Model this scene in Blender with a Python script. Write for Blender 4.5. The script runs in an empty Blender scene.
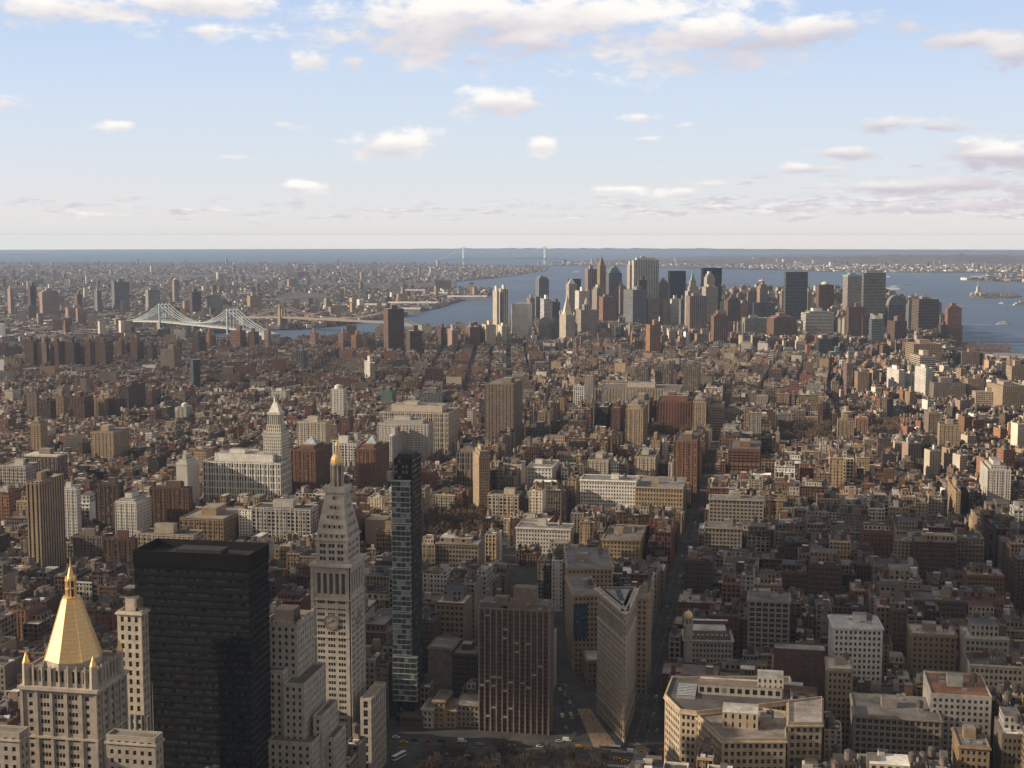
import bpy, bmesh, math, random
import numpy as np
R = math.radians
rng = random.Random(11)

# ------------------------------------------------------------------ camera, sky, sun, exposure
sc = bpy.context.scene
COL = sc.collection
F = 1390.0; PITCH = R(6.1); YAW = R(10.7); CZ = 325.0; R2 = 2 * 7.3e6
cd = bpy.data.cameras.new('camera'); cam = bpy.data.objects.new('camera', cd); COL.objects.link(cam)
cd.sensor_width = 36.0; cd.lens = F / 1024.0 * 36.0; cd.clip_start = 1.0; cd.clip_end = 200000.0
cam.location = (0, 0, CZ); cam.rotation_euler = (math.pi / 2 - PITCH, 0, YAW); sc.camera = cam

SUN_AZ = R(-107.0)      # measured from +y towards +x : the sun stands left of and a little behind the camera
SUN_EL = R(23.0)
SUN = (math.sin(SUN_AZ) * math.cos(SUN_EL), math.cos(SUN_AZ) * math.cos(SUN_EL), math.sin(SUN_EL))
sl = bpy.data.lights.new('sun', 'SUN'); so = bpy.data.objects.new('sun', sl); COL.objects.link(so)
sl.energy = 5.0; sl.angle = R(0.5); sl.color = (1.0, 0.83, 0.62)
from mathutils import Vector, Matrix
so.rotation_euler = Vector(SUN).to_track_quat('Z', 'Y').to_euler(); so.location = (-4000, -1400, 1500)
sc.view_settings.view_transform = 'Standard'; sc.view_settings.look = 'None'
sc.view_settings.exposure = 0.55; sc.view_settings.gamma = 1.0; sc.view_settings.use_curve_mapping = False
sc.cycles.max_bounces = 4; sc.cycles.diffuse_bounces = 2; sc.cycles.glossy_bounces = 2
sc.cycles.transparent_max_bounces = 8; sc.cycles.volume_bounces = 0
sc.cycles.use_denoising = True
sc.cycles.sample_clamp_indirect = 6.0

world = bpy.data.worlds.new('World'); sc.world = world; world.use_nodes = True


class NT:
    """small helper to write node trees as expressions"""
    def __init__(s, tree):
        s.t = tree; s.n = tree.nodes; s.l = tree.links; s.n.clear()
    def node(s, kind, **kw):
        n = s.n.new(kind)
        for k, v in kw.items(): setattr(n, k, v)
        return n
    def put(s, sock, v):
        if isinstance(v, bpy.types.NodeSocket): s.l.new(v, sock)
        elif v is not None: sock.default_value = v
    def m(s, op, a, b=None, c=None, clamp=False):
        n = s.node('ShaderNodeMath', operation=op, use_clamp=clamp)
        s.put(n.inputs[0], a); s.put(n.inputs[1], b); s.put(n.inputs[2], c)
        return n.outputs[0]
    def mix(s, f, a, b):
        n = s.node('ShaderNodeMix', data_type='RGBA')
        s.put(n.inputs[0], f); s.put(n.inputs[6], a); s.put(n.inputs[7], b)
        return n.outputs[2]
    def mul(s, a, b):
        n = s.node('ShaderNodeMix', data_type='RGBA', blend_type='MULTIPLY'); n.inputs[0].default_value = 1.0
        s.put(n.inputs[6], a); s.put(n.inputs[7], b)
        return n.outputs[2]
    def xyz(s, x, y, z):
        n = s.node('ShaderNodeCombineXYZ'); s.put(n.inputs[0], x); s.put(n.inputs[1], y); s.put(n.inputs[2], z)
        return n.outputs[0]
    def noise(s, vec, scale, detail=2.0, rough=0.5):
        n = s.node('ShaderNodeTexNoise'); s.put(n.inputs['Vector'], vec)
        n.inputs['Scale'].default_value = scale; n.inputs['Detail'].default_value = detail; n.inputs['Roughness'].default_value = rough
        return n.outputs[0]
    def ramp(s, f, a, b, lo=0.0, hi=1.0):
        n = s.node('ShaderNodeMapRange'); s.put(n.inputs[0], f)
        n.inputs[1].default_value = a; n.inputs[2].default_value = b; n.inputs[3].default_value = lo; n.inputs[4].default_value = hi
        return n.outputs[0]
    def smooth(s, f, a, b, lo=0.0, hi=1.0):
        n = s.node('ShaderNodeMapRange', interpolation_type='SMOOTHSTEP'); s.put(n.inputs[0], f)
        n.inputs[1].default_value = a; n.inputs[2].default_value = b; n.inputs[3].default_value = lo; n.inputs[4].default_value = hi
        return n.outputs[0]


def sky_angles(px, row):
    """direction (azimuth from +y, elevation) of a picture point, for placing the clouds in the sky"""
    a = (px - 512) / F; b = (384 - row) / F
    fx, fy, fz = FW; v = [FW[i] + a * RT[i] + b * UP[i] for i in range(3)]
    return math.atan2(v[0], v[1]), math.atan2(v[2], math.hypot(v[0], v[1]))


FW = (-math.sin(YAW) * math.cos(PITCH), math.cos(YAW) * math.cos(PITCH), -math.sin(PITCH))
RT = (math.cos(YAW), math.sin(YAW), 0.0)
UP = (RT[1] * FW[2], -RT[0] * FW[2], RT[0] * FW[1] - RT[1] * FW[0])
SKY_STRENGTH = 0.075
CLOUDS = [  # centre px,row, half width, half height (pixels at infinity), weight
    (455, 18, 140, 40, 1.15), (600, 10, 150, 30, .92), (705, 38, 105, 34, 1.05), (800, 30, 110, 16, 1.0), (50, 8, 100, 22, .9), (190, 2, 90, 14, 1.0),
    (203, 30, 26, 11, .8), (505, 102, 52, 14, 1.1), (388, 144, 40, 13, 1.1), (297, 187, 24, 6, .95), (542, 145, 16, 9, .95),
    (313, 60, 28, 12, .75), (356, 62, 24, 14, .75), (8, 103, 26, 10, .9), (1015, 55, 34, 16, .95), (470, 60, 30, 10, .7),
    (888, 125, 40, 9, .95), (936, 128, 28, 9, 1.0), (845, 153, 34, 7, 1.0), (803, 169, 34, 6, 1.0), (985, 152, 60, 14, 1.05), (1012, 160, 60, 16, 1.1), (960, 142, 30, 7, .95),
    (870, 188, 80, 8, .75), (960, 185, 90, 11, .9), (637, 118, 28, 7, .75), (612, 190, 34, 5, .75), (684, 192, 24, 6, .8), (710, 184, 34, 5, .7),
    (975, 40, 60, 10, .7), (125, 127, 24, 6, .7), (285, 125, 22, 5, .7), (230, 157, 34, 5, .6), (650, 140, 26, 6, .7), (685, 125, 20, 5, .7),
    (540, 45, 46, 14, .8), (1000, 205, 90, 9, .75), (880, 210, 120, 6, .7), (95, 215, 24, 5, .6)]


def build_world():
    t = NT(world.node_tree)
    geo = t.node('ShaderNodeTexCoord'); d = geo.outputs['Generated']
    sky = t.node('ShaderNodeTexSky', sky_type='NISHITA', sun_disc=False)
    sky.sun_elevation = SUN_EL; sky.sun_rotation = SUN_AZ
    sky.altitude = 300; sky.air_density = 1.0; sky.dust_density = 0.6; sky.ozone_density = 1.6
    sep = t.node('ShaderNodeSeparateXYZ'); t.put(sep.inputs[0], d)
    az = t.m('ARCTAN2', sep.outputs[0], sep.outputs[1]); el = t.m('ARCSINE', sep.outputs[2])
    vec = t.xyz(az, t.m('MULTIPLY', el, 2.2), 0.0)
    n1 = t.noise(vec, 26.0, 7.0, .58); n2 = t.noise(vec, 70.0, 4.0, .55)
    n0 = t.noise(vec, 11.0, 4.0, .5); nn = t.m('ADD', t.m('ADD', t.m('MULTIPLY', t.m('SUBTRACT', n1, .5), 3.0), t.m('MULTIPLY', t.m('SUBTRACT', n2, .5), 1.2)), t.m('MULTIPLY', t.m('SUBTRACT', n0, .5), 2.0))
    dens = None; vert = None
    for px, row, w, h, k in CLOUDS:
        a0, e0 = sky_angles(px, row)
        p = t.m('MULTIPLY', t.m('SUBTRACT', az, a0), F / w); q = t.m('MULTIPLY', t.m('SUBTRACT', el, e0), F / h)
        r = t.m('SQRT', t.m('ADD', t.m('MULTIPLY', p, p), t.m('MULTIPLY', q, q)))
        g = t.m('SUBTRACT', k, r)
        vq = t.m('MULTIPLY', q, t.m('MAXIMUM', t.m('ADD', g, .4), 0.0))
        dens = g if dens is None else t.m('MAXIMUM', dens, g)
        vert = vq if vert is None else t.m('ADD', vert, vq)
    blob = t.smooth(t.m('ADD', t.m('ADD', t.m('MAXIMUM', dens, -1.5), .30), nn), .12, 1.05)
    # low band of stretched stratocumulus above the horizon, denser to the right
    v2 = t.xyz(t.m('MULTIPLY', az, 1.0), t.m('MULTIPLY', el, 6.0), 3.0)
    n3 = t.noise(v2, 34.0, 6.0, .6)
    band = t.m('MULTIPLY', t.smooth(el, R(.15), R(.9)), t.smooth(el, R(1.9), R(1.1)))
    right = t.m('MULTIPLY', t.smooth(az, R(-18), R(12)), t.m('MULTIPLY', t.smooth(el, R(.4), R(1.6)), t.smooth(el, R(4.6), R(1.6))))
    low = t.smooth(t.m('ADD', t.m('MULTIPLY', t.m('SUBTRACT', n3, .50), 4.2), t.m('ADD', t.m('MULTIPLY', t.m('SUBTRACT', band, .75), .8), t.m('MULTIPLY', right, .85))), .0, .9)
    # broken cloud over the rest of the sky, outside the photographed part
    hi = t.smooth(t.noise(t.xyz(az, t.m('MULTIPLY', el, 1.5), 9.0), 5.0, 6.0, .6), .36, .58)
    hi = t.m('MULTIPLY', hi, t.smooth(el, R(12), R(24)))
    # unseen grey bank added overhead and behind to dim and warm the skylight
    back = t.m('MULTIPLY', t.smooth(sep.outputs[1], .55, -.1), t.smooth(el, R(1), R(10)))
    bank = t.m('MULTIPLY', t.m('MAXIMUM', t.m('MULTIPLY', back, .92), t.m('MULTIPLY', hi, .9)), 1.0)
    cov = t.m('MULTIPLY', blob, .93)
    lit = t.ramp(t.m('ADD', t.m('ADD', vert, t.m('MULTIPLY', nn, .34)), t.smooth(az, R(-6), R(7), .12, -.5)), -.8, .5)
    lit = t.m('MINIMUM', t.m('MAXIMUM', lit, 0.0), 1.0)
    K = 1 / SKY_STRENGTH; cc = t.mix(lit, (.42 * K, .39 * K, .435 * K, 1), (.72 * K, .69 * K, .65 * K, 1))
    # bright hazy lower sky over the Nishita sky
    cr = t.node('ShaderNodeValToRGB'); t.put(cr.inputs[0], t.m('DIVIDE', el, R(16.0)))
    LOW = [(0.0, (.74, .72, .71)), (.06, (.735, .73, .74)), (.2, (.665, .72, .80)), (.36, (.60, .695, .84)), (.58, (.49, .62, .845)), (1.0, (.22, .36, .66))]
    e = cr.color_ramp.elements; below = t.smooth(el, R(.022), R(-.004))
    while len(e) < len(LOW): e.new(.5)
    for i, (p, c_) in enumerate(LOW): e[i].position = p; e[i].color = (*c_, 1)
    k = 1 / SKY_STRENGTH
    low_sky = t.mul(t.mix(below, t.mul(cr.outputs[0], (.76, .76, .76, 1)), (BELOW[0], BELOW[1], BELOW[2], 1)), (k, k, k, 1))
    tint = t.mix(t.smooth(el, R(9), R(26), .9, 0.0), t.mul(sky.outputs[0], (SKY_TINT[0], SKY_TINT[1], SKY_TINT[2], 1)), low_sky)
    n4 = t.noise(t.xyz(az, t.m('MULTIPLY', el, 5.0), 7.0), 60.0, 5.0, .6)
    lowc = t.mix(t.smooth(n4, .42, .66), (.42 * K, .395 * K, .44 * K, 1), (.665 * K, .635 * K, .615 * K, 1))
    c = t.mix(t.m('MULTIPLY', low, .72), tint, lowc); c = t.mix(cov, c, cc); c = t.mix(bank, c, (.31 * K, .272 * K, .236 * K, 1))
    bg = t.node('ShaderNodeBackground'); t.put(bg.inputs[0], c); bg.inputs[1].default_value = SKY_STRENGTH
    out = t.node('ShaderNodeOutputWorld'); t.l.new(bg.outputs[0], out.inputs[0])


SKY_TINT = (1.0, 1.0, 1.06)
BELOW = (2.26, 1.86, 1.42)     # added brightness under the true horizon, so the haze band matches the sky above
build_world()


# ------------------------------------------------------------------ measuring
def gz(x, y): return -(x * x + y * y) / R2          # the curved earth


def ray(px, row):
    a = (px - 512) / F; b = (384 - row) / F
    return [FW[i] + a * RT[i] + b * UP[i] for i in range(3)]


def at(px, row, z=0.0):
    v = ray(px, row); x = y = 0.0
    for _ in range(5):
        s = (z + gz(x, y) - CZ) / v[2]; x, y = v[0] * s, v[1] * s
    return x, y


def atd(px, d):
    """ground point at horizontal distance d in the vertical plane through picture column px (horizon row)"""
    v = ray(px, 300); h = math.hypot(v[0], v[1]); return v[0] / h * d, v[1] / h * d


def col_dir(px):
    v = ray(px, 300); h = math.hypot(v[0], v[1]); return v[0] / h, v[1] / h


def proj(x, y, z):
    v = (x, y, z - CZ); w = sum(p * q for p, q in zip(FW, v))
    return 512 + F * sum(p * q for p, q in zip(RT, v)) / w, 384 - F * sum(p * q for p, q in zip(UP, v)) / w, w


def height_at(x, y, row):
    """height above the local ground of a point over (x, y) that shows at picture row"""
    w0 = x * FW[0] + y * FW[1]; u0 = x * UP[0] + y * UP[1]; k = (384 - row) / F
    z = (k * w0 - u0) / (UP[2] - k * FW[2])
    return z + CZ - gz(x, y)


# ------------------------------------------------------------------ materials
MATS = {}


def attr(t, name):
    n = t.node('ShaderNodeAttribute', attribute_type='GEOMETRY', attribute_name=name); return n


def new_mat(name):
    m = bpy.data.materials.new(name); m.use_nodes = True; MATS[name] = m
    t = NT(m.node_tree); b = t.node('ShaderNodeBsdfPrincipled'); o = t.node('ShaderNodeOutputMaterial'); t.l.new(b.outputs[0], o.inputs[0])
    return t, b


def mat_facade():
    t, b = new_mat('facade')
    uv = t.node('ShaderNodeUVMap', uv_map='UVMap'); s = t.node('ShaderNodeSeparateXYZ'); t.put(s.inputs[0], uv.outputs[0])
    fa = attr(t, 'fac'); sf = t.node('ShaderNodeSeparateColor'); t.put(sf.inputs[0], fa.outputs['Color'])
    wa = attr(t, 'wall'); wall = wa.outputs['Color']; sty = wa.outputs['Alpha']
    u1 = t.m('DIVIDE', s.outputs[0], sf.outputs[0]); v1 = t.m('DIVIDE', s.outputs[1], sf.outputs[1])
    fu = t.m('FRACT', u1); fv = t.m('FRACT', v1)
    mu = t.m('LESS_THAN', t.m('ABSOLUTE', t.m('SUBTRACT', fu, .5)), t.m('MULTIPLY', sf.outputs[2], .5))
    mv = t.m('LESS_THAN', t.m('ABSOLUTE', t.m('SUBTRACT', fv, .52)), t.m('MULTIPLY', fa.outputs['Alpha'], .5))
    win = t.m('MULTIPLY', mu, mv)
    geo = t.node('ShaderNodeNewGeometry')
    n1 = t.noise(geo.outputs['Position'], .045, 4.0, .6)
    wn = t.node('ShaderNodeTexWhiteNoise', noise_dimensions='3D')
    t.put(wn.inputs[0], t.xyz(t.m('FLOOR', u1), t.m('FLOOR', v1), sty))
    stain = t.ramp(n1, .25, .75, .78, 1.18)
    sp = t.xyz(s.outputs[0], t.m('MULTIPLY', s.outputs[1], .12), sty)
    streak = t.ramp(t.noise(sp, .9, 3.0, .6), .3, .7, .86, 1.08)
    spand = t.m('SUBTRACT', 1.0, t.m('MULTIPLY', mu, .13))
    # belt course every sixth floor
    belt = t.m('MULTIPLY', t.m('LESS_THAN', t.m('FRACT', t.m('DIVIDE', v1, 6.0)), .05), .12)
    k = t.m('ADD', t.m('MULTIPLY', t.m('MULTIPLY', stain, streak), spand), belt)
    wc = t.mul(wall, t.xyz(k, k, k))
    dark = t.ramp(wn.outputs[0], 0, 1, .004, .03)
    blind = t.m('MULTIPLY', t.m('GREATER_THAN', wn.outputs[0], .86), t.m('LESS_THAN', sty, 1.5))
    gl = t.mix(t.m('MULTIPLY', blind, .75), t.xyz(dark, t.m('MULTIPLY', dark, 1.02), t.m('MULTIPLY', dark, 1.1)), (.22, .2, .17, 1))
    t.put(b.inputs['Base Color'], t.mix(win, wc, gl))
    t.put(b.inputs['Roughness'], t.ramp(win, 0, 1, .88, .22))
    t.put(b.inputs['Specular IOR Level'], t.ramp(win, 0, 1, .2, .25))


def mat_roof():
    t, b = new_mat('roof')
    wa = attr(t, 'wall'); geo = t.node('ShaderNodeNewGeometry'); p = geo.outputs['Position']
    a = t.ramp(t.noise(p, .06, 5.0, .65), .3, .7, .45, 1.5); c = t.ramp(t.noise(p, .5, 3.0, .6), .3, .7, .8, 1.2)
    k = t.m('MULTIPLY', a, c)
    t.put(b.inputs['Base Color'], t.mul(wa.outputs['Color'], t.xyz(k, k, k)))
    b.inputs['Roughness'].default_value = .75; b.inputs['Specular IOR Level'].default_value = .3


def mat_plain():
    t, b = new_mat('plain')
    wa = attr(t, 'wall'); geo = t.node('ShaderNodeNewGeometry')
    k = t.ramp(t.noise(geo.outputs['Position'], .25, 4.0, .6), .3, .7, .75, 1.2)
    t.put(b.inputs['Base Color'], t.mul(wa.outputs['Color'], t.xyz(k, k, k)))
    b.inputs['Roughness'].default_value = .8; b.inputs['Specular IOR Level'].default_value = .25


def simple(name, col, rough=.7, metal=0.0, spec=.3, var=.2, scale=.2):
    t, b = new_mat(name); geo = t.node('ShaderNodeNewGeometry')
    k = t.ramp(t.noise(geo.outputs['Position'], scale, 4.0, .6), .3, .7, 1 - var, 1 + var)
    t.put(b.inputs['Base Color'], t.mul((col[0], col[1], col[2], 1), t.xyz(k, k, k)))
    b.inputs['Roughness'].default_value = rough; b.inputs['Metallic'].default_value = metal; b.inputs['Specular IOR Level'].default_value = spec
    return t, b


mat_facade(); mat_roof(); mat_plain()
t_, b_ = t_, b_ = simple('gold', (.80, .55, .25), .5, .55, .4, .14, .35)
gz_ = t_.node('ShaderNodeNewGeometry'); gs_ = t_.node('ShaderNodeSeparateXYZ'); t_.put(gs_.inputs[0], gz_.outputs['Position'])
sm_ = t_.m('LESS_THAN', t_.m('FRACT', t_.m('MULTIPLY', gs_.outputs[2], .55)), .14); wn_ = t_.noise(gz_.outputs['Position'], 1.3, 3.0, .6)
gc_ = t_.mul(t_.mix(t_.ramp(wn_, .35, .65), (.72, .47, .19, 1), (.86, .61, .30, 1)), t_.xyz(t_.ramp(sm_, 0, 1, 1, .84), t_.ramp(sm_, 0, 1, 1, .82), t_.ramp(sm_, 0, 1, 1, .78))); t_.put(b_.inputs['Base Color'], gc_)
simple('glass', (.009, .010, .011), .3, 0, .22, .5, 1.2)
simple('pale_glass', (.05, .066, .06), .3, 0, .3, .6, .3)
simple('black_metal', (.0055, .0048, .0044), .7, .0, .08, .3, .2)
simple('bark', (.13, .095, .07), .9, 0, .1, .3, 1.0)
simple('twigs', (.15, .105, .07), .95, 0, .05, .35, .4)
simple('shaded_twigs', (.075, .06, .05), .95, 0, .05, .35, .4)  # twigs copy for the near park trees, their shade put into the colour
simple('asphalt', (.062, .06, .059), .9, 0, .2, .4, .06)
simple('paving', (.17, .16, .15), .9, 0, .2, .2, .1)
simple('plaza_tan', (.27, .2, .135), .9, 0, .2, .12, .2)
simple('road_paint', (.55, .55, .52), .8, 0, .2, .15, .5)
simple('car_paint', (.5, .5, .5), .3, 0, .5, .1, .1)
simple('tyre', (.02, .02, .02), .9, 0, .2, .1, 1)
simple('foam', (.38, .42, .47), .8, 0, .2, .2, .02)
simple('cloth', (.08, .08, .10), .9, 0, .1, .2, 2)


def mat_water():
    t, b = new_mat('water'); geo = t.node('ShaderNodeNewGeometry'); p = geo.outputs['Position']
    a = t.noise(p, .0009, 6.0, .6); c = t.noise(p, .02, 3.0, .6)
    k = t.m('MULTIPLY', t.ramp(a, .3, .7, .82, 1.18), t.ramp(c, .3, .7, .9, 1.1))
    t.put(b.inputs['Base Color'], t.mul((.082, .118, .188, 1), t.xyz(k, k, k)))
    b.inputs['Roughness'].default_value = .55; b.inputs['Specular IOR Level'].default_value = .12
    bp = t.node('ShaderNodeBump'); bp.inputs['Strength'].default_value = .5; bp.inputs['Distance'].default_value = 1.0
    t.put(bp.inputs['Height'], t.noise(p, .08, 4.0, .6)); t.l.new(bp.outputs[0], b.inputs['Normal'])


def mat_land():
    t, b = new_mat('land'); geo = t.node('ShaderNodeNewGeometry'); p = geo.outputs['Position']
    a = t.noise(p, .0006, 6.0, .62); c = t.noise(p, .012, 5.0, .7); e = t.noise(p, .0022, 3.0, .5)
    col = t.mix(t.smooth(c, .42, .62), (.06, .05, .045, 1), (.17, .145, .125, 1))
    col = t.mix(t.smooth(e, .56, .66), col, (.062, .055, .042, 1))
    k = t.ramp(a, .3, .7, .75, 1.25)
    t.put(b.inputs['Base Color'], t.mul(col, t.xyz(k, k, k))); b.inputs['Roughness'].default_value = .95; b.inputs['Specular IOR Level'].default_value = .1


mat_water(); mat_land()


# ------------------------------------------------------------------ mesh building
NOFA = (0.0, 1.0, 0.0, 0.0)
GREY = (.3, .3, .3, .5)


class MB:
    def __init__(s):
        s.V = []; s.Fc = []; s.UV = []; s.M = []; s.WC = []; s.FA = []; s.tf = None
    def place(s, x=0., y=0., z=0., th=0.):
        s.tf = (math.cos(th), math.sin(th), x, y, z)
    def av(s, p):
        if s.tf:
            c, n, x, y, z = s.tf
            p = (p[0] * c - p[1] * n + x, p[0] * n + p[1] * c + y, p[2] + z)
        s.V.append(p); return len(s.V) - 1
    def face(s, pts, m='plain', wc=GREY, fa=NOFA, uv=None):
        s.Fc.append([s.av(p) for p in pts]); s.M.append(m); s.WC.append(wc); s.FA.append(fa)
        s.UV.extend(uv if uv else [(0., 0.)] * len(pts))
    def wallq(s, a, b, z0, z1, wc, fa, m='facade'):
        """vertical quad from a to b (2-D), whole bays and whole floors"""
        w = math.hypot(b[0] - a[0], b[1] - a[1]); U = max(1, round(w / fa[0])) * fa[0] if fa[0] else 0
        Vh = max(1, round((z1 - z0) / fa[1])) * fa[1] if fa[0] else 0
        s.face([(a[0], a[1], z0), (b[0], b[1], z0), (b[0], b[1], z1), (a[0], a[1], z1)], m, wc, fa, [(0, 0), (U, 0), (U, Vh), (0, Vh)])
    def prism(s, poly, z0, z1, wc, fa=NOFA, m='facade', roof=None, par=0.0, rm='roof', blank=()):
        """poly counter-clockwise; optional parapet of height par round a sunk roof"""
        n = len(poly)
        for i in range(n):
            s.wallq(poly[i], poly[(i + 1) % n], z0, z1, wc, NOFA if i in blank else fa, m)
        rc = roof if roof else wc
        if par <= 0:
            s.face([(p[0], p[1], z1) for p in poly], rm, rc)
        else:
            q = inset(poly, .45)
            for i in range(n):
                j = (i + 1) % n
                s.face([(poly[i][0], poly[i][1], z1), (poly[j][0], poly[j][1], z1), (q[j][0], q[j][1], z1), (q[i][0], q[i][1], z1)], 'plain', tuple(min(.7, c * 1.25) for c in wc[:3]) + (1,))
                s.face([(q[i][0], q[i][1], z1), (q[j][0], q[j][1], z1), (q[j][0], q[j][1], z1 - par), (q[i][0], q[i][1], z1 - par)], 'plain', wc)
            s.face([(p[0], p[1], z1 - par) for p in q], rm, rc)
    def box(s, x0, x1, y0, y1, z0, z1, wc=GREY, m='plain', fa=NOFA, top=None, tm=None, bottom=False):
        P = [(x0, y0), (x1, y0), (x1, y1), (x0, y1)]
        for i in range(4): s.wallq(P[i], P[(i + 1) % 4], z0, z1, wc, fa, m)
        s.face([(p[0], p[1], z1) for p in P], tm or m, top or wc)
        if bottom: s.face([(p[0], p[1], z0) for p in reversed(P)], tm or m, top or wc)
    def cyl(s, x, y, z0, z1, r0, r1, n=10, wc=GREY, m='plain', cap=True, ph=0.0, bottom=False):
        a = [(x + r0 * math.cos(ph + 2 * math.pi * i / n), y + r0 * math.sin(ph + 2 * math.pi * i / n), z0) for i in range(n)]
        b = [(x + r1 * math.cos(ph + 2 * math.pi * i / n), y + r1 * math.sin(ph + 2 * math.pi * i / n), z1) for i in range(n)]
        for i in range(n):
            j = (i + 1) % n
            if r1 > 1e-4: s.face([a[i], a[j], b[j], b[i]], m, wc)
            else: s.face([a[i], a[j], (x, y, z1)], m, wc)
        if cap and r1 > 1e-4: s.face(b, m, wc)
        if bottom: s.face(a[::-1], m, wc)
    def dome(s, x, y, z, r, h, n=12, k=4, wc=GREY, m='plain'):
        for i in range(k):
            t0 = math.pi / 2 * i / k; t1 = math.pi / 2 * (i + 1) / k
            s.cyl(x, y, z + h * math.sin(t0), z + h * math.sin(t1), r * math.cos(t0), max(0, r * math.cos(t1)), n, wc, m, cap=False)
    def beam(s, a, b, w, h=None, wc=GREY, m='plain'):
        a = Vector(a); b = Vector(b); d = (b - a).normalized(); h = h or w
        u = d.cross(Vector((0, 0, 1)))
        u = u.normalized() if u.length > 1e-4 else Vector((1, 0, 0)); v = u.cross(d)
        q = [u * sx * w / 2 + v * sy * h / 2 for sx, sy in ((-1, -1), (1, -1), (1, 1), (-1, 1))]
        for i in range(4):
            j = (i + 1) % 4
            s.face([tuple(a + q[i]), tuple(a + q[j]), tuple(b + q[j]), tuple(b + q[i])], m, wc)
        s.face([tuple(a + p) for p in q[::-1]], m, wc); s.face([tuple(b + p) for p in q], m, wc)
    def mesh(s, name):
        me = bpy.data.meshes.new(name)
        me.from_pydata(s.V, [], s.Fc)
        order = list(dict.fromkeys(s.M)); idx = {k: i for i, k in enumerate(order)}
        for k in order: me.materials.append(MATS[k])
        n = len(s.Fc)
        me.polygons.foreach_set('material_index', np.array([idx[k] for k in s.M], dtype=np.int32))
        uv = me.uv_layers.new(name='UVMap'); uv.data.foreach_set('uv', np.array(s.UV, dtype=np.float32).ravel())
        a = me.attributes.new('wall', 'FLOAT_COLOR', 'FACE'); a.data.foreach_set('color', np.array(s.WC, dtype=np.float32).ravel())
        a = me.attributes.new('fac', 'FLOAT_COLOR', 'FACE'); a.data.foreach_set('color', np.array(s.FA, dtype=np.float32).ravel())
        return me
    def build(s, name, parent=None, loc=(0, 0, 0), th=0.0, **kw):
        o = bpy.data.objects.new(name, s.mesh(name)); COL.objects.link(o); o.location = loc; o.rotation_euler = (0, 0, th)
        if parent: o.parent = parent
        for k, v in kw.items(): o[k] = v
        return o


def inset(poly, t):
    n = len(poly); out = []
    for i in range(n):
        p0, p1, p2 = poly[i - 1], poly[i], poly[(i + 1) % n]
        d1 = Vector((p1[0] - p0[0], p1[1] - p0[1])).normalized(); d2 = Vector((p2[0] - p1[0], p2[1] - p1[1])).normalized()
        n1 = Vector((-d1.y, d1.x)); n2 = Vector((-d2.y, d2.x)); k = max(.35, 1 + n1.dot(n2))
        m = (n1 + n2) / k * t; out.append((p1[0] + m.x, p1[1] + m.y))
    return out


def mesh_obj(name, me, parent=None, loc=(0, 0, 0), th=0.0):
    o = bpy.data.objects.new(name, me); COL.objects.link(o); o.location = loc; o.rotation_euler = (0, 0, th)
    if parent: o.parent = parent
    return o


def tag(o, label, cat, group=None):
    o['label'] = label; o['category'] = cat
    if group: o['group'] = group
    return o


def empty(name, loc=(0, 0, 0), th=0.0, label=None, cat=None, group=None):
    o = bpy.data.objects.new(name, None); COL.objects.link(o); o.location = loc; o.rotation_euler = (0, 0, th); o.empty_display_size = 2
    if label: tag(o, label, cat, group)
    return o


def copy_tree(o, parent=None):
    c = o.copy(); COL.objects.link(c); c.parent = parent
    for ch in o.children: copy_tree(ch, c)
    return c


# ------------------------------------------------------------------ the setting: water, land, hills, haze
def structure(o):
    o['kind'] = 'structure'; return o


def water_sheet():
    rings = [0.0] + [400 * 1.045 ** i for i in range(200) if 400 * 1.045 ** i < 69000] + [69500.0]
    n = 128; V = [(0, 0, -4.0)]; Fc = []
    for r in rings[1:]:
        for k in range(n):
            a = 2 * math.pi * k / n; V.append((r * math.sin(a), r * math.cos(a), -r * r / R2 - 4.0))
    for k in range(n): Fc.append((0, 1 + (k + 1) % n, 1 + k))
    for i in range(len(rings) - 2):
        for k in range(n):
            a = 1 + i * n; b = a + n; j = (k + 1) % n; Fc.append((a + k, a + j, b + j, b + k))
    me = bpy.data.meshes.new('water'); me.from_pydata(V, [], Fc); me.materials.append(MATS['water'])
    structure(mesh_obj('water', me))


def land_sheet(name, pts, h=0.0, step=2000.0, mat='land', lift=None):
    bm = bmesh.new()
    vs = [bm.verts.new((x, y, 0)) for x, y in pts]; bm.faces.new(vs)
    bmesh.ops.triangulate(bm, faces=bm.faces[:])
    xs = [p[0] for p in pts]; ys = [p[1] for p in pts]
    for ax, lo, hi in ((0, min(xs), max(xs)), (1, min(ys), max(ys))):
        c = math.floor(lo / step) * step + step
        while c < hi:
            no = (1, 0, 0) if ax == 0 else (0, 1, 0); co = (c, 0, 0) if ax == 0 else (0, c, 0)
            bmesh.ops.bisect_plane(bm, geom=bm.verts[:] + bm.edges[:] + bm.faces[:], plane_co=co, plane_no=no)
            c += step
    bmesh.ops.recalc_face_normals(bm, faces=bm.faces[:])
    if bm.faces and sum(f.normal.z for f in bm.faces) < 0: bmesh.ops.reverse_faces(bm, faces=bm.faces[:])
    edge = [e for e in bm.edges if e.is_boundary]
    r = bmesh.ops.extrude_edge_only(bm, edges=edge)
    low = set(v for v in r['geom'] if isinstance(v, bmesh.types.BMVert))
    for v in bm.verts:
        z = gz(v.co.x, v.co.y) + h + (lift(v.co.x, v.co.y) if lift else 0)
        v.co.z = z - (5 if v in low else 0)
    me = bpy.data.meshes.new(name); bm.to_mesh(me); bm.free(); me.materials.append(MATS[mat])
    return structure(mesh_obj(name, me))


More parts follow.
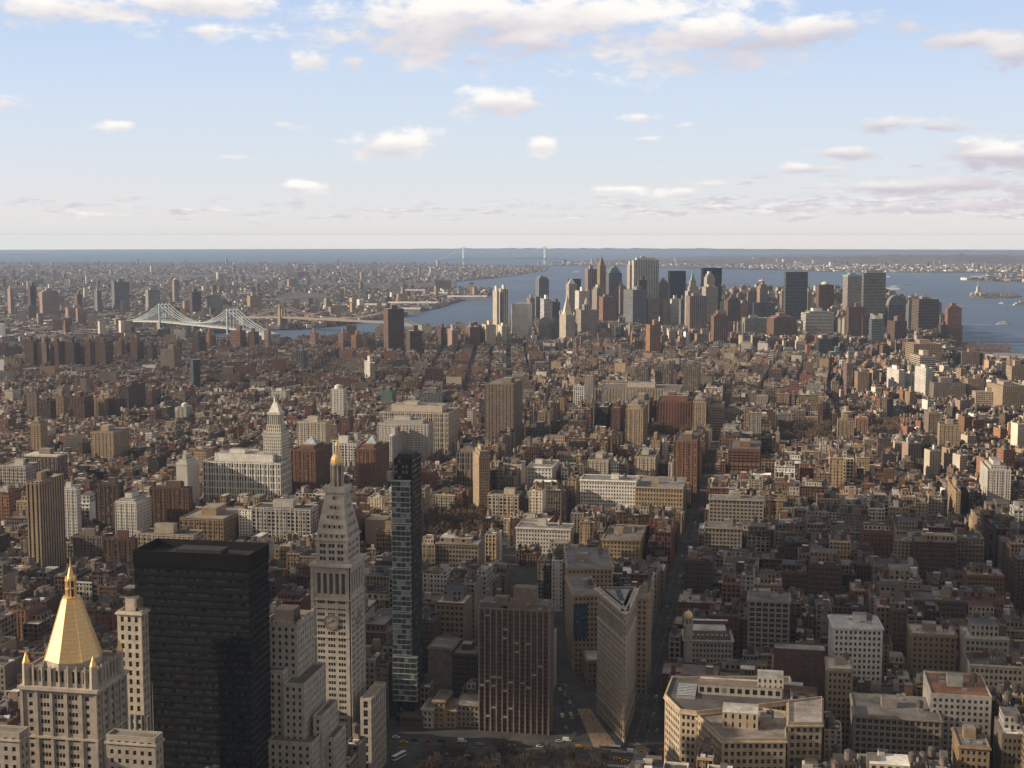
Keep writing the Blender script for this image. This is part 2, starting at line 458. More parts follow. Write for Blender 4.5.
water_sheet()
P = lambda *a: [at(px, row, 0) for px, row in a]
MANHATTAN = [(1450, -1600), (-1500, -1600), (-1900, 0), (-1980, 2200)] + P((-70, 354), (0, 350), (60, 348), (120, 346), (200, 342), (290, 344), (400, 336), (480, 329)) + \
    P((560, 321), (640, 313), (740, 309), (830, 309), (880, 316), (925, 330), (962, 342), (1012, 352), (1080, 358)) + [(1280, 2600), (1420, 1200)]
BROOKLYN = P((-500, 350), (-60, 345), (0, 342.5), (60, 341), (100, 339.5), (160, 337), (205, 333.5), (228, 331), (262, 329.5), (300, 328.5), (340, 324.5), (380, 318), (415, 312),
             (440, 307), (462, 300), (488, 296), (492, 289), (455, 287.5), (400, 288), (356, 288.6), (352, 285.5), (400, 284), (455, 281.5), (500, 277), (546, 270.5), (549, 266), (480, 265),
             (440, 263.2), (300, 262.4), (100, 262.0), (-100, 262.0), (-500, 263))
STATEN = P((549, 265.2), (580, 265.6), (640, 264.6), (700, 267), (780, 269.5), (840, 271.7), (930, 272.6), (1024, 272.4), (1200, 273), (1200, 254.5), (1024, 254), (800, 254), (700, 256.5), (600, 260), (549, 262.6))
BAYONNE = P((960, 279.5), (975, 281), (1024, 282), (1200, 284), (1200, 274.5), (1024, 275), (985, 275.5), (966, 277))
LIBERTY = P((967, 296), (985, 297.4), (1010, 297.4), (1022, 296.2), (1015, 293.6), (985, 293.2))
for nm, pg in (('manhattan_land', MANHATTAN), ('brooklyn_land', BROOKLYN), ('staten_island_land', STATEN), ('bayonne_land', BAYONNE), ('liberty_island_land', LIBERTY)):
    land_sheet(nm, pg, step=900 if nm[0] == 'l' else 2000)


def inside(poly, x, y):
    r = False; j = len(poly) - 1
    for i in range(len(poly)):
        a, b = poly[i], poly[j]
        if (a[1] > y) != (b[1] > y) and x < (b[0] - a[0]) * (y - a[1]) / (b[1] - a[1]) + a[0]: r = not r
        j = i
    return r


def ridge(name, spots, seed):
    """rolling far hills: one closed mound field swept along a curve of (px, distance, height, half depth)"""
    rg = random.Random(seed); V = []; Fc = []; rows = 9
    for i in range(len(spots) - 1):
        a, b = spots[i], spots[i + 1]
        for k in range(14):
            t = k / 14; px, d, h, hd = [a[j] * (1 - t) + b[j] * t for j in range(4)]
            h *= .8 + .35 * rg.random()
            for r in range(rows):
                q = r / (rows - 1) * 2 - 1; x, y = atd(px, d + q * hd)
                V.append((x, y, gz(x, y) - 1.5 + h * (math.cos(q * math.pi) + 1) / 2 * (1 + .15 * rg.random())))
    n = len(V) // rows
    for i in range(n - 1):
        for r in range(rows - 1):
            a = i * rows + r; Fc.append((a, a + rows, a + rows + 1, a + 1))
    me = bpy.data.meshes.new(name); me.from_pydata(V, [], Fc); me.materials.append(MATS['land'])
    for p in me.polygons: p.use_smooth = True
    structure(mesh_obj(name, me))


ridge('hills', [(640, 17500, 8, 1500), (700, 18500, 30, 2500), (790, 19000, 62, 3000), (880, 19500, 85, 3000), (960, 19500, 95, 3200), (1060, 20000, 80, 3200), (1200, 20000, 60, 3000)], 3)
ridge('far_hills', [(230, 45000, 4, 2500), (300, 44000, 26, 2500), (420, 43000, 45, 2500), (520, 42000, 62, 3000), (600, 41000, 70, 3000), (700, 40000, 64, 3000), (840, 38000, 50, 3000), (1000, 36000, 46, 3000), (1200, 36000, 46, 3000)], 5)
ridge('far_shore', [(-300, 33000, 9, 900), (-60, 31000, 12, 900), (60, 30500, 8, 900)], 6)

HAZE = 2.8e-5


def haze_box():
    m = bpy.data.materials.new('haze'); m.use_nodes = True; t = NT(m.node_tree)
    v = t.node('ShaderNodeVolumePrincipled'); v.inputs['Color'].default_value = (.55, .72, 1.0, 1); v.inputs['Density'].default_value = HAZE; v.inputs['Anisotropy'].default_value = .1
    o = t.node('ShaderNodeOutputMaterial'); t.l.new(v.outputs[0], o.inputs['Volume'])
    MATS['haze'] = m; b = MB(); b.box(-70000, 70000, -70000, 70000, -342, 332, m='haze', bottom=True)
    b.build('haze', kind='stuff')


if HAZE: haze_box()


# ------------------------------------------------------------------ city pieces
WATER_TANKS = {}


def tank_mesh(k):
    """barrel on a steel frame, one mesh per size and colour"""
    if k not in WATER_TANKS:
        col = [(.16, .12, .09, 1), (.11, .09, .075, 1), (.2, .17, .14, 1)][k % 3]; s = 1.0 + .15 * (k // 3)
        b = MB(); b.cyl(0, 0, 2.4 * s, 6.2 * s, 2.0 * s, 2.0 * s, 12, col, cap=False, bottom=True)
        for i in range(3): b.cyl(0, 0, (2.9 + i * 1.2) * s, (3.02 + i * 1.2) * s, 2.05 * s, 2.05 * s, 12, (.06, .06, .06, 1), cap=False)
        c = MB(); c.cyl(0, 0, 6.2 * s, 7.5 * s, 2.2 * s, 0, 12, (.09, .08, .075, 1))
        l = MB()
        for i in range(4):
            a = math.pi / 4 + i * math.pi / 2; x, y = 1.5 * s * math.cos(a), 1.5 * s * math.sin(a); l.beam((x, y, 0), (x * .95, y * .95, 2.4 * s), .3)
        WATER_TANKS[k] = (b.mesh('water_tank'), c.mesh('tank_roof'), l.mesh('tank_frame'))
    return WATER_TANKS[k]


def put_tank(root, x, y, z, k, detail=True):
    a, c, l = tank_mesh(k); o = mesh_obj('water_tank', a, root, (x, y, z)); mesh_obj('tank_roof', c, o); mesh_obj('tank_frame', l, o)
    return o


def tank_into(b, x, y, z, k):
    s = 1.0 + .15 * (k // 3); col = [(.16, .12, .09, 1), (.11, .09, .075, 1), (.2, .17, .14, 1)][k % 3]
    b.cyl(x, y, z + 2.2 * s, z + 6.2 * s, 2.0 * s, 2.0 * s, 7, col, cap=False); b.cyl(x, y, z + 6.2 * s, z + 7.5 * s, 2.2 * s, 0, 7, (.09, .08, .075, 1)); b.box(x - 1.2 * s, x + 1.2 * s, y - 1.2 * s, y + 1.2 * s, z, z + 2.2 * s, (.08, .07, .06, 1))


C = {  # base colours
    'red': (.165, .078, .052), 'rust': (.185, .098, .062), 'brown': (0.122, 0.073, 0.050), 'dark': (0.057, 0.046, 0.040), 'umber': (0.090, 0.062, 0.047), 'tan': (0.277, 0.197, 0.122), 'buff': (.31, .235, .155), 'gold': (.33, .245, .155),
    'cream': (.43, .37, .29), 'stone': (.27, .235, .195), 'grey': (0.220, 0.201, 0.180), 'white': (.60, .565, .51), 'slate': (0.131, 0.131, 0.137), 'black': (0.018, 0.017, 0.019), 'bronze': (0.029, 0.022, 0.016),
    'pink': (.235, .165, .13), 'steel': (0.343, 0.324, 0.310), 'green': (0.114, 0.170, 0.130), 'blue': (0.098, 0.124, 0.151), 'orange': (.29, .155, .085), 'silver': (.44, .41, .37), 'glass': (0.163, 0.185, 0.187), 'taupe': (0.196, 0.154, 0.119)}
WORD = {'red': 'dark red brick', 'rust': 'rust red brick', 'brown': 'brown brick', 'dark': 'dark', 'umber': 'dark brown', 'tan': 'tan brick', 'buff': 'buff brick', 'gold': 'golden tan', 'cream': 'cream', 'stone': 'grey-beige stone', 'grey': 'grey',
        'white': 'white', 'slate': 'slate grey', 'black': 'black glass', 'bronze': 'dark bronze', 'pink': 'pinkish brown', 'steel': 'silver grey', 'green': 'green', 'blue': 'blue glass', 'orange': 'orange brick', 'silver': 'pale silver', 'glass': 'pale glass', 'taupe': 'greyish brown'}
ROOFC = [(.05, .046, .042), (.075, .069, .063), (.11, .10, .09), (.16, .142, .122), (.23, .2, .165), (.34, .31, .27), (.58, .55, .5), (.12, .07, .05), (.2, .16, .12)]
ROOFW = [.2, .22, .18, .11, .08, .08, .09, .03, .02]
STY = {'office': (3.0, 3.8, .58, .5), 'vert': (2.6, 3.8, .5, .97), 'horiz': (60., 3.7, .99, .46), 'brick': (3.3, 3.1, .42, .52), 'loft': (2.9, 4.1, .62, .58), 'slab': (3.6, 2.8, .55, .5), 'blank': NOFA, 'punch': (3.6, 3.6, .36, .5),
       'grid': (4.2, 3.9, .7, .66), 'curtain': (1.6, 3.8, .86, .74), 'fine': (2.2, 3.3, .45, .5), 'tall': (3.2, 7.5, .55, .8), 'stripe': (4.6, 3.6, .42, 1.0)}


def c4(c, a=None, v=0.0, g=rng):
    c = C[c] if isinstance(c, str) else c
    k = 1 + v * (g.random() * 2 - 1)
    return (c[0] * k, c[1] * k, c[2] * k, g.random() if a is None else a)


KEEP = []          # picture boxes (left, right, top row, lowest row to keep free, distance) of measured buildings
OCC = []           # (polygon, height) of what stands in front of the rest
FOOT = []          # footprints already taken: (cx, cy, radius, polygon)


def take(poly, pad=1.0):
    cx = sum(p[0] for p in poly) / len(poly); cy = sum(p[1] for p in poly) / len(poly)
    FOOT.append((cx, cy, max(math.hypot(p[0] - cx, p[1] - cy) for p in poly) + pad, poly))


def solve(xl, xc, xr, row, d, th, dep=26.0, dmax=70.0):
    """footprint whose outline shows between picture columns xl..xr with its near corner at xc (measured at picture row `row`)"""
    def dirr(px):
        v = ray(px, row); h = math.hypot(v[0], v[1]); return v[0] / h, v[1] / h
    r = dirr(xc); cx, cy = r[0] * d, r[1] * d
    f = (math.cos(th), math.sin(th)); g = (-math.sin(th), math.cos(th))
    left = math.sin(th + math.atan2(cx, cy)) > 0
    if not left and xc - xl < 1.5: xc = xr
    if left and xr - xc < 1.5: xc = xl
    r = dirr(xc); cx, cy = r[0] * d, r[1] * d
    cr = lambda a, b: a[0] * b[1] - a[1] * b[0]
    hit = lambda u, px: -cr((cx, cy), dirr(px)) / cr(u, dirr(px))
    if left:
        w = hit(f, xr) if xr > xc + .3 else 30.0
        dp = hit(g, xl) if xl < xc - 1.5 else dep
        o = (cx, cy)
    else:
        w = -hit(f, xl) if xl < xc - .3 else 30.0
        dp = hit(g, xr) if xr > xc + 1.5 else dep
        w = min(max(w, 5), 260); o = (cx - f[0] * w, cy - f[1] * w)
    w = min(max(w, 5), 260)
    if not (6 < dp < dmax): dp = dmax if dp > dmax else (dep if dp < 0 else max(dp, 8))
    return o, w, dp


def keep(sp, yt, o, h, k):
    rb = proj(o[0], o[1], gz(*o))[1]; KEEP.append((sp[0], sp[2], yt, yt + (rb - yt) * k, math.hypot(*o)))


def world_poly(o, th, pts):
    c, s = math.cos(th), math.sin(th); return [(o[0] + x * c - y * s, o[1] + x * s + y * c) for x, y in pts]


REFS = []          # (phrase, px, row) of the things that can be named without ambiguity


def ref(phrase, x, y, z):
    p = proj(x, y, z + gz(x, y)); REFS.append((phrase, p[0], p[1]))


def win_wall(mb, wins, p, u, W, z0, z1, cols, rows, wc, rec=.45, m='plain'):
    """a wall with real window openings: cols and rows are spans in metres along the wall and up it"""
    nx, ny = u[1], -u[0]
    pt = lambda s, z, k=0.0: (p[0] + u[0] * s - nx * k, p[1] + u[1] * s - ny * k, z)
    q = lambda a, b, c, d, k=0.0: mb.face([pt(a, c, k), pt(b, c, k), pt(b, d, k), pt(a, d, k)], m, wc)
    z = z0
    for r0, r1 in rows:
        if r0 > z: q(0, W, z, r0)
        s = 0.0
        for c0, c1 in cols:
            if c0 > s: q(s, c0, r0, r1)
            mb.face([pt(c0, r0), pt(c1, r0), pt(c1, r0, rec), pt(c0, r0, rec)], m, wc)
            mb.face([pt(c0, r1, rec), pt(c1, r1, rec), pt(c1, r1), pt(c0, r1)], m, wc)
            mb.face([pt(c0, r0, rec), pt(c0, r1, rec), pt(c0, r1), pt(c0, r0)], m, wc)
            mb.face([pt(c1, r0), pt(c1, r1), pt(c1, r1, rec), pt(c1, r0, rec)], m, wc)
            wins.append((pt((c0 + c1) / 2, r0, rec), math.atan2(u[1], u[0]), c1 - c0, r1 - r0)); s = c1
        if s < W: q(s, W, r0, r1)
        z = r1
    if z < z1: q(0, W, z, z1)


WINM = {}


def window_mesh(w, h, fc):
    k = (round(w, 1), round(h, 1), fc)
    if k not in WINM:
        b = MB(); b.face([(-w / 2, 0, 0), (w / 2, 0, 0), (w / 2, 0, h), (-w / 2, 0, h)], 'glass')
        fr = fc + (1,)
        b.box(-w / 2, w / 2, -.12, -.02, h * .48, h * .54, fr); b.box(-w / 2, w / 2, -.3, -.02, 0, .14, fr)
        if w > 1.6: b.box(-.06, .06, -.1, -.02, .14, h * .48, fr); b.box(-.06, .06, -.1, -.02, h * .54, h, fr)
        WINM[k] = b.mesh('window')
    return WINM[k]


def add_windows(root, wins, fc=(.2, .18, .15), budget=100, name='window'):
    """the windows that show largest become parts, the rest of them one part"""
    c, s = math.cos(root.rotation_euler.z), math.sin(root.rotation_euler.z); L = root.location
    def key(w):
        x, y, z = w[0]; X, Y, Z = L.x + x * c - y * s, L.y + x * s + y * c, L.z + z
        a = proj(X, Y, Z); out = not (4 < a[0] < 1020 and 4 < a[1] < 764)
        return (out, -w[2] * w[3] / (X * X + Y * Y + (Z - CZ) ** 2))
    wins = sorted(wins, key=key)
    for p, a, w, h in wins[:budget]: mesh_obj(name, window_mesh(w, h, fc), root, p, a)
    if wins[budget:]:
        b = MB()
        for p, a, w, h in wins[budget:]:
            b.place(p[0], p[1], p[2], a); b.face([(-w / 2, 0, 0), (w / 2, 0, 0), (w / 2, 0, h), (-w / 2, 0, h)], 'glass'); b.box(-w / 2, w / 2, -.12, -.02, h * .48, h * .54, fc + (1,))
        b.build('window_grid', root, kind='stuff')


def spans(W, n, frac, margin=1.0, groups=None):
    """n window spans evenly set along W; groups: list of windows per bay"""
    if groups:
        out = []; bays = len(groups); bw = (W - 2 * margin) / bays
        for i, g in enumerate(groups):
            ww = bw * frac / max(g, 2); gap = ww * .22; tot = g * ww + (g - 1) * gap; s = margin + bw * (i + .5) - tot / 2
            for k in range(g): out.append((s + k * (ww + gap), s + k * (ww + gap) + ww))
        return out
    bw = (W - 2 * margin) / n; return [(margin + bw * (i + .5 - frac / 2), margin + bw * (i + .5 + frac / 2)) for i in range(n)]


def rowsp(z0, z1, n, frac, sill=.25):
    fh = (z1 - z0) / n; return [(z0 + fh * (i + sill), z0 + fh * (i + sill + frac)) for i in range(n)]


# ------------------------------------------------------------------ the landmark buildings near the camera
def rel(root, o):
    c, s = math.cos(root.rotation_euler.z), math.sin(root.rotation_euler.z); x, y = o[0] - root.location.x, o[1] - root.location.y
    return x * c + y * s, -x * s + y * c


def start(name, sp, yt, d, label, cat, th=0.0, dep=26, dmax=70, refname=None, group=None):
    o, w, dp = solve(*sp, yt, d, th, dep, dmax)
    root = empty(name, (o[0], o[1], gz(*o)), th, label, cat, group)
    take(world_poly(o, th, [(0, 0), (w, 0), (w, dp), (0, dp)]))
    left = math.sin(th + math.atan2(*o)) > 0; h = height_at(o[0] if left else o[0] + w * math.cos(th), o[1] if left else o[1] + w * math.sin(th), yt)
    OCC.append((FOOT[-1][3], h)); keep(sp, yt, o, h, .68)
    if refname: ref(refname, o[0] + w / 2, o[1], h * .8)
    return root, w, dp, h


def block(mb, wins, x0, x1, y0, y1, z0, z1, wc, bay=3.2, wf=.5, fh=3.7, hf=.52, roof=(.16, .15, .14, 1), par=1.0, sides='frl', groups=None, margin=.8, top_gap=1.5, rec=.45):
    """a box with real windows on the sides named (f front, r right, l left, b back)"""
    n = max(1, round((z1 - z0 - top_gap) / fh)); rows = rowsp(z0, z1 - top_gap, n, hf)
    for s, p, u, W in (('f', (x0, y0), (1, 0), x1 - x0), ('r', (x1, y0), (0, 1), y1 - y0), ('b', (x1, y1), (-1, 0), x1 - x0), ('l', (x0, y1), (0, -1), y1 - y0)):
        if s in sides and wins is not None:
            win_wall(mb, wins, p, u, W, z0, z1, spans(W, max(1, round((W - 2 * margin) / bay)), wf, margin, groups if s == 'f' else None), rows, wc, rec)
        else:
            mb.wallq(p, (p[0] + u[0] * W, p[1] + u[1] * W), z0, z1, wc, NOFA, 'plain')
    q = [(x0, y0), (x1, y0), (x1, y1), (x0, y1)]; i = inset(q, .5)
    for a in range(4):
        b = (a + 1) % 4
        mb.face([(*q[a], z1), (*q[b], z1), (*i[b], z1), (*i[a], z1)], 'plain', wc)
        mb.face([(*i[a], z1), (*i[b], z1), (*i[b], z1 - par), (*i[a], z1 - par)], 'plain', wc)
    mb.face([(*p, z1 - par) for p in i], 'roof', roof)


def cornice(mb, x0, x1, y0, y1, z, out, h, wc):
    mb.box(x0 - out, x1 + out, y0 - out, y1 + out, z - h, z, wc, bottom=True)


def gold_pyramid_tower():
    root, w, dp, h = start('gold_pyramid_tower', (21, 95, 125), 672, 610, 'ornate beige stone tower topped by a large golden eight-sided pyramid', 'tower', refname='the gold pyramid tower')
    wc = (.29, .252, .21, 1); wins = []; b = MB()
    block(b, wins, 0, w, 0, dp, 0, h - 9, wc, fh=3.75, hf=.5, wf=.55, groups=[1, 3, 3, 3, 1], bay=3.4, par=.4, rec=.6)
    for x in np.linspace(0, w, 6): b.box(x - .7, x + .7, -.6, -.01, 0, h - 9, wc)
    for y in np.linspace(0, dp, 6): b.box(w + .01, w + .6, y - .7, y + .7, 0, h - 9, wc)
    b.build('wall', root)
    cw = (.36, .31, .25, 1)
    for z_, o_, t_ in ((h - 8, 1.4, 1.4), (h - 30, .8, 1.0), (h - 52, .7, .9)): b = MB(); cornice(b, 0, w, 0, dp, z_, o_, t_, cw); b.build('cornice', root)
    b = MB(); wn2 = []
    block(b, wn2, 1.2, w - 1.2, 1.2, dp - 1.2, h - 8, h, wc, fh=7, hf=.72, wf=.5, bay=2.6, par=.8, top_gap=.8, rec=.7)
    for i in range(9): b.box(1.2 + (w - 2.4) * i / 8 - .35, 1.2 + (w - 2.4) * i / 8 + .35, .6, 1.19, h - 8, h + 1.2, cw)
    for i in range(9): b.box(w - 1.19, w - .6, 1.2 + (dp - 2.4) * i / 8 - .35, 1.2 + (dp - 2.4) * i / 8 + .35, h - 8, h + 1.2, cw)
    b.build('attic', root)
    add_windows(root, wins + wn2, (.16, .14, .12))
    cx, cy = w / 2, dp / 2; r = min(w, dp) * .455
    b = MB(); b.cyl(cx, cy, h - 1, h + 2.2, r + .5, r + .5, 8, cw); b.build('pyramid_base', root)
    b = MB(); r1 = 4.2; b.cyl(cx, cy, h + 2.2, h + 28, r, r1, 8, m='gold')
    for i in range(8):
        a = 2 * math.pi * i / 8; b.beam((cx + r * math.cos(a), cy + r * math.sin(a), h + 2.2), (cx + r1 * math.cos(a), cy + r1 * math.sin(a), h + 28), .35, m='gold')
    b.build('pyramid_roof', root)
    b = MB(); z = h + 28; b.cyl(cx, cy, z, z + 1, 3.9, 3.9, 8, m='gold'); b.cyl(cx, cy, z + 1, z + 9.5, 1.2, 1.1, 8, (.05, .04, .03, 1))
    for i in range(8):
        a = 2 * math.pi * (i + .5) / 8; b.cyl(cx + 2.2 * math.cos(a), cy + 2.2 * math.sin(a), z + 1, z + 8.5, .3, .3, 6, m='gold', cap=False)
        b.cyl(cx + 2.2 * math.cos(a), cy + 2.2 * math.sin(a), z + 8.5, z + 10.5, .4, 0, 6, m='gold')
    b.cyl(cx, cy, z + 4.6, z + 5.2, 2.6, 2.6, 8, m='gold', bottom=True); b.cyl(cx, cy, z + 8.2, z + 8.8, 2.6, 2.6, 8, m='gold', bottom=True); b.build('lantern', root)
    b = MB(); b.cyl(cx, cy, z + 8.9, z + 14, 1.8, .6, 8, m='gold'); b.cyl(cx, cy, z + 14, z + 19, .45, 0, 6, m='gold'); b.build('finial', root)
    for x, y in ((1.6, 1.6), (w - 1.6, 1.6), (w - 1.6, dp - 1.6), (1.6, dp - 1.6)):
        b = MB(); b.cyl(x, y, h - 8, h + 1.5, 1.9, 1.7, 8, cw); o = b.build('turret', root)
        b = MB(); b.cyl(x, y, h + 1.5, h + 2.2, 1.7, 1.7, 8, m='gold'); b.cyl(x, y, h + 2.2, h + 6.4, 1.5, .15, 8, m='gold'); b.build('turret_roof', o)
    for sp, yt, d in (((106, 155, 163), 738, 588), ((-40, 19, 24), 733, 600)):
        o, ww, dd = solve(*sp, yt, d, 0, 24); x, y = rel(root, o); z1 = height_at(o[0] + ww, o[1], yt); b = MB(); wn = []
        block(b, wn, x, x + ww, y, y + dd, 0, z1, wc, fh=3.9, wf=.45, bay=3.6); o2 = b.build('wing', root)
        cb = MB(); cornice(cb, x, x + ww, y, y + dd, z1 - 3, .6, .8, cw); cb.build('wing_cornice', o2)
        add_windows(root, [q for q in wn if q[0][2] > z1 - 22], (.16, .14, .12), 24)
        if sp[0] > 0:
            for k in range(4): m = MB(); m.cyl(x + ww * .35 + k * 2.6, y + 8, z1 - 1, z1 + 6.5, .7, .7, 8, (.1, .1, .1, 1)); m.build('chimney', root)
            m = MB(); m.cyl(x + ww - 3, y + 5, z1 - 1, z1 + 22, .14, .07, 6, (.3, .3, .3, 1)); m.build('flagpole', root)


def black_slab_tower():
    root, w, dp, h = start('black_slab_tower', (134, 248, 268), 555, 700, 'black slab office tower with a sunk dark roof, beside the gold pyramid', 'office tower', refname='the black slab tower')
    b = MB(); wc = (.006, .0053, .0048, 2); fa = (1.75, 3.9, .94, .52); P4 = [(0, 0), (w, 0), (w, dp), (0, dp)]
    b.prism(P4, 0, h - 8, wc, fa, 'facade', (.03, .03, .03, 1))
    for i in range(int((h - 8) / 3.9) + 1): b.box(0, w, -.3, -.02, i * 3.9 - .5, i * 3.9 + .45, (.006, .005, .0045, 2), 'black_metal', bottom=True)
    for i in range(int((h - 8) / 3.9) + 1): b.box(w + .02, w + .3, 0, dp, i * 3.9 - .5, i * 3.9 + .45, (.006, .005, .0045, 2), 'black_metal', bottom=True)
    b.build('wall', root)
    b = MB(); Q = [(-.5, -.5), (w + .5, -.5), (w + .5, dp + .5), (-.5, dp + .5)]; b.prism(Q, h - 8, h, (.012, .011, .01, 1), NOFA, 'black_metal', (.03, .028, .027, 1), 4.5, 'roof'); b.build('parapet', root)
    b = MB(); b.box(w * .3, w * .7, dp * .35, dp * .7, h - 4.5, h - .8, (.03, .03, .03, 1)); b.build('bulkhead', root)
    for k in range(5):
        m = MB(); m.box(w * (.12 + .17 * k), w * (.12 + .17 * k) + 3, dp * .15, dp * .15 + 2.5, h - 4.5, h - 2.4, (.08, .08, .08, 1)); m.build('air_handler', root)


def stepped_white_block():
    d = 735; wc = (.385, .345, .29, 1)
    root, w, dp, h = start('stepped_stone_block', (262, 297, 314), 624, d, 'stepped cream stone block with many punched windows, between the black slab and clock tower', 'office building', dmax=60)
    b = MB(); wins = []
    block(b, wins, 0, w, 0, dp, 0, h, wc, bay=3.5, wf=.42, fh=3.9, hf=.52, par=2.5, roof=(.07, .06, .055, 1))
    for i in range(10): b.box(w * i / 9 - .5, w * i / 9 + .5, -.15, .5, h - .2, h + 1.2, wc)
    for i in range(12): b.box(w - .5, w + .15, dp * i / 11 - .5, dp * i / 11 + .5, h - .2, h + 1.2, wc)
    b.build('wall', root)
    for sp, yt, dd in (((262, 283, 286), 671, d - 7), ((283, 304, 326), 684, d - 14), ((268, 312, 323), 743, d - 22), ((316, 322, 338), 716, d - 10), ((330, 334, 346), 738, d - 6)):
        o, ww, d2 = solve(*sp, yt, dd, 0, 20); x, y = rel(root, o); z1 = height_at(o[0] + ww, o[1], yt); b = MB(); wn = []
        block(b, wn, x, x + ww, y, y + d2, 0, z1, wc, bay=3.5, wf=.42, fh=3.9, hf=.52, roof=(.12, .11, .1, 1)); b.build('setback', root)
        wins += [q for q in wn if q[0][2] > z1 - 70]; take(world_poly(o, 0, [(0, 0), (ww, 0), (ww, d2), (0, d2)]))
    add_windows(root, [q for q in wins if q[0][2] > 25], (.12, .11, .1), 100)
    b = MB(); b.box(w * .2, w * .75, dp * .3, dp * .7, h - 2.5, h + 5, (.1, .08, .07, 1)); b.build('penthouse', root)


def clock_tower():
    d = 812; wc = (.41, .365, .31, 1); cw = (.45, .40, .34, 1)
    root, w, dp, h = start('clock_tower', (312, 349.5, 364), 567, d, 'tall cream stone clock tower with steep pyramid roof and golden lantern', 'clock tower', refname='the stone clock tower', dmax=30)
    b = MB(); wins = []; H = h
    gr = [3, 3, 3]
    n = round((H - 21) / 3.75)
    rows = rowsp(0, H - 20, n, .5); zc = height_at(root.location.x + w / 2, root.location.y, 622)
    col = spans(w, 9, .6, 2.2, gr); rw = []
    for s, p, u, W in (('f', (0, 0), (1, 0), w), ('r', (w, 0), (0, 1), dp)):
        ws = []
        win_wall(b, ws, p, u, W, 0, H - 20, spans(W, 9, .6, 2.0, gr), rows, wc, .5)
        if s == 'f': ws = [q for q in ws if not (abs(q[0][0] - w / 2) < 5.2 and abs(q[0][2] + 1 - zc) < 6)]
        rw += ws
    b.wallq((w, dp), (0, dp), 0, H - 20, wc, NOFA, 'plain'); b.wallq((0, dp), (0, 0), 0, H - 20, wc, NOFA, 'plain')
    # arcade storey
    for s, p, u, W in (('f', (0, 0), (1, 0), w), ('r', (w, 0), (0, 1), dp)):
        ws = []; win_wall(b, ws, p, u, W, H - 20, H, spans(W, 5, .62, 2.2), [(H - 17, H - 4.5)], wc, 2.2)
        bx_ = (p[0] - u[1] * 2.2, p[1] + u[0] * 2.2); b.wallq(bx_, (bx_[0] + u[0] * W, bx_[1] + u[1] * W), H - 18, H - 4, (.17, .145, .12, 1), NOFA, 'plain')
    b.wallq((w, dp), (0, dp), H - 20, H, wc, NOFA, 'plain'); b.wallq((0, dp), (0, 0), H - 20, H, wc, NOFA, 'plain'); b.face([(0, 0, H), (w, 0, H), (w, dp, H), (0, dp, H)], 'roof', (.3, .27, .23, 1))
    for x in (0, w): b.box(x - .9, x + .9, -.5, .3, 0, H, wc)
    b.box(w - .3, w + .5, -.5, .9, 0, H, wc); b.box(w - .3, w + .5, dp - .9, dp, 0, H, wc)
    b.build('wall', root); take(world_poly((root.location.x, root.location.y), 0, [(-2, -2), (w + 2, -2), (w + 2, dp), (0, dp)]))
    for z_, o_, t_ in ((H + 1.2, 1.6, 1.6), (H - 20, .8, .8), (H - 25, .5, .5), (zc - 9, .5, .6)): b = MB(); cornice(b, 0, w, 0, dp, z_, o_, t_, cw); b.build('cornice', root)
    # upper stage with paired windows
    e = 1.9; z1 = height_at(root.location.x + w / 2, root.location.y, 541); b = MB(); wn = []
    for s, p, u, W in (('f', (e, e), (1, 0), w - 2 * e), ('r', (w - e, e), (0, 1), dp - 2 * e)):
        win_wall(b, wn, p, u, W, H + 1.2, z1, spans(W, 6, .6, 1.5, [2, 2, 2]), rowsp(H + 2, z1 - 1.5, 3, .55), wc, .5)
    b.wallq((w - e, dp - e), (e, dp - e), H, z1, wc, NOFA, 'plain'); b.wallq((e, dp - e), (e, e), H, z1, wc, NOFA, 'plain'); cornice(b, e, w - e, e, dp - e, z1 + .8, .7, 1.0, cw); b.build('upper_stage', root)
    # steep pyramid roof
    z2 = height_at(root.location.x + w / 2, root.location.y + dp / 2, 491); b = MB(); q0 = [(e, e), (w - e, e), (w - e, dp - e), (e, dp - e)]; r = 5.6; cx, cy = w / 2, dp / 2
    q1 = [(cx - r, cy - r), (cx + r, cy - r), (cx + r, cy + r), (cx - r, cy + r)]
    for i in range(4):
        j = (i + 1) % 4; b.face([(*q0[i], z1 + .8), (*q0[j], z1 + .8), (*q1[j], z2), (*q1[i], z2)], 'plain', wc)
    b.face([(*p, z2) for p in q1], 'plain', wc); o = b.build('pyramid_roof', root)
    for k, nn in enumerate((5, 4, 3, 2, 1)):
        t = (k + .12) / 5.0; zz = z1 + .8 + (z2 - z1) * t
        for i in range(nn):
            y0 = e + (cy - r - e) * t; sp = (w - 2 * e) * (1 - t) + 2 * r * t; x = cx + (i - (nn - 1) / 2) * sp * .8 / 5 * 1.1
            m = MB(); m.box(-.8, .8, -.35, 1.2, 0, 2.4, wc); m.face([(-.55, -.36, .2), (.55, -.36, .2), (.55, -.36, 2.0), (-.55, -.36, 2.0)], 'glass'); m.build('dormer', o, (x, y0, zz))
            x0 = w - e + (cx + r - w + e) * t; spy = (dp - 2 * e) * (1 - t) + 2 * r * t; y = cy + (i - (nn - 1) / 2) * spy * .8 / 5 * 1.1
            m = MB(); m.box(-.8, .8, -.35, 1.2, 0, 2.4, wc); m.face([(-.55, -.36, .2), (.55, -.36, .2), (.55, -.36, 2.0), (-.55, -.36, 2.0)], 'glass'); m.build('dormer', o, (x0, y, zz), math.pi / 2)
    b = MB(); b.box(cx - r - 1.2, cx + r + 1.2, cy - r - 1.2, cy + r + 1.2, z2, z2 + 3.2, cw, bottom=True)
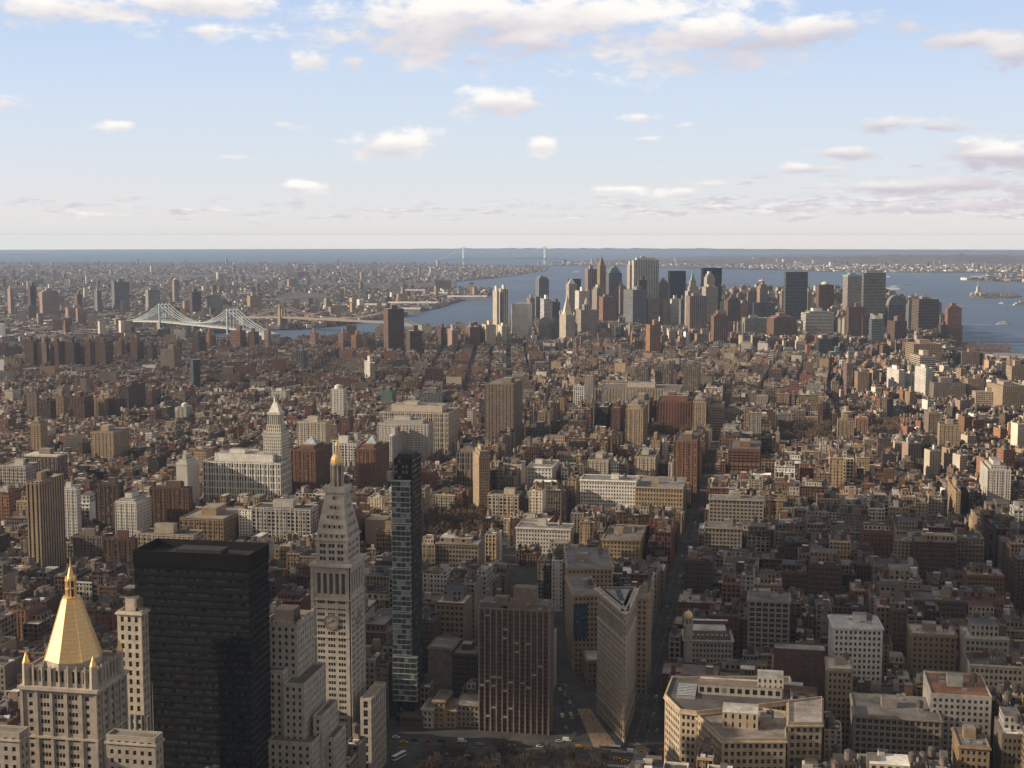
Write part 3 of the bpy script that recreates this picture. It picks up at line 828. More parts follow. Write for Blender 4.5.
    for i in range(7): b.box(cx - r - 1.2 + (2 * r + 2.4) * i / 6 - .3, cx - r - 1.2 + (2 * r + 2.4) * i / 6 + .3, cy - r - 1.4, cy - r - 1.1, z2 + 3.2, z2 + 4.3, cw)
    b.build('balcony', root)
    zl = height_at(root.location.x + cx, root.location.y + cy, 463); b = MB(); b.cyl(cx, cy, z2 + 3.2, zl, 2.9, 2.7, 8, (.2, .17, .14, 1))
    for i in range(8):
        a = 2 * math.pi * (i + .5) / 8; b.cyl(cx + 3.6 * math.cos(a), cy + 3.6 * math.sin(a), z2 + 3.2, zl, .45, .45, 6, cw, cap=False)
    b.cyl(cx, cy, zl - 1, zl + .4, 4.2, 4.2, 8, cw, bottom=True); b.build('cupola', root)
    b = MB(); b.dome(cx, cy, zl + .4, 3.9, 6.0, 12, 5, m='gold'); b.cyl(cx, cy, zl + 6.2, zl + 10.5, 1.1, .9, 8, m='gold'); b.cyl(cx, cy, zl + 10.5, zl + 13.5, 1.2, 0, 8, m='gold'); b.build('gold_dome', root)
    # the clock on the front, with its ring, marks and hands
    for (px_, py_, th) in ((w / 2, 0, 0), (w, dp / 2, math.pi / 2)):
        k = empty('clock', (px_, py_, zc), th); k.parent = root
        def disc(b, r0, r1, y, wc, n=32):
            for i in range(n):
                a, c = 2 * math.pi * i / n, 2 * math.pi * (i + 1) / n
                b.face([(r0 * math.cos(a), y, r0 * math.sin(a)), (r0 * math.cos(c), y, r0 * math.sin(c)), (r1 * math.cos(c), y, r1 * math.sin(c)), (r1 * math.cos(a), y, r1 * math.sin(a))][::-1], 'plain', wc)
        b = MB(); disc(b, 0.01, 4.1, -.55, (.34, .30, .25, 1)); disc(b, 4.1, 4.7, -.75, (.2, .18, .15, 1))
        for i in range(32):
            a, c = 2 * math.pi * i / 32, 2 * math.pi * (i + 1) / 32; b.face([(4.7 * math.cos(a), 0, 4.7 * math.sin(a)), (4.7 * math.cos(c), 0, 4.7 * math.sin(c)), (4.7 * math.cos(c), -.75, 4.7 * math.sin(c)), (4.7 * math.cos(a), -.75, 4.7 * math.sin(a))], 'plain', cw)
        for i in range(12):
            a = 2 * math.pi * i / 12; b.beam((3.0 * math.cos(a), -.62, 3.0 * math.sin(a)), (3.8 * math.cos(a), -.62, 3.8 * math.sin(a)), .35, .1, (.06, .05, .05, 1))
        b.build('dial', k)
        for ln, ang, wd in ((2.3, 40, .42), (3.5, 262, .3)):
            b = MB(); b.beam((0, -.72, 0), (ln * math.sin(R(ang)), -.72, ln * math.cos(R(ang))), wd, .1, (.03, .03, .03, 1)); b.build('clock_hand', k)
    add_windows(root, [q for q in rw + wn if q[0][2] > 15], (.14, .125, .105), 100)
    o, ww, dd = solve(360, 371, 386, 697, d - 6, 0, 20, 60); x, y = rel(root, o); z3 = height_at(o[0] + ww, o[1], 699); b = MB(); wn = []
    block(b, wn, x, x + ww, y, y + dd, 0, z3, wc, bay=4.2, wf=.5, fh=5.5, hf=.72, roof=(.36, .28, .19, 1)); b.build('wing', root); add_windows(root, wn, (.14, .125, .105), 20); take(world_poly(o, 0, [(0, 0), (ww, 0), (ww, dd), (0, dd)]))


def slim_glass_tower():
    d = 905; root, w, dp, h = start('slim_glass_tower', (394, 412, 426), 459, d, 'slender dark tower with stacked pale glass balconies facing the park', 'apartment tower', refname='the slim glass tower', dmax=24)
    b = MB(); wc = (.026, .024, .023, .2); P4 = [(0, 0), (w, 0), (w, dp), (0, dp)]; b.prism(P4, 0, h, wc, (2.6, 3.6, .6, .5), 'facade', (.03, .03, .03, 1), 1.2); b.build('wall', root)
    x, y = root.location.x, root.location.y; zt = height_at(x, y, 480); z0 = height_at(x, y - 2, 699); zm = height_at(x, y, 655)
    zs = [z0, zm]; k = 4
    for i in range(1, k + 1): zs.append(zm + (zt - zm) * i / k)
    for i in range(len(zs) - 1):
        a, c = zs[i] + (1.4 if i else 0), zs[i + 1]; ex = 4.0 if i == 0 else 0; m = MB(); n = max(3, round((c - a) / 3.7)); fh = (c - a) / n; dy = 3.2 if i else 4.2
        m.box(-.9, w * .93 + ex, -dy, -.01, a, c, (.13, .17, .17, 1), 'pale_glass', bottom=True)
        for j in range(n + 1): m.box(-1.1, w * .95 + ex, -dy - .3, -.01, a + j * fh - .28, a + j * fh + .22, (.42, .45, .43, 1), bottom=True)
        for q in range(5): m.box(-1.0 + (w * .93 + ex + .8) * q / 4, -.75 + (w * .93 + ex + .8) * q / 4, -dy - .15, -dy + .05, a, c, (.25, .27, .27, 1))
        pod = m.build('glass_pod', root)
        pr = random.Random(i)
        for j in range(n):
            for q in range(4):
                if pr.random() < .45:
                    xx = -.8 + (w * .93 + ex + .8) * q / 4; s = .25 if pr.random() < .6 else .04; m = MB(); m.face([(xx, -dy - .05, a + j * fh + .4), (xx + 2.6, -dy - .05, a + j * fh + .4), (xx + 2.6, -dy - .05, a + j * fh + fh - .5), (xx, -dy - .05, a + j * fh + fh - .5)], 'plain', (s, s * 1.05, s, 1)); m.build('blind', pod)
    b = MB(); b.box(w * .1, w * .9, dp * .2, dp * .8, h - 1.2, h + 2.5, (.05, .04, .04, 1)); b.build('penthouse', root)
    b = MB(); b.box(-4, -.8, -4, 2, zt, zt + 6, (.3, .27, .23, 1)); b.build('lift_head', root)


def brown_striped_tower():
    d = 880; root, w, dp, h = start('brown_striped_tower', (479, 549, 553), 612, d, 'brown apartment tower with pale vertical ribs, facing the park', 'apartment tower', refname='the brown striped tower', dmax=30)
    b = MB(); wins = []; wc = (.105, .07, .052, 1)
    block(b, wins, 0, w, 0, dp, 0, h, wc, bay=2.9, wf=.52, fh=2.95, hf=.5, par=1.4, roof=(.13, .1, .08, 1), top_gap=2.5, rec=.4); b.build('wall', root)
    b = MB(); nb = 12
    for i in range(nb + 1): b.box(w * i / nb - .35, w * i / nb + .35, -.7, -.01, 0, h + .3, (.24, .19, .155, 1))
    for i in range(5): b.box(w + .01, w + .6, dp * i / 4 - .3, dp * i / 4 + .3, 0, h + .3, (.24, .19, .155, 1))
    b.build('rib', root)
    b = MB(); b.box(-.8, w + .8, -.8, dp + .5, h, h + .9, (.2, .16, .13, 1), bottom=True); b.box(.8, w - .8, .8, dp - .8, h + .9, h + 4.2, (.16, .125, .1, 1)); b.build('parapet', root)
    b = MB(); b.box(w * .48, w * .8, dp * .25, dp * .8, h + 4.2, h + 14, (.2, .15, .115, 1)); b.build('penthouse', root)
    b = MB(); b.box(w * .2, w * .4, dp * .3, dp * .7, h + 4.2, h + 7, (.18, .14, .11, 1)); b.build('bulkhead', root)
    pr = random.Random(4)
    for k in range(30):
        i, j = pr.randrange(nb), pr.randrange(30); m = MB(); x0 = w * i / nb + .5; m.box(x0, x0 + w / nb - 1.0, -.65, -.02, 10 + j * 2.95, 11.1 + j * 2.95, (.32, .28, .24, 1), bottom=True); m.build('balcony', root)
    add_windows(root, wins, (.17, .14, .12), 100)


def triangular_building():
    """wedge building between two avenues, rounded prow towards the park"""
    z = 87.0
    A = at(625.5, 611, z); B = at(636, 588, z); D = at(597.5, 588, z)     # prow, rear right, rear left on the roof
    root = empty('triangular_building', (A[0], A[1], gz(*A)), 0, 'beige stone triangular building with rounded prow and heavy cornice', 'office building'); ref('the triangular building', A[0], A[1], 60)
    rl = lambda p: (p[0] - A[0], p[1] - A[1])
    b_, d_ = rl(B), rl(D); ub = Vector(b_).normalized(); ud = Vector(d_).normalized()
    k = 2.6; p1 = (ud.x * k - .3, ud.y * k - .2); p2 = (ub.x * k + .3, ub.y * k - .2)
    prow = [p1, (p1[0] * .62 - .25, p1[1] * .62 - 1.0), (0, -1.1), (p2[0] * .62 + .25, p2[1] * .62 - 1.0), p2]
    poly = [d_] + prow + [b_]
    take([(p[0] + A[0], p[1] + A[1]) for p in poly], 3); OCC.append((FOOT[-1][3], 87))
    wc = (.41, .335, .25, 1); b = MB(); wins = []; bands = MB(); cw = (.46, .39, .31, 1)
    n = len(poly)
    for i in range(n):
        a, c = poly[i], poly[(i + 1) % n]; L = math.hypot(c[0] - a[0], c[1] - a[1]); u = ((c[0] - a[0]) / L, (c[1] - a[1]) / L)
        if i == n - 1: b.wallq(a, c, 0, z - 3, wc, NOFA, 'plain'); continue
        if L > 8:
            cols = spans(L, max(2, round(L / 2.15)), .52, .8)
            win_wall(b, wins, a, u, L, 0, 12, spans(L, max(2, round(L / 4.3)), .68, .8), [(1, 4.8), (6.2, 10.4)], wc, .5)
            win_wall(b, wins, a, u, L, 12, 66, cols, rowsp(12, 66, 14, .54), wc, .5)
            win_wall(b, wins, a, u, L, 66, z - 3, spans(L, max(2, round(L / 4.3)), .62, .8), [(68, 77.5), (79.5, 82)], wc, .7)
        else:
            win_wall(b, wins, a, u, L, 0, z - 3, [(L * .2, L * .8)], rowsp(2, z - 5, 20, .54), wc, .35)
    b.face([(*p, z - 3) for p in poly], 'roof', (.26, .25, .23, 1)); b.build('wall', root)
    def ring(mb, out, z0, z1, col):
        q = inset(poly, -out)
        for i in range(n):
            j = (i + 1) % n
            mb.face([(*poly[i], z0), (*q[i], z1), (*q[j], z1), (*poly[j], z0)][::-1], 'plain', col)
            mb.face([(*q[i], z1), (*q[j], z1), (*q[j], z1 + .9), (*q[i], z1 + .9)], 'plain', col)
            mb.face([(*q[i], z1 + .9), (*q[j], z1 + .9), (*poly[j], z1 + .9), (*poly[i], z1 + .9)], 'plain', col)
    for zz, o in ((12, .5), (24, .3), (66, .7), (78.2, .4)): ring(bands, o, zz - .6, zz, cw)
    ring(bands, 1.9, z - 3.2, z - 1.4, (.52, .45, .37, 1)); bands.build('cornice', root)
    b = MB(); q = inset(poly, .9); q2 = inset(poly, 1.5)
    for i in range(n):
        j = (i + 1) % n
        b.face([(*poly[i], z - .5), (*poly[j], z - .5), (*poly[j], z + .9), (*poly[i], z + .9)], 'plain', (.42, .36, .29, 1)); b.face([(*poly[i], z + .9), (*poly[j], z + .9), (*q[j], z + .9), (*q[i], z + .9)], 'plain', (.42, .37, .31, 1)); b.face([(*q[i], z + .9), (*q[j], z + .9), (*q[j], z - 3), (*q[i], z - 3)], 'plain', (.2, .18, .16, 1))
    b.build('parapet', root)
    b = MB(); cx = sum(p[0] for p in poly) / n; cy = (b_[1] + d_[1]) / 2
    q3 = inset(poly, 3.6); b.prism(q3, z - 3, z + .2, (.1, .09, .09, 1), NOFA, 'plain', (.26, .25, .235, 1)); b.build('penthouse', root)
    for k2 in range(5):
        t = .45 + .1 * k2; m = MB(); x, y = b_[0] * t * .5 + d_[0] * t * .5, b_[1] * t * .5 + d_[1] * t * .5; m.box(x - 1.6, x + 1.6, y - 1.2, y + 1.2, z + .2, z + 1.6 + .4 * (k2 % 2), (.12, .12, .13, 1)); m.build('air_handler', root)
    add_windows(root, [w_ for w_ in wins], (.16, .14, .12), 100)
    return A, B, D


def gold_domed_building():
    root, w, dp, h = start('gold_domed_building', (683.5, 684, 733), 634, 1005, 'grey stone corner building with a small golden dome on its turret', 'office building', th=R(6), dep=28, refname='the gold-domed corner building')
    b = MB(); wins = []; wc = (.38, .345, .305, 1); block(b, wins, 0, w, 0, dp, 0, h - 5, wc, bay=2.7, wf=.55, fh=4.1, hf=.56, par=.5, roof=(.3, .28, .26, 1)); b.build('wall', root)
    for z_, o_ in ((h - 4.4, 1), (h - 24, .5)): b = MB(); cornice(b, 0, w, 0, dp, z_, o_, o_, (.42, .38, .34, 1)); b.build('cornice', root)
    b = MB(); q0 = [(1, 1), (w - 1, 1), (w - 1, dp - 1), (1, dp - 1)]; q1 = inset(q0, 3.5)
    for i in range(4):
        j = (i + 1) % 4; b.face([(*q0[i], h - 4.4), (*q0[j], h - 4.4), (*q1[j], h + 1.6), (*q1[i], h + 1.6)], 'plain', (.14, .09, .075, 1))
    b.face([(*p, h + 1.6) for p in q1], 'roof', (.5, .47, .43, 1)); r = b.build('mansard_roof', root)
    for i in range(8):
        m = MB(); m.box(-.9, .9, 0, 2.5, 0, 3.6, (.36, .32, .28, 1)); m.face([(-.5, -.02, .4), (.5, -.02, .4), (.5, -.02, 2.8), (-.5, -.02, 2.8)], 'glass'); m.build('dormer', r, (7 + (w - 10) * i / 7.5, 1.0, h - 4.2))
    m = MB(); m.box(6, w - 2, dp - 6, dp - 2, h + 1.6, h + 4.4, (.1, .08, .07, 1), top=(.62, .6, .57, 1)); m.build('bulkhead', root)
    b = MB(); x, y = 3.2, 2.4; b.cyl(x, y, 0, h + 6, 3.6, 3.4, 10, wc); b.cyl(x, y, h + 6, h + 7, 3.9, 3.9, 10, (.45, .4, .36, 1), bottom=True)
    for i in range(8):
        a = 2 * math.pi * i / 8; b.cyl(x + 2.9 * math.cos(a), y + 2.9 * math.sin(a), h + 7, h + 11.5, .4, .4, 6, (.45, .4, .36, 1), cap=False)
    b.cyl(x, y, h + 7, h + 11.5, 2.0, 2.0, 8, (.2, .17, .15, 1)); b.cyl(x, y, h + 11.5, h + 12.3, 3.5, 3.5, 10, (.45, .4, .36, 1), bottom=True); t = b.build('turret', root)
    b = MB(); b.dome(x, y, h + 12.3, 3.5, 4.6, 14, 5, m='gold'); b.cyl(x, y, h + 16.6, h + 18.4, .5, .1, 6, m='gold'); b.build('gold_dome', t)
    for i in range(18):
        a = R(200 + 12 * 0)
    add_windows(root, wins, (.2, .18, .15), 100)


def roof_poly_building(name, pix, z, zb, label, cat, wc, roof, fa, win=True, par=1.2, extra=None, refname=None, bays=3.4, fh=4.2):
    """a building whose roof outline was measured: pix are picture points of the roof edge at height z, counter-clockwise from above"""
    pts = [at(px, row, z) for px, row in pix]; o = (sum(p[0] for p in pts) / len(pts), sum(p[1] for p in pts) / len(pts))
    root = empty(name, (o[0], o[1], gz(*o)), 0, label, cat); take(pts, 2); OCC.append((pts, z)); pl = [(p[0] - o[0], p[1] - o[1]) for p in pts]
    if sum(pl[i][0] * pl[(i + 1) % len(pl)][1] - pl[(i + 1) % len(pl)][0] * pl[i][1] for i in range(len(pl))) < 0: pl = pl[::-1]
    if refname: ref(refname, o[0], o[1], z)
    b = MB(); wins = []; n = len(pl)
    for i in range(n):
        a, c = pl[i], pl[(i + 1) % n]; L = math.hypot(c[0] - a[0], c[1] - a[1]); u = ((c[0] - a[0]) / L, (c[1] - a[1]) / L)
        mx, my = o[0] + (a[0] + c[0]) / 2, o[1] + (a[1] + c[1]) / 2
        if win and L > 4 and u[1] * mx - u[0] * my < 0:
            win_wall(b, wins, a, u, L, zb, z, spans(L, max(1, round(L / bays)), .55, .8), rowsp(zb, z - 2.5, max(1, round((z - zb - 2.5) / fh)), .56), wc, .5)
        else: b.wallq(a, c, zb, z, wc, fa if fa else NOFA, 'facade' if fa else 'plain')
    q = inset(pl, .6)
    for i in range(n):
        j = (i + 1) % n; b.face([(*pl[i], z), (*pl[j], z), (*q[j], z), (*q[i], z)], 'plain', wc); b.face([(*q[i], z), (*q[j], z), (*q[j], z - par), (*q[i], z - par)], 'plain', wc)
    b.face([(*p, z - par) for p in q], 'roof', roof); b.build('wall', root)
    q = inset(pl, -.9); b = MB(); cw = tuple(min(.7, c * 1.15) for c in wc[:3]) + (1,)
    for i in range(n):
        j = (i + 1) % n
        for z0, z1 in ((z - 2.6, z - 1.8),):
            b.face([(*q[i], z0), (*q[j], z0), (*q[j], z1), (*q[i], z1)], 'plain', cw); b.face([(*q[i], z1), (*q[j], z1), (*pl[j], z1), (*pl[i], z1)], 'plain', cw); b.face([(*pl[i], z0), (*pl[j], z0), (*q[j], z0), (*q[i], z0)], 'plain', cw)
    b.build('cornice', root)
    if wins: add_windows(root, wins, (.2, .17, .14), 100)
    return root, pl, z


def park_corner_blocks():
    wc = (.42, .335, .235, 1)
    # front block with slanting left face, blank front with two window columns
    root, pl, z = roof_poly_building('tan_corner_block', [(694, 711), (722, 738), (786, 738), (786, 711), (752, 706)], 58, 0, 'tan stone block with a slanting windowed left side and flat roof, bottom of the view', 'office building', wc, (.26, .225, .19, 1), None, refname='the tan corner block')
    o = root.location
    def pb(name, x0r, x1r, y, z0, z1, wc, roof, dp, m='plain', fa=NOFA):
        a = at(*x0r, z0); c = at(*x1r, z0); b = MB(); b.box(a[0] - o.x, c[0] - o.x, a[1] - o.y, a[1] - o.y + dp, z0, z1, wc, m, fa, top=roof, tm='roof'); return b.build(name, root)
    pb('penthouse', (722, 728), (758, 728), 0, 56.8, 66, wc, (.5, .47, .43, 1), 16, 'facade', (4, 5, .3, .55)); pb('bulkhead', (760, 726), (772, 726), 0, 56.8, 62, (.3, .24, .18, 1), (.3, .27, .24, 1), 8)
    a = at(770, 722, 56.8); put_tank(root, a[0] - o.x, a[1] - o.y, 56.8, 1)
    root, pl, z = roof_poly_building('stone_block', [(788, 700), (788, 722), (822, 722), (822, 696)], 62, 0, 'beige stone block with arched top windows, right of the tan corner block', 'office building', (.36, .29, .21, 1), (.3, .27, .24, 1), None)
    # rear block with a chamfered corner and a skylight roof
    root, pl, z = roof_poly_building('chamfered_corner_block', [(665, 694), (680, 709), (697, 711), (760, 704), (792, 700), (790, 676), (672, 676)], 60, 0, 'buff stone block with chamfered corner and dark roof with a grid skylight', 'office building', (.44, .35, .25, 1), (.10, .09, .085, 1), None, refname='the chamfered corner block')
    o = root.location
    a = at(676, 698, 58.8); b = MB(); b.box(a[0] - o.x, a[0] - o.x + 11, a[1] - o.y, a[1] - o.y + 22, 58.8, 60.5, (.3, .3, .3, 1), top=(.42, .44, .46, 1), tm='plain')
    for i in range(8): b.box(a[0] - o.x, a[0] - o.x + 11, a[1] - o.y + i * 2.8, a[1] - o.y + i * 2.8 + .4, 60.5, 60.8, (.1, .1, .1, 1))
    b.build('skylight', root)
    a = at(698, 694, 58.8); b = MB(); b.box(a[0] - o.x, a[0] - o.x + 48, a[1] - o.y, a[1] - o.y + 12, 58.8, 64.5, (.4, .36, .31, 1), 'facade', (4.5, 5, .6, .5), top=(.2, .15, .11, 1), tm='roof'); b.build('penthouse', root)
    a = at(700, 686, 58.8); b = MB(); b.box(a[0] - o.x, a[0] - o.x + 60, a[1] - o.y + 2, a[1] - o.y + 8, 58.8, 62, (.2, .14, .1, 1), top=(.42, .38, .33, 1), tm='roof'); b.build('bulkhead', root)
    a = at(757, 694, 58.8); b = MB(); b.box(a[0] - o.x, a[0] - o.x + 15, a[1] - o.y - 4, a[1] - o.y + 12, 58.8, 70, (.5, .45, .38, 1), 'facade', (3, 4, .4, .5), top=(.4, .37, .33, 1), tm='roof'); b.build('stair_tower', root)


def finish_building(root, w, dp, h, seed, wc):
    """roof furniture of a nearer building"""
    g = random.Random(seed); b = MB(); x, y = w * (.15 + .4 * g.random()), dp * (.3 + .2 * g.random()); bw, bd, bh = min(w * .4, 9), min(dp * .35, 8), 3 + 3 * g.random()
    b.box(x, x + bw, y, y + bd, h - 1.1, h + bh, wc, top=(.22, .2, .18, 1), tm='roof'); b.build('bulkhead', root)
    put_tank(root, w * .78, dp * (.35 + .3 * g.random()), h - 1.1, g.randrange(6))
    for i in range(2 + g.randrange(3)):
        b = MB(); xx, yy = w * (.1 + .75 * g.random()), dp * (.1 + .75 * g.random()); s = 1.2 + g.random(); b.box(xx, xx + s * 1.6, yy, yy + s, h - 1.1, h - 1.1 + s * .8, (.28, .28, .27, 1)); b.build('air_handler', root)


def windowed(name, sp, yt, d, label, cat, col, th=0.0, bay=3.2, wf=.5, fh=3.9, hf=.54, dep=26, roofc=(.16, .15, .14, 1), wfc=(.2, .17, .14), cor=True, refname=None, tank=True, n=100, seed=0, dmax=70):
    """a mid-distance building near enough for real windows"""
    root, w, dp, h = start(name, sp, yt, d, label, cat, th, dep, dmax, refname); wc = c4(col, 1)
    b = MB(); wins = []; block(b, wins, 0, w, 0, dp, 0, h, wc, bay=bay, wf=wf, fh=fh, hf=hf, par=1.1, roof=roofc, sides='frl', top_gap=2.2); b.build('wall', root)
    if cor:
        b = MB(); cornice(b, 0, w, 0, dp, h - .8, .8, .9, tuple(min(.7, c * 1.15) for c in wc[:3]) + (1,))
        b2 = MB(); b2.box(-.25, w + .25, -.25, dp, h * .25, h * .25 + .5, wc, bottom=True); b.build('cornice', root); b2.build('string_course', root)
        # keep the roof open: the cornice only shows as a rim, so sink a roof sheet on it
        r = MB(); r.face([(.8, .8, h - .79), (w - .8, .8, h - .79), (w - .8, dp - .8, h - .79), (.8, dp - .8, h - .79)], 'roof', roofc); r.build('roof', root)
    c, s = math.cos(th), math.sin(th)
    vis = []
    for q in wins:
        a = q[1]; nx, ny = math.sin(a), -math.cos(a); X = root.location.x + q[0][0] * c - q[0][1] * s; Y = root.location.y + q[0][0] * s + q[0][1] * c
        if (nx * c - ny * s) * X + (nx * s + ny * c) * Y < 0: vis.append(q)
    add_windows(root, vis, wfc, n)
    if tank: finish_building(root, w, dp, h, seed, wc)
    return root, w, dp, h


gold_pyramid_tower(); black_slab_tower(); stepped_white_block(); clock_tower(); slim_glass_tower(); brown_striped_tower()
PROW, REAR_R, REAR_L = triangular_building()
gold_domed_building(); park_corner_blocks()

windowed('office_building', (117, 141, 146), 612, 700, 'pale stone building with dark punched windows behind the black slab', 'office building', 'cream', bay=4.0, wf=.45, fh=4.6, hf=.6, seed=1)
windowed('billboard_building', (566, 573.5, 599), 594, 1010, 'tan building with a tall dark blue billboard on its front', 'office building', 'gold', th=R(14), bay=3.0, seed=2, refname='the billboard building')
windowed('office_building', (562, 567, 613), 567, 1085, 'long golden tan building behind the billboard building', 'office building', 'gold', th=R(10), bay=3.2, seed=3)
windowed('corner_building', (583, 587, 602), 660, 985, 'small brown corner building tucked behind the triangular building', 'office building', 'tan', th=R(14), bay=3.0, roofc=(.4, .38, .35, 1), seed=4, tank=False)
windowed('office_building', (636, 648, 652), 597, 965, 'tan building just behind the triangular building, along the avenue', 'office building', 'gold', seed=5, bay=3.1)
windowed('white_loft_building', (833, 833.5, 883), 626, 945, 'tall white stone building with a dark cornice and regular windows', 'office building', 'white', th=R(4), bay=3.0, wf=.5, dep=30, roofc=(.5, .48, .45, 1), seed=6, refname='the tall white stone building')
windowed('loft_building', (911, 911.5, 957), 633, 985, 'plain tan brick box with a light roof edge, right of the tall white stone building', 'loft building', 'tan', th=R(0), bay=3.6, wf=.4, seed=7, roofc=(.4, .36, .3, 1))
windowed('loft_building', (748, 748.5, 790), 601, 1025, 'grey building with wide dark window bays, right of the gold-domed building', 'loft building', 'stone', bay=4.6, wf=.72, hf=.66, th=R(0), seed=8)
windowed('loft_building', (826, 827, 853), 668, 885, 'narrow buff stone building with a white-edged roof behind the stone block', 'loft building', 'buff', bay=3.0, th=R(0), seed=9, roofc=(.5, .48, .44, 1))
windowed('brick_building', (773, 774, 826), 648, 925, 'dark red-brown building with a white roof wall', 'loft building', 'brown', bay=4, wf=.2, hf=.3, th=0, seed=10, roofc=(.3, .28, .25, 1), tank=False, cor=False, dep=16)
windowed('loft_building', (930, 931, 992), 693, 850, 'low white-fronted building with an orange rust roof', 'loft building', 'silver', bay=3.2, th=R(0), seed=11, roofc=(.22, .11, .055, 1), dep=44, cor=False)
windowed('loft_building', (853, 854, 942), 714, 832, 'wide grey stone building with large arched window bays', 'loft building', 'stone', bay=3.6, wf=.66, hf=.62, seed=12, dep=40)
windowed('loft_building', (958, 959, 990), 745, 800, 'narrow buff building with two rows of windows, bottom right', 'loft building', 'tan', bay=3.0, seed=13, dep=30)
windowed('white_building', (527, 552, 559), 467, 1720, 'bright cream-white apartment block with small windows and lit front', 'apartment block', 'white', bay=4.2, wf=.45, fh=4.4, hf=.5, seed=14, refname='the bright cream-white block')
windowed('mansard_building', (580, 636, 639), 481, 1565, 'wide white building with a mansard roof and rounded corner', 'office building', 'white', bay=3.1, fh=4, seed=15, refname='the white mansard building')
windowed('office_building', (635, 683, 690), 488, 1560, 'wide tan stone building with a tall window band under its cornice', 'office building', 'buff', bay=3.3, fh=5, hf=.6, seed=16)
windowed('office_building', (516, 570, 574), 529, 1385, 'wide pale stone building with many windows behind the brown striped tower', 'office building', 'silver', bay=3.0, seed=17)
windowed('office_building', (602, 640, 666), 540, 1310, 'golden tan building with a blank wall and a few window columns', 'office building', 'gold', bay=3.6, seed=18)
windowed('office_building', (709, 709.5, 764), 500, 1500, 'wide grey-beige building with deep window bays along the avenue', 'office building', 'stone', bay=4.0, wf=.66, hf=.6, seed=19)
windowed('office_building', (704, 704.5, 742), 528, 1370, 'grey-beige stone building with a heavy top storey along the avenue', 'office building', 'stone', bay=3.4, wf=.6, hf=.6, seed=20)


# ------------------------------------------------------------------ single buildings measured in the photograph
def drow(px, row):
    x, y = at(px, row); return math.hypot(x, y)


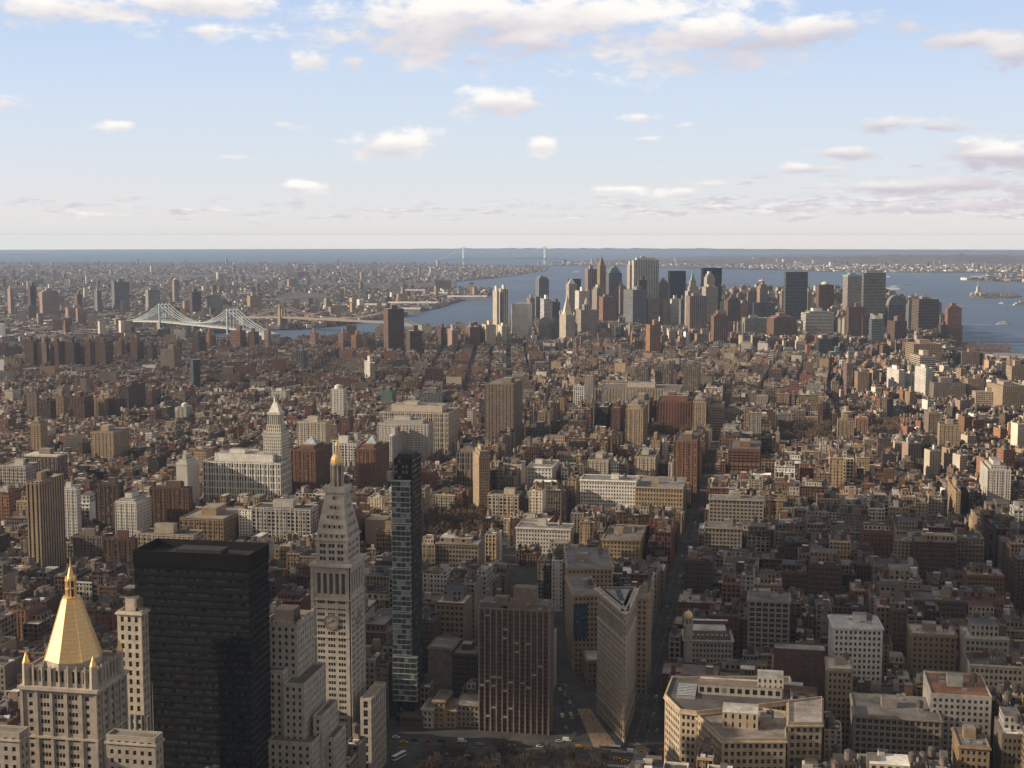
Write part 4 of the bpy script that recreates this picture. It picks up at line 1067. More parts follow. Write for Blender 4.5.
# kind | outline left, corner, right | top row | distance m, or -row of the base | colour | facade | turn deg | roof | label ('' = written from its look and neighbours)
SPEC = """
apartment_tower|26 39 64|482|-592|gold|stripe|0|b|tan apartment tower with dark vertical balcony strips at the left edge|the striped tan tower
apartment_tower|62 76 78|488|-560|white|fine|0|b||
apartment_block|95 118 123|484|-545|umber|brick|0|t||
apartment_block|115 136 151|502|-548|white|fine|0|s|white apartment block with stepped top and small tower|the stepped white block
apartment_block|73 102 106|536|-570|taupe|brick|0|b||
apartment_block|104 134 137|539|-575|brown|brick|0|b||
office_block|150 188 192|488|-540|brown|punch|0|t|brown block with arched top windows and a roof stair tower|
apartment_tower|176 187 199|463|-518|silver|blank|0|s|pale grey tower with a blank windowless front|the blank pale tower
office_block|180 223 247|519|-553|tan|loft|0|b|broad tan block with a cluttered reddish roof|
apartment_block|138 193 203|535|-563|cream|loft|0|b|low cream block just above the black slab tower|
office_block|0 25 38|466|-497|silver|loft|0|b||
office_block|25 57 67|456|-492|taupe|vert|0|c|grey-brown block with a pale arcaded crown|the arcaded block
apartment_tower|30 40 47|424|-462|gold|fine|0|s||
apartment_block|91 113 129|432|-470|buff|fine|0|b|tan apartment block with lit front and dark side|the two-toned tan block
office_block|203 280 291|463|-515|white|tall|0|m|large white office block with two tiers of tall columns|the columned white block
office_block|252 310 318|509|-553|silver|grid|0|t|wide office building with greenish windows behind the clock tower|
office_block|365 385 391|520|-556|buff|blank|0|n||
office_block|376 394 397|530|-566|tan|loft|0|b||
apartment_block|297 325 330|422|-466|cream|brick|0|b||
office_block|330 356 360|443|-478|white|grid|0|b|white office block with a coarse square window grid|the white grid block
apartment_tower|291 315 332|450|-506|rust|brick|0|p|left rust red brick tower with small glass pyramid on top|the left rust red tower
apartment_tower|355 375 389|449|-506|rust|brick|0|p|right rust red brick tower with small glass pyramid on top|the right rust red tower
apartment_tower|331 343 346|389|-424|white|fine|0|d|slim white rounded tower with a domed top|the slim white tower
office_block|381 448 458|413|-462|cream|tall|0|m|long cream building with columns under a flat roof|the long columned building
apartment_block|378 428 433|424|-468|silver|fine|0|s|pale block with stepped wings in front of the long columned building|
apartment_block|384 392 441|436|-474|silver|brick|0|t||
apartment_tower|473 479 490|456|-522|buff|fine|16|s|slender tan tower beside the bare park trees|the slender tan tower
church|457 480 482|452|-500|taupe|tall|0|q|dark church with pinnacled square tower|
apartment_block|488 518 522|495|-525|cream|grid|0|b||
apartment_tower|485 513 526|384|-452|taupe|fine|0|b|big grey-brown slab tower with a dark side and roof box|the big grey-brown slab
apartment_block|526 545 549|428|-445|taupe|loft|0|b||
apartment_tower|597 608 612|407|-440|dark|brick|0|b||
apartment_tower|611 620 625|408|-442|red|brick|0|b||
apartment_tower|626 643 648|409|-462|buff|brick|0|s|tan stepped tower with lit face left of the red stone block|the tan stepped tower
apartment_block|630 649 653|401|-432|tan|brick|0|b||
apartment_tower|651 660 662|440|-470|tan|brick|0|t||
apartment_tower|674 697 703|441|-503|rust|brick|0|b|broad rust brown brick slab along the avenue|the rust brown slab
library|657 691 696|402|-433|red|stripe|0|m|deep red stone library block with tall window slots|the red stone block
apartment_tower|693 706 710|402|-438|buff|brick|0|s|stepped tan tower with a pointed top right of the red stone block|the pointed tan tower
office_block|708 723 726|407|-437|gold|loft|0|d|golden tan building with a dark domed roof|
office_block|599 680 698|389|-412|cream|vert|0|b|long low cream slab behind the red stone block|
apartment_tower|637 648 651|367|-402|taupe|grid|0|b|left of three alike grey-brown towers with gridded fronts|
apartment_tower|655 671 674|365|-402|taupe|grid|0|b|middle of three alike grey-brown towers with gridded fronts|the middle gridded tower
apartment_tower|682 699 703|365|-404|taupe|grid|0|b|right of three alike grey-brown towers with gridded fronts|
apartment_block|588 608 613|460|-490|cream|fine|0|t||
apartment_block|635 655 660|457|-487|cream|punch|0|t||
office_block|729 760 763|449|-487|rust|horiz|0|b||
apartment_block|765 776 778|433|-465|gold|brick|0|b||
apartment_tower|980 988 1011|469|-520|silver|brick|0|s|pale stepped tower with dark brown side at right|the pale stepped tower
apartment_block|919 956 960|491|-530|tan|brick|0|b||
apartment_block|957 958 969|492|-525|dark|stripe|0|b||
apartment_block|939 940 960|424|-455|buff|fine|0|b|tan slab block standing alone among low roofs, with a bright left edge|the tan slab block
apartment_tower|924 929 941|413|-442|taupe|brick|4|b||
apartment_block|837 838 854|420|-446|tan|brick|0|b||
apartment_block|855 856 868|418|-440|orange|brick|0|b||
apartment_tower|843 847 853|363|-398|pink|vert|8|b||
apartment_tower|853 858 869|372|-400|tan|brick|8|b||
apartment_tower|887 899 905|370|-398|white|slab|18|b|white tower with lit left face, left of the brightest white tower|the left white tower
apartment_tower|904 910 914|374|-396|white|slab|18|b||
apartment_tower|915 926 933|368|-403|white|slab|18|b|brightest white tower with sunlit left face, near the river|the brightest white tower
apartment_block|926 934 966|383|-405|taupe|brick|8|b|long grey-brown slab right of the brightest white tower|
apartment_block|964 968 984|379|-404|tan|brick|8|b||
apartment_block|984 1003 1028|386|-415|buff|punch|14|b|big brown river warehouse with sunlit left side|the big brown river warehouse
office_block|902 914 942|344|-372|tan|loft|10|b||
office_block|908 920 936|356|-380|cream|horiz|12|b||
apartment_block|958 962 980|352|-372|pink|brick|10|b||
apartment_block|897 903 906|391|-408|orange|brick|15|b||
apartment_block|905 910 916|392|-410|tan|brick|15|b||
office_block|1006 1012 1030|366|-388|buff|punch|14|b||
apartment_block|838 844 852|412|-432|tan|loft|6|b||
apartment_block|758 792 795|395|-413|pink|loft|0|b||
office_block|975 976 1011|392|-412|cream|loft|6|b||
apartment_tower|382 388 404|309|-356|brown|fine|14|b|tall brown brick tower standing alone near the east river|the lone brown tower
apartment_block|404 410 422|331|-358|umber|brick|14|b||
apartment_tower|296 303 307|351|-376|slate|grid|0|b||
apartment_tower|190 193 200|360|-396|blue|curtain|6|n|thin blue glass tower among low brick houses|the thin blue tower
apartment_tower|24 33 38|341|-374|brown|fine|0|b||
apartment_tower|37 46 49|343|-374|pink|fine|0|b||
apartment_tower|50 58 65|342|-374|brown|fine|0|b||
apartment_tower|65 74 80|343|-372|umber|fine|0|b||
apartment_tower|80 90 95|342|-372|brown|fine|0|b||
apartment_tower|95 105 113|341|-370|brown|fine|0|b||
apartment_tower|115 121 125|341|-362|rust|fine|0|b||
apartment_tower|130 137 144|341|-366|brown|fine|0|b||
apartment_tower|146 152 157|346|-366|umber|fine|0|b||
apartment_tower|160 174 181|349|-375|taupe|fine|0|b||
apartment_tower|171 177 182|343|-360|brown|fine|0|b||
apartment_tower|192 199 205|337|-358|umber|fine|0|b||
apartment_tower|206 209 212|333|-352|orange|fine|0|b||
apartment_tower|230 240 246|331|-352|rust|fine|0|b||
apartment_tower|248 254 259|332|-352|brown|fine|0|b||
apartment_tower|264 268 271|331|-352|pink|fine|0|b||
apartment_tower|338 343 349|333|-352|pink|fine|0|b||
apartment_tower|351 356 362|335|-354|orange|fine|0|b||
apartment_tower|310 315 319|333|-350|pink|fine|0|b||
apartment_tower|26 36 39|392|-424|taupe|fine|0|b||
apartment_tower|38 50 55|401|-428|umber|fine|0|b||
apartment_tower|55 63 68|396|-424|tan|fine|0|b||
apartment_tower|69 84 93|397|-428|brown|fine|0|b||
apartment_tower|93 104 108|399|-425|tan|fine|0|b||
apartment_tower|106 115 120|399|-424|brown|fine|0|b||
apartment_tower|120 128 145|386|-418|umber|fine|0|b||
apartment_tower|144 152 161|390|-412|brown|fine|0|b||
apartment_block|178 186 192|407|-424|silver|brick|0|d|small pale round-topped block among low roofs|
apartment_block|215 240 245|374|-388|umber|brick|0|b||
apartment_block|271 286 290|391|-402|white|loft|0|b||
office_block|361 370 375|363|-384|silver|brick|12|b||
apartment_block|419 442 447|393|-410|slate|loft|0|b||
apartment_block|381 392 396|391|-408|green|brick|0|b||
apartment_tower|646 650 661|325|-362|orange|brick|20|b|orange-brown brick tower in front of the downtown cluster|the orange-brown tower
apartment_tower|482 486 496|325|-350|cream|brick|20|b||
apartment_tower|497 502 507|326|-348|cream|brick|20|b||
apartment_tower|436 441 446|328|-350|umber|brick|14|b||
apartment_tower|447 452 458|330|-352|pink|brick|14|b||
apartment_tower|462 470 480|327|-350|brown|brick|14|b||
apartment_tower|470 474 482|326|-348|umber|brick|14|b||
office_block|511 528 532|304|4350|silver|blank|0|n|windowless flat beige tower left of downtown|the windowless beige tower
apartment_tower|491 497 499|291|4260|cream|stripe|18|b|left half of the pale twin-slab tower by the river|
apartment_tower|498 503 508|289|4280|cream|stripe|18|b|right half of the pale twin-slab tower by the river|the pale twin-slab tower
office_tower|534 539 549|279|5300|slate|office|20|m|dark slate tower with a narrow roof box, left end of the skyline|the dark slate tower
office_tower|534 536 542|297|5250|slate|office|20|n||
office_tower|538 544 551|299|5050|white|horiz|20|b||
office_tower|550 554 560|302|5100|umber|vert|20|b||
office_tower|526 530 535|298|5150|taupe|office|20|b||
office_tower|558 562 574|333|4350|tan|fine|20|b||
office_tower|568 570 581|279|5500|black|office|20|n||
office_tower|566 569 577|284|5450|cream|vert|20|y||
courthouse|558 566 575|315|4150|cream|vert|24|k|cream courthouse tower with a tall pointed pyramid roof|the pointed courthouse tower
office_tower|576 581 597|310|4250|stone|stripe|22|k2|grey stone municipal tower with a small crown|
office_tower|585 588 597|269|5050|pink|stripe|22|b|pinkish striped tower touching the spired tower|
office_tower|597 600 606|266|5000|tan|vert|22|z|tan stepped tower with a tall needle spire|the needle-spired tower
office_tower|606 609 622|273|5350|slate|vert|22|o|dark tower with a stepped greenish dome top|
office_tower|599 603 615|297|4700|rust|fine|22|b||
office_tower|575 579 590|291|4900|silver|office|22|b||
office_tower|592 597 604|290|4800|stone|vert|22|s||
office_tower|616 620 626|287|5000|pink|fine|22|s||
office_tower|627 630 633|265|5150|cream|vert|22|b||
office_tower|632 634 659|260|4930|silver|stripe|20|m|broad silver tower with fine vertical stripes, tallest of downtown|the silver striped tower
office_tower|637 639 647|280|4700|umber|office|22|b||
office_tower|623 633 647|290|4500|slate|office|30|b|wide dark grey slab in front of the silver striped tower|the wide dark grey slab
office_tower|646 648 658|299|4520|taupe|office|22|b||
office_tower|659 661 668|283|4950|stone|vert|22|s||
office_tower|668 670 686|271|4900|black|curtain|22|n|black box tower right of the silver striped tower|the black box tower
office_tower|660 663 671|304|4550|pink|brick|22|s||
office_tower|670 672 680|299|4600|silver|office|22|b||
office_tower|679 681 687|299|4500|slate|office|22|b||
office_tower|685 688 700|291|4430|silver|vert|22|g|pale gothic tower with green spire and stepped shoulders|the green-spired gothic tower
office_tower|701 703 722|268|4950|black|curtain|22|n|tallest black glass tower behind a pale stepped one|the tall black glass tower
office_tower|704 707 715|277|4600|silver|vert|22|s||
office_tower|702 706 718|287|4500|stone|fine|22|b||
office_tower|686 690 707|296|4300|pink|stripe|22|b|broad pinkish brown tower with vertical stripes|the broad pinkish tower
office_tower|694 697 712|334|4150|pink|brick|20|b||
office_tower|711 714 728|316|4000|rust|stripe|16|s|reddish brown art deco tower with stepped top|the reddish deco tower
office_tower|727 730 737|338|4050|rust|vert|16|b||
office_tower|725 728 740|300|4800|brown|fine|20|s||
office_tower|738 741 748|305|4900|tan|fine|20|s||
office_tower|747 750 757|292|5000|tan|vert|20|s||
office_tower|742 745 768|318|4400|grey|punch|18|b||
office_tower|753 756 775|303|4650|slate|office|18|b||
office_tower|757 760 768|288|4900|pink|brick|18|r|pink stepped tower with a flat ringed crown|the pink ringed tower
office_tower|767 774 797|318|4250|rust|vert|18|s|broad red-brown stepped building with dark top|the broad red-brown building
office_tower|784 786 808|272|4500|slate|curtain|16|n|tall grey glass tower with sharp flat top|the tall grey glass tower
office_tower|806 808 812|292|4700|tan|office|16|b||
office_tower|780 782 786|291|4800|tan|vert|16|b||
office_tower|816 819 834|285|4900|brown|office|16|d|brown tower with a pale domed cap|the pale-capped tower
office_tower|801 806 834|313|4350|silver|horiz|14|s|white stepped office block with a curved top|
office_tower|843 848 863|277|4800|grey|office|14|c2|grey tower with a green copper roof|
office_tower|862 864 886|273|4550|grey|curtain|12|m|tall grey glass tower with an open top band at right|the tall banded grey tower
office_tower|846 849 865|307|4250|brown|vert|12|b||
office_tower|861 863 872|316|4250|umber|office|12|b||
office_tower|886 889 907|305|4600|slate|office|12|e|grey tower with a rounded vaulted top|the round-topped tower
office_tower|887 895 907|321|4200|brown|vert|26|b||
office_tower|869 872 884|319|4000|glass|curtain|10|c3|slender pale glass tower with a lit crown at right|the slender pale glass tower
office_tower|912 919 939|299|4450|taupe|curtain|16|b|grey tower with a bright left edge by the harbour|the bright-edged tower
office_tower|906 909 913|304|4500|slate|office|14|b||
office_tower|945 948 962|308|4350|rust|fine|14|s|brown brick tower stepping down beside the water|the brown waterside tower
office_tower|938 941 948|325|4320|umber|fine|14|b||
office_block|777 780 805|352|3950|grey|punch|8|b||
office_block|805 807 811|345|3900|red|blank|8|n|narrow block with a bright red blank side|
office_block|793 797 806|341|4020|cream|brick|12|b||
office_tower|816 819 833|339|3850|dark|grid|8|b||
office_block|828 831 842|352|3800|blue|office|8|b||
office_block|843 848 858|352|3900|cream|horiz|14|b||
office_block|773 776 782|345|4000|tan|brick|10|b||
office_block|594 598 611|333|4250|tan|brick|18|s||
office_block|611 616 626|338|4350|umber|brick|18|b||
office_block|535 540 556|341|4250|brown|brick|14|b||
office_block|528 532 537|336|4250|white|brick|14|b||
office_block|557 561 568|352|3950|tan|brick|14|b||
office_block|714 720 732|322|4500|pink|vert|16|b||
apartment_tower|6 10 13|289|6000|pink|fine|14|b||
apartment_tower|22 30 36|286|6100|umber|fine|14|b||
office_block|35 42 59|292|5900|pink|brick|14|s||
office_block|64 68 83|308|5600|tan|loft|14|b||
office_tower|107 114 129|282|6200|slate|office|14|b|broad bluish grey tower across the river left of the bridge|
office_tower|143 148 160|290|6000|grey|office|14|b||
office_tower|172 174 179|280|6900|taupe|fine|14|d|slim domed bank tower far across the river|
office_tower|188 192 201|292|5900|umber|office|14|b||
office_tower|204 210 221|295|5900|grey|office|14|b||
office_block|246 250 262|296|5900|tan|brick|14|b||
apartment_tower|94 97 101|291|6000|slate|fine|14|b||
apartment_tower|74 77 82|294|6200|brown|fine|14|b||
"""
SPEC_OBJ = []      # what the label writer still has to name
ONE = {}


def roof_part(root, kind, w, dp, h, wc, g, tall):
    def box(name, x0, x1, y0, y1, z0, z1, c=None, m='plain', fa=NOFA):
        b = MB(); b.box(w * x0, w * x1, dp * y0, dp * y1, z0, z1, c or wc, m, fa, top=(.2, .19, .17, 1), tm='roof'); return b.build(name, root)
    if kind == 'b' or kind == 't' or kind == 'c':
        x = .2 + .3 * g.random(); box('bulkhead', x, x + .35, .3, .7, h - 1, h + (4 + 5 * g.random()) * (1.6 if tall else 1))
    if kind == 't' or (kind == 'b' and not tall and g.random() < .6): put_tank(root, w * .8, dp * .55, h - 1, g.randrange(6))
    if kind == 'm': box('penthouse', .12, .88, .2, .8, h - 1, h + 8); box('bulkhead', .3, .5, .3, .6, h + 8, h + 13)
    if kind == 's':
        fa = root['_fa']
        a_ = .1 + .08 * g.random(); z_ = h * (.04 + .03 * g.random())
        box('setback', a_, 1 - a_, .1, .9, h - 1, h + z_, None, 'facade', fa); box('penthouse', .3, .62, .25, .75, h + z_, h + z_ + (9 if tall else 5))
    if kind == 'd':
        b = MB(); b.cyl(w / 2, dp / 2, h - 1, h + 2.5, min(w, dp) * .42, min(w, dp) * .4, 16, wc); b.dome(w / 2, dp / 2, h + 2.5, min(w, dp) * .4, min(w, dp) * .28, 16, 4, (.5, .48, .45, 1) if root['category'] != 'office block' else (.1, .1, .1, 1)); b.build('dome', root)
    if kind == 'p':
        b = MB(); b.box(w * .2, w * .8, dp * .2, dp * .8, h - 1, h + 3, wc); b.cyl(w / 2, dp / 2, h + 3, h + 12, min(w, dp) * .38, 0, 4, (.3, .34, .36, 1), ph=math.pi / 4, cap=False); b.build('glass_pyramid', root)
    if kind == 'q':
        for x in (.06, .94): b = MB(); b.box(w * x - 1.4, w * x + 1.4, 0, 2.8, h - 1, h + 9, wc); b.cyl(w * x, 1.4, h + 9, h + 15, 1.5, 0, 6, wc); b.build('pinnacle', root)
        b = MB(); b.face([(0, 0, h), (w, 0, h), (w / 2, 0, h + 8)], 'plain', wc); b.face([(w, 0, h), (w, dp, h), (w / 2, dp, h + 8), (w / 2, 0, h + 8)], 'roof', (.1, .1, .11, 1)); b.face([(0, dp, h), (0, 0, h), (w / 2, 0, h + 8), (w / 2, dp, h + 8)], 'roof', (.1, .1, .11, 1)); b.build('gable_roof', root)
    if kind == 'k':     # pointed courthouse roof
        b = MB(); b.cyl(w / 2, dp / 2, h, h + 58, min(w, dp) * .62, .8, 4, wc, ph=math.pi / 4, cap=False); b.build('pyramid_roof', root)
        for x, y in ((.04, .04), (.96, .04), (.04, .96), (.96, .96)): b = MB(); b.box(w * x - 2, w * x + 2, dp * y - 2, dp * y + 2, h - 1, h + 9, wc); b.build('turret', root)
    if kind == 'k2':
        box('setback', .3, .7, .3, .7, h - 1, h + 16, None, 'facade', root['_fa']); b = MB(); b.cyl(w / 2, dp / 2, h + 16, h + 28, w * .13, w * .12, 12, wc); b.cyl(w / 2, dp / 2, h + 28, h + 38, w * .1, 0, 12, wc); b.build('cupola', root)
    if kind == 'y':
        b = MB(); b.cyl(w / 2, dp / 2, h, h + 22, min(w, dp) * .6, 3, 4, (.35, .38, .36, 1), ph=math.pi / 4); b.build('pyramid_roof', root)
    if kind == 'z':
        z = h
        for k, q in enumerate((.15, .27, .37)): box('setback', q, 1 - q, q, 1 - q, z - .5, z + 12, None, 'facade', root['_fa']); z += 9
        b = MB(); b.cyl(w / 2, dp / 2, z, z + 8, 3.2, 1.4, 8, wc); b.cyl(w / 2, dp / 2, z + 8, z + 20, 1.2, .3, 6, wc); b.build('spire', root)
    if kind == 'g':
        z = h
        box('setback', .16, .84, .16, .84, z - .5, z + 14, None, 'facade', root['_fa']); box('setback', .26, .74, .26, .74, z + 14, z + 32, None, 'facade', root['_fa'])
        b = MB(); gc = (.2, .3, .26, 1); b.cyl(w / 2, dp / 2, z + 32, z + 56, w * .24, w * .06, 4, gc, ph=math.pi / 4); b.cyl(w / 2, dp / 2, z + 56, z + 66, w * .05, 0, 6, gc); b.build('spire', root)
    if kind == 'o':
        gc = (.13, .17, .16, 1)
        for k, q in enumerate((.1, .22)): box('setback', q, 1 - q, q, 1 - q, h - .5 + 9 * k, h + 9 * (k + 1), gc)
        b = MB(); b.dome(w / 2, dp / 2, h + 18, w * .24, 12, 12, 4, gc); b.build('dome', root)
    if kind == 'r':
        box('setback', .15, .85, .15, .85, h - .5, h + 12, None, 'facade', root['_fa']); b = MB(); b.cyl(w / 2, dp / 2, h + 12, h + 24, w * .22, w * .2, 14, wc); b.cyl(w / 2, dp / 2, h + 24, h + 27, w * .5, w * .46, 18, (.5, .42, .42, 1), bottom=True); b.cyl(w / 2, dp / 2, h + 27, h + 33, w * .18, w * .1, 12, wc); b.build('crown', root)
    if kind == 'c2': box('copper_roof', -.01, 1.01, -.01, 1.01, h, h + 7, (.2, .32, .27, 1)); box('penthouse', .2, .6, .2, .8, h + 7, h + 13)
    if kind == 'c3':
        for k in range(4): b = MB(); x = w * (.15 + .7 * (k % 2)); y = dp * (.15 + .7 * (k // 2)); b.box(x - 2, x + 2, y - 2, y + 2, h - 1, h + 14, (.5, .5, .48, 1)); b.build('crown', root)
        box('bulkhead', .3, .7, .3, .7, h - 1, h + 9, (.45, .4, .34, 1))
    if kind == 'e':     # barrel vault
        b = MB(); n = 10; rr = w * .5; pr = [(w / 2 - rr * math.cos(math.pi * i / n), h + min(w * .55, 50) * math.sin(math.pi * i / n)) for i in range(n + 1)]
        for i in range(n): b.face([(pr[i][0], 0, pr[i][1]), (pr[i][0], dp, pr[i][1]), (pr[i + 1][0], dp, pr[i + 1][1]), (pr[i + 1][0], 0, pr[i + 1][1])][::-1], 'plain', wc)
        b.face([(p[0], 0, p[1]) for p in pr][::-1], 'plain', wc); b.face([(p[0], dp, p[1]) for p in pr], 'plain', wc); b.build('vaulted_roof', root)
    if kind == 'c':
        b = MB(); cornice(b, 0, w, 0, dp, h + .6, 1.0, 2.2, (.45, .41, .35, 1)); b.build('cornice', root)


def build_spec():
    g = random.Random(77)
    for line in SPEC.strip().split('\n'):
        kind, xs, yt, d, col, sty, th, top, label, rf = line.split('|')
        xl, xc, xr = map(float, xs.split()); yt = float(yt); d = float(d); th = R(float(th))
        if d < 0: d = drow(xc, -d)
        if th > 0: th = max(th, R(10) - math.atan((xc - 775) / F))
        o, w, dp = solve(xl, xc, xr, yt, d, th, 30 if d < 3000 else 36, 75)
        left = math.sin(th + math.atan2(*o)) > 0; q = (0, 0) if left else (w * math.cos(th), w * math.sin(th)); h = height_at(o[0] + q[0], o[1] + q[1], yt)
        root = empty(kind, (o[0], o[1], gz(*o)), th); fa = STY[sty]; wc = c4(col, None, .06, g)
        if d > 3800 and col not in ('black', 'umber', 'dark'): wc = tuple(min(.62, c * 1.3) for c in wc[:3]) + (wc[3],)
        if d > 3300 or sty in ('curtain', 'stripe'): wc = wc[:3] + (2 + g.random(),)
        if fa[0] and d > 3000: fa = (fa[0] * 1.35, fa[1] * 1.2, fa[2], fa[3])
        root['_fa'] = fa; root['category'] = kind.replace('_', ' ')
        take(world_poly(o, th, [(0, 0), (w, 0), (w, dp), (0, dp)]), 2); OCC.append((FOOT[-1][3], h)); keep((xl, xc, xr), yt, o, h, (.72 if d < 3400 else .74))
        b = MB(); P4 = [(0, 0), (w, 0), (w, dp), (0, dp)]; rc = c4(g.choices(ROOFC, ROOFW)[0], 1)
        if d < 2600 and fa[0] and w > 14:      # piers in relief on the nearer ones
            for i in range(0, int(w / 5) + 1): b.box(i * w / int(w / 5) - .3, i * w / int(w / 5) + .3, -.35, -.01, 0, h - .5, wc)
            for i in range(0, max(1, int(dp / 6)) + 1): b.box(w + .01, w + .35, i * dp / max(1, int(dp / 6)) - .3, i * dp / max(1, int(dp / 6)) + .3, 0, h - .5, wc)
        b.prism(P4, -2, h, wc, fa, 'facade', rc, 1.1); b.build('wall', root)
        if d < 2400: m = MB(); cornice(m, -.01, w + .01, -.01, dp * .5, h - 1.5, .5, .7, tuple(min(.7, c * 1.2) for c in wc[:3]) + (1,)); m.build('cornice', root)
        roof_part(root, top, w, dp, h, wc, g, d > 3000)
        del root['_fa']
        hh = h * (.75 if top != 'n' else .85); pc = proj(o[0] + w / 2 * math.cos(th), o[1] + w / 2 * math.sin(th), hh)
        if rf: ref(rf, o[0] + w / 2 * math.cos(th), o[1] + w / 2 * math.sin(th), hh)
        roofw = {'s': 'stepped top', 'b': 'box on its flat roof', 't': 'water tank on its roof', 'n': 'plain flat top', 'm': 'roof penthouse', 'd': 'domed roof', 'y': 'pyramid roof'}.get(top, 'shaped roof')
        if label: tag(root, label, kind.replace('_', ' '))
        else: SPEC_OBJ.append(dict(o=root, px=pc[0], row=pc[1], w=w, h=h, col=WORD[col], roof=roofw, noun=kind.replace('_', ' '), px0=xl, px1=xr, row0=yt))


build_spec()


def stepped_white_tower():
    """white wedding-cake tower with a colonnade, pyramid roof and lantern"""
    d = 1640; root, w, dp, h = start('stepped_white_tower', (263, 281, 289), 433, d, 'white stone tower with columned top, pyramid roof and slender lantern', 'tower', refname='the white lantern tower', dmax=36)
    wc = (.52, .48, .41, 1); b = MB(); b.prism([(0, 0), (w, 0), (w, dp), (0, dp)], 0, h, wc, (2.4, 3.8, .42, .6), 'facade', (.3, .28, .25, 1), 1); b.build('wall', root)
    cx, cy = w / 2, dp / 2; z = h; Z = lambda r: height_at(root.location.x + cx, root.location.y + cy, r)
    b = MB(); r = w * .40; b.box(cx - r, cx + r, cy - r, cy + r, z - .5, Z(424), wc, 'facade', (2.4, 3.8, .42, .6)); b.build('setback', root)
    z = Z(424); r = w * .32; b = MB(); b.box(cx - r + 1.5, cx + r - 1.5, cy - r + 1.5, cy + r - 1.5, z, Z(414), (.2, .18, .16, 1))
    for i in range(7):
        for s in ((cx - r + 2 * r * i / 6, cy - r), (cx + r, cy - r + 2 * r * i / 6), (cx - r, cy - r + 2 * r * i / 6)): b.cyl(s[0], s[1], z, Z(414), .75, .7, 8, wc, cap=False)
    b.box(cx - r - 1, cx + r + 1, cy - r - 1, cy + r + 1, Z(414), Z(411.5), wc, bottom=True); b.build('colonnade', root)
    b = MB(); b.cyl(cx, cy, Z(411.5), Z(402), r * 1.25, r * .42, 4, (.62, .6, .55, 1), ph=math.pi / 4); b.build('pyramid_roof', root)
    b = MB(); b.cyl(cx, cy, Z(402), Z(398.5), 2.4, 2.3, 8, wc); b.cyl(cx, cy, Z(398.5), Z(395.5), 2.4, .2, 8, (.3, .3, .25, 1)); b.build('lantern', root)


stepped_white_tower()
b = MB(); bx = solve(574, 574, 587, 604, 1009, R(14))[0]; b.face([(0, 0, 0), (9.3, 0, 0), (9.3, 0, 25), (0, 0, 25)], 'plain', (.03, .045, .075, 1)); b.box(-.4, 9.7, -.2, .35, -.5, 25.5, (.035, .05, .08, 1), bottom=True)
g_ = random.Random(8)
for i in range(10):
    x, z, s = 1 + 6.6 * g_.random(), 8 + 14 * g_.random(), .6 + 1.3 * g_.random(); b.box(x, x + s, -.23, -.205, z, z + s * (.5 + g_.random()), (.07, .17, .25, 1), bottom=True)
zt = height_at(bx[0], bx[1], 604); o = b.build('billboard', None, (bx[0] + .3, bx[1] - .55, gz(*bx) + zt - 25.5), R(14)); tag(o, 'tall dark blue billboard with pale blue shapes on the tan building', 'billboard')


# ------------------------------------------------------------------ the low shops at the foot of the towers
x0 = 380
for i, (xl, xr, yt, col, rc, lb) in enumerate(((400, 423, 716, 'brown', 1, 'low brown shop block at the foot of the slim glass tower'), (422, 433, 708, 'silver', 4, 'narrow pale shop house second from the slim glass tower'), (433, 445, 700, 'tan', 2, 'narrow tan brick house between pale shop houses'), (445, 456, 709, 'gold', 3, 'narrow golden yellow house front facing the park'), (456, 480, 704, 'stone', 5, 'grey five-storey house next to the brown striped tower'))):
    windowed('shop_house', (xl, xr - .2, xr), yt, 893, lb, 'house', col, bay=2.8, fh=3.6, wf=.5, roofc=tuple(ROOFC[rc]) + (1,), seed=40 + i, tank=False, n=20, dep=20)
windowed('loft_building', (428, 452, 453), 648, 955, 'plain grey-brown block behind the low shop houses', 'loft building', 'taupe', bay=5, wf=.1, hf=.1, seed=50, tank=False, dep=26); windowed('loft_building', (452, 477, 478), 654, 950, 'dark grey loft building with wide window bays left of the brown striped tower', 'loft building', 'umber', bay=4.2, wf=.7, hf=.62, seed=51)


# ------------------------------------------------------------------ streets, parks, cars and trees near the triangular building
AVE = [-2010, -1800, -1610, -1430, -1240, -1040, -830, -620, -480, -345, -215, -83, 200, 445, 690]
STREET0, PITCHY = 30.0, 80.5


def flat(name, pts, z, mat, step=2000, kind='structure'):
    b = MB(); b.face([(x, y, gz(x, y) + z) for x, y in pts], mat); o = b.build(name)
    o['kind'] = kind; return o


flat('road', [(-700, 480), (520, 480), (520, 1750), (-1000, 1750)], .30, 'asphalt')
UNION = P((422, 545), (484, 545), (478, 517), (430, 517)); WASH = P((772, 449), (835, 449), (830, 430), (778, 430)); WASH2 = P((632, 441), (694, 441), (694, 433), (640, 433))
TOMP = P((322, 375), (366, 375), (362, 358), (328, 358)); SEWARD = P((295, 394), (318, 394), (316, 378), (298, 378)); HUDSON = P((868, 438), (900, 438), (898, 424), (874, 424))
MADSQ = [(-205, 610), (-100, 610), (-92, 815), (-205, 815)]
flat('park_ground', MADSQ, .5, 'land'); flat('park_ground', UNION, .5, 'land'); flat('park_ground', WASH, .4, 'land')
PLAZA = P((577, 709), (594, 748.5), (618, 748.5), (590, 709))
flat('plaza', PLAZA, .36, 'plaza_tan')
flat('traffic_island', P((588, 752), (596, 768), (606, 768), (601, 752)), .36, 'paving'); flat('traffic_island', P((636, 742), (632, 762), (648, 762), (650, 750)), .36, 'paving')


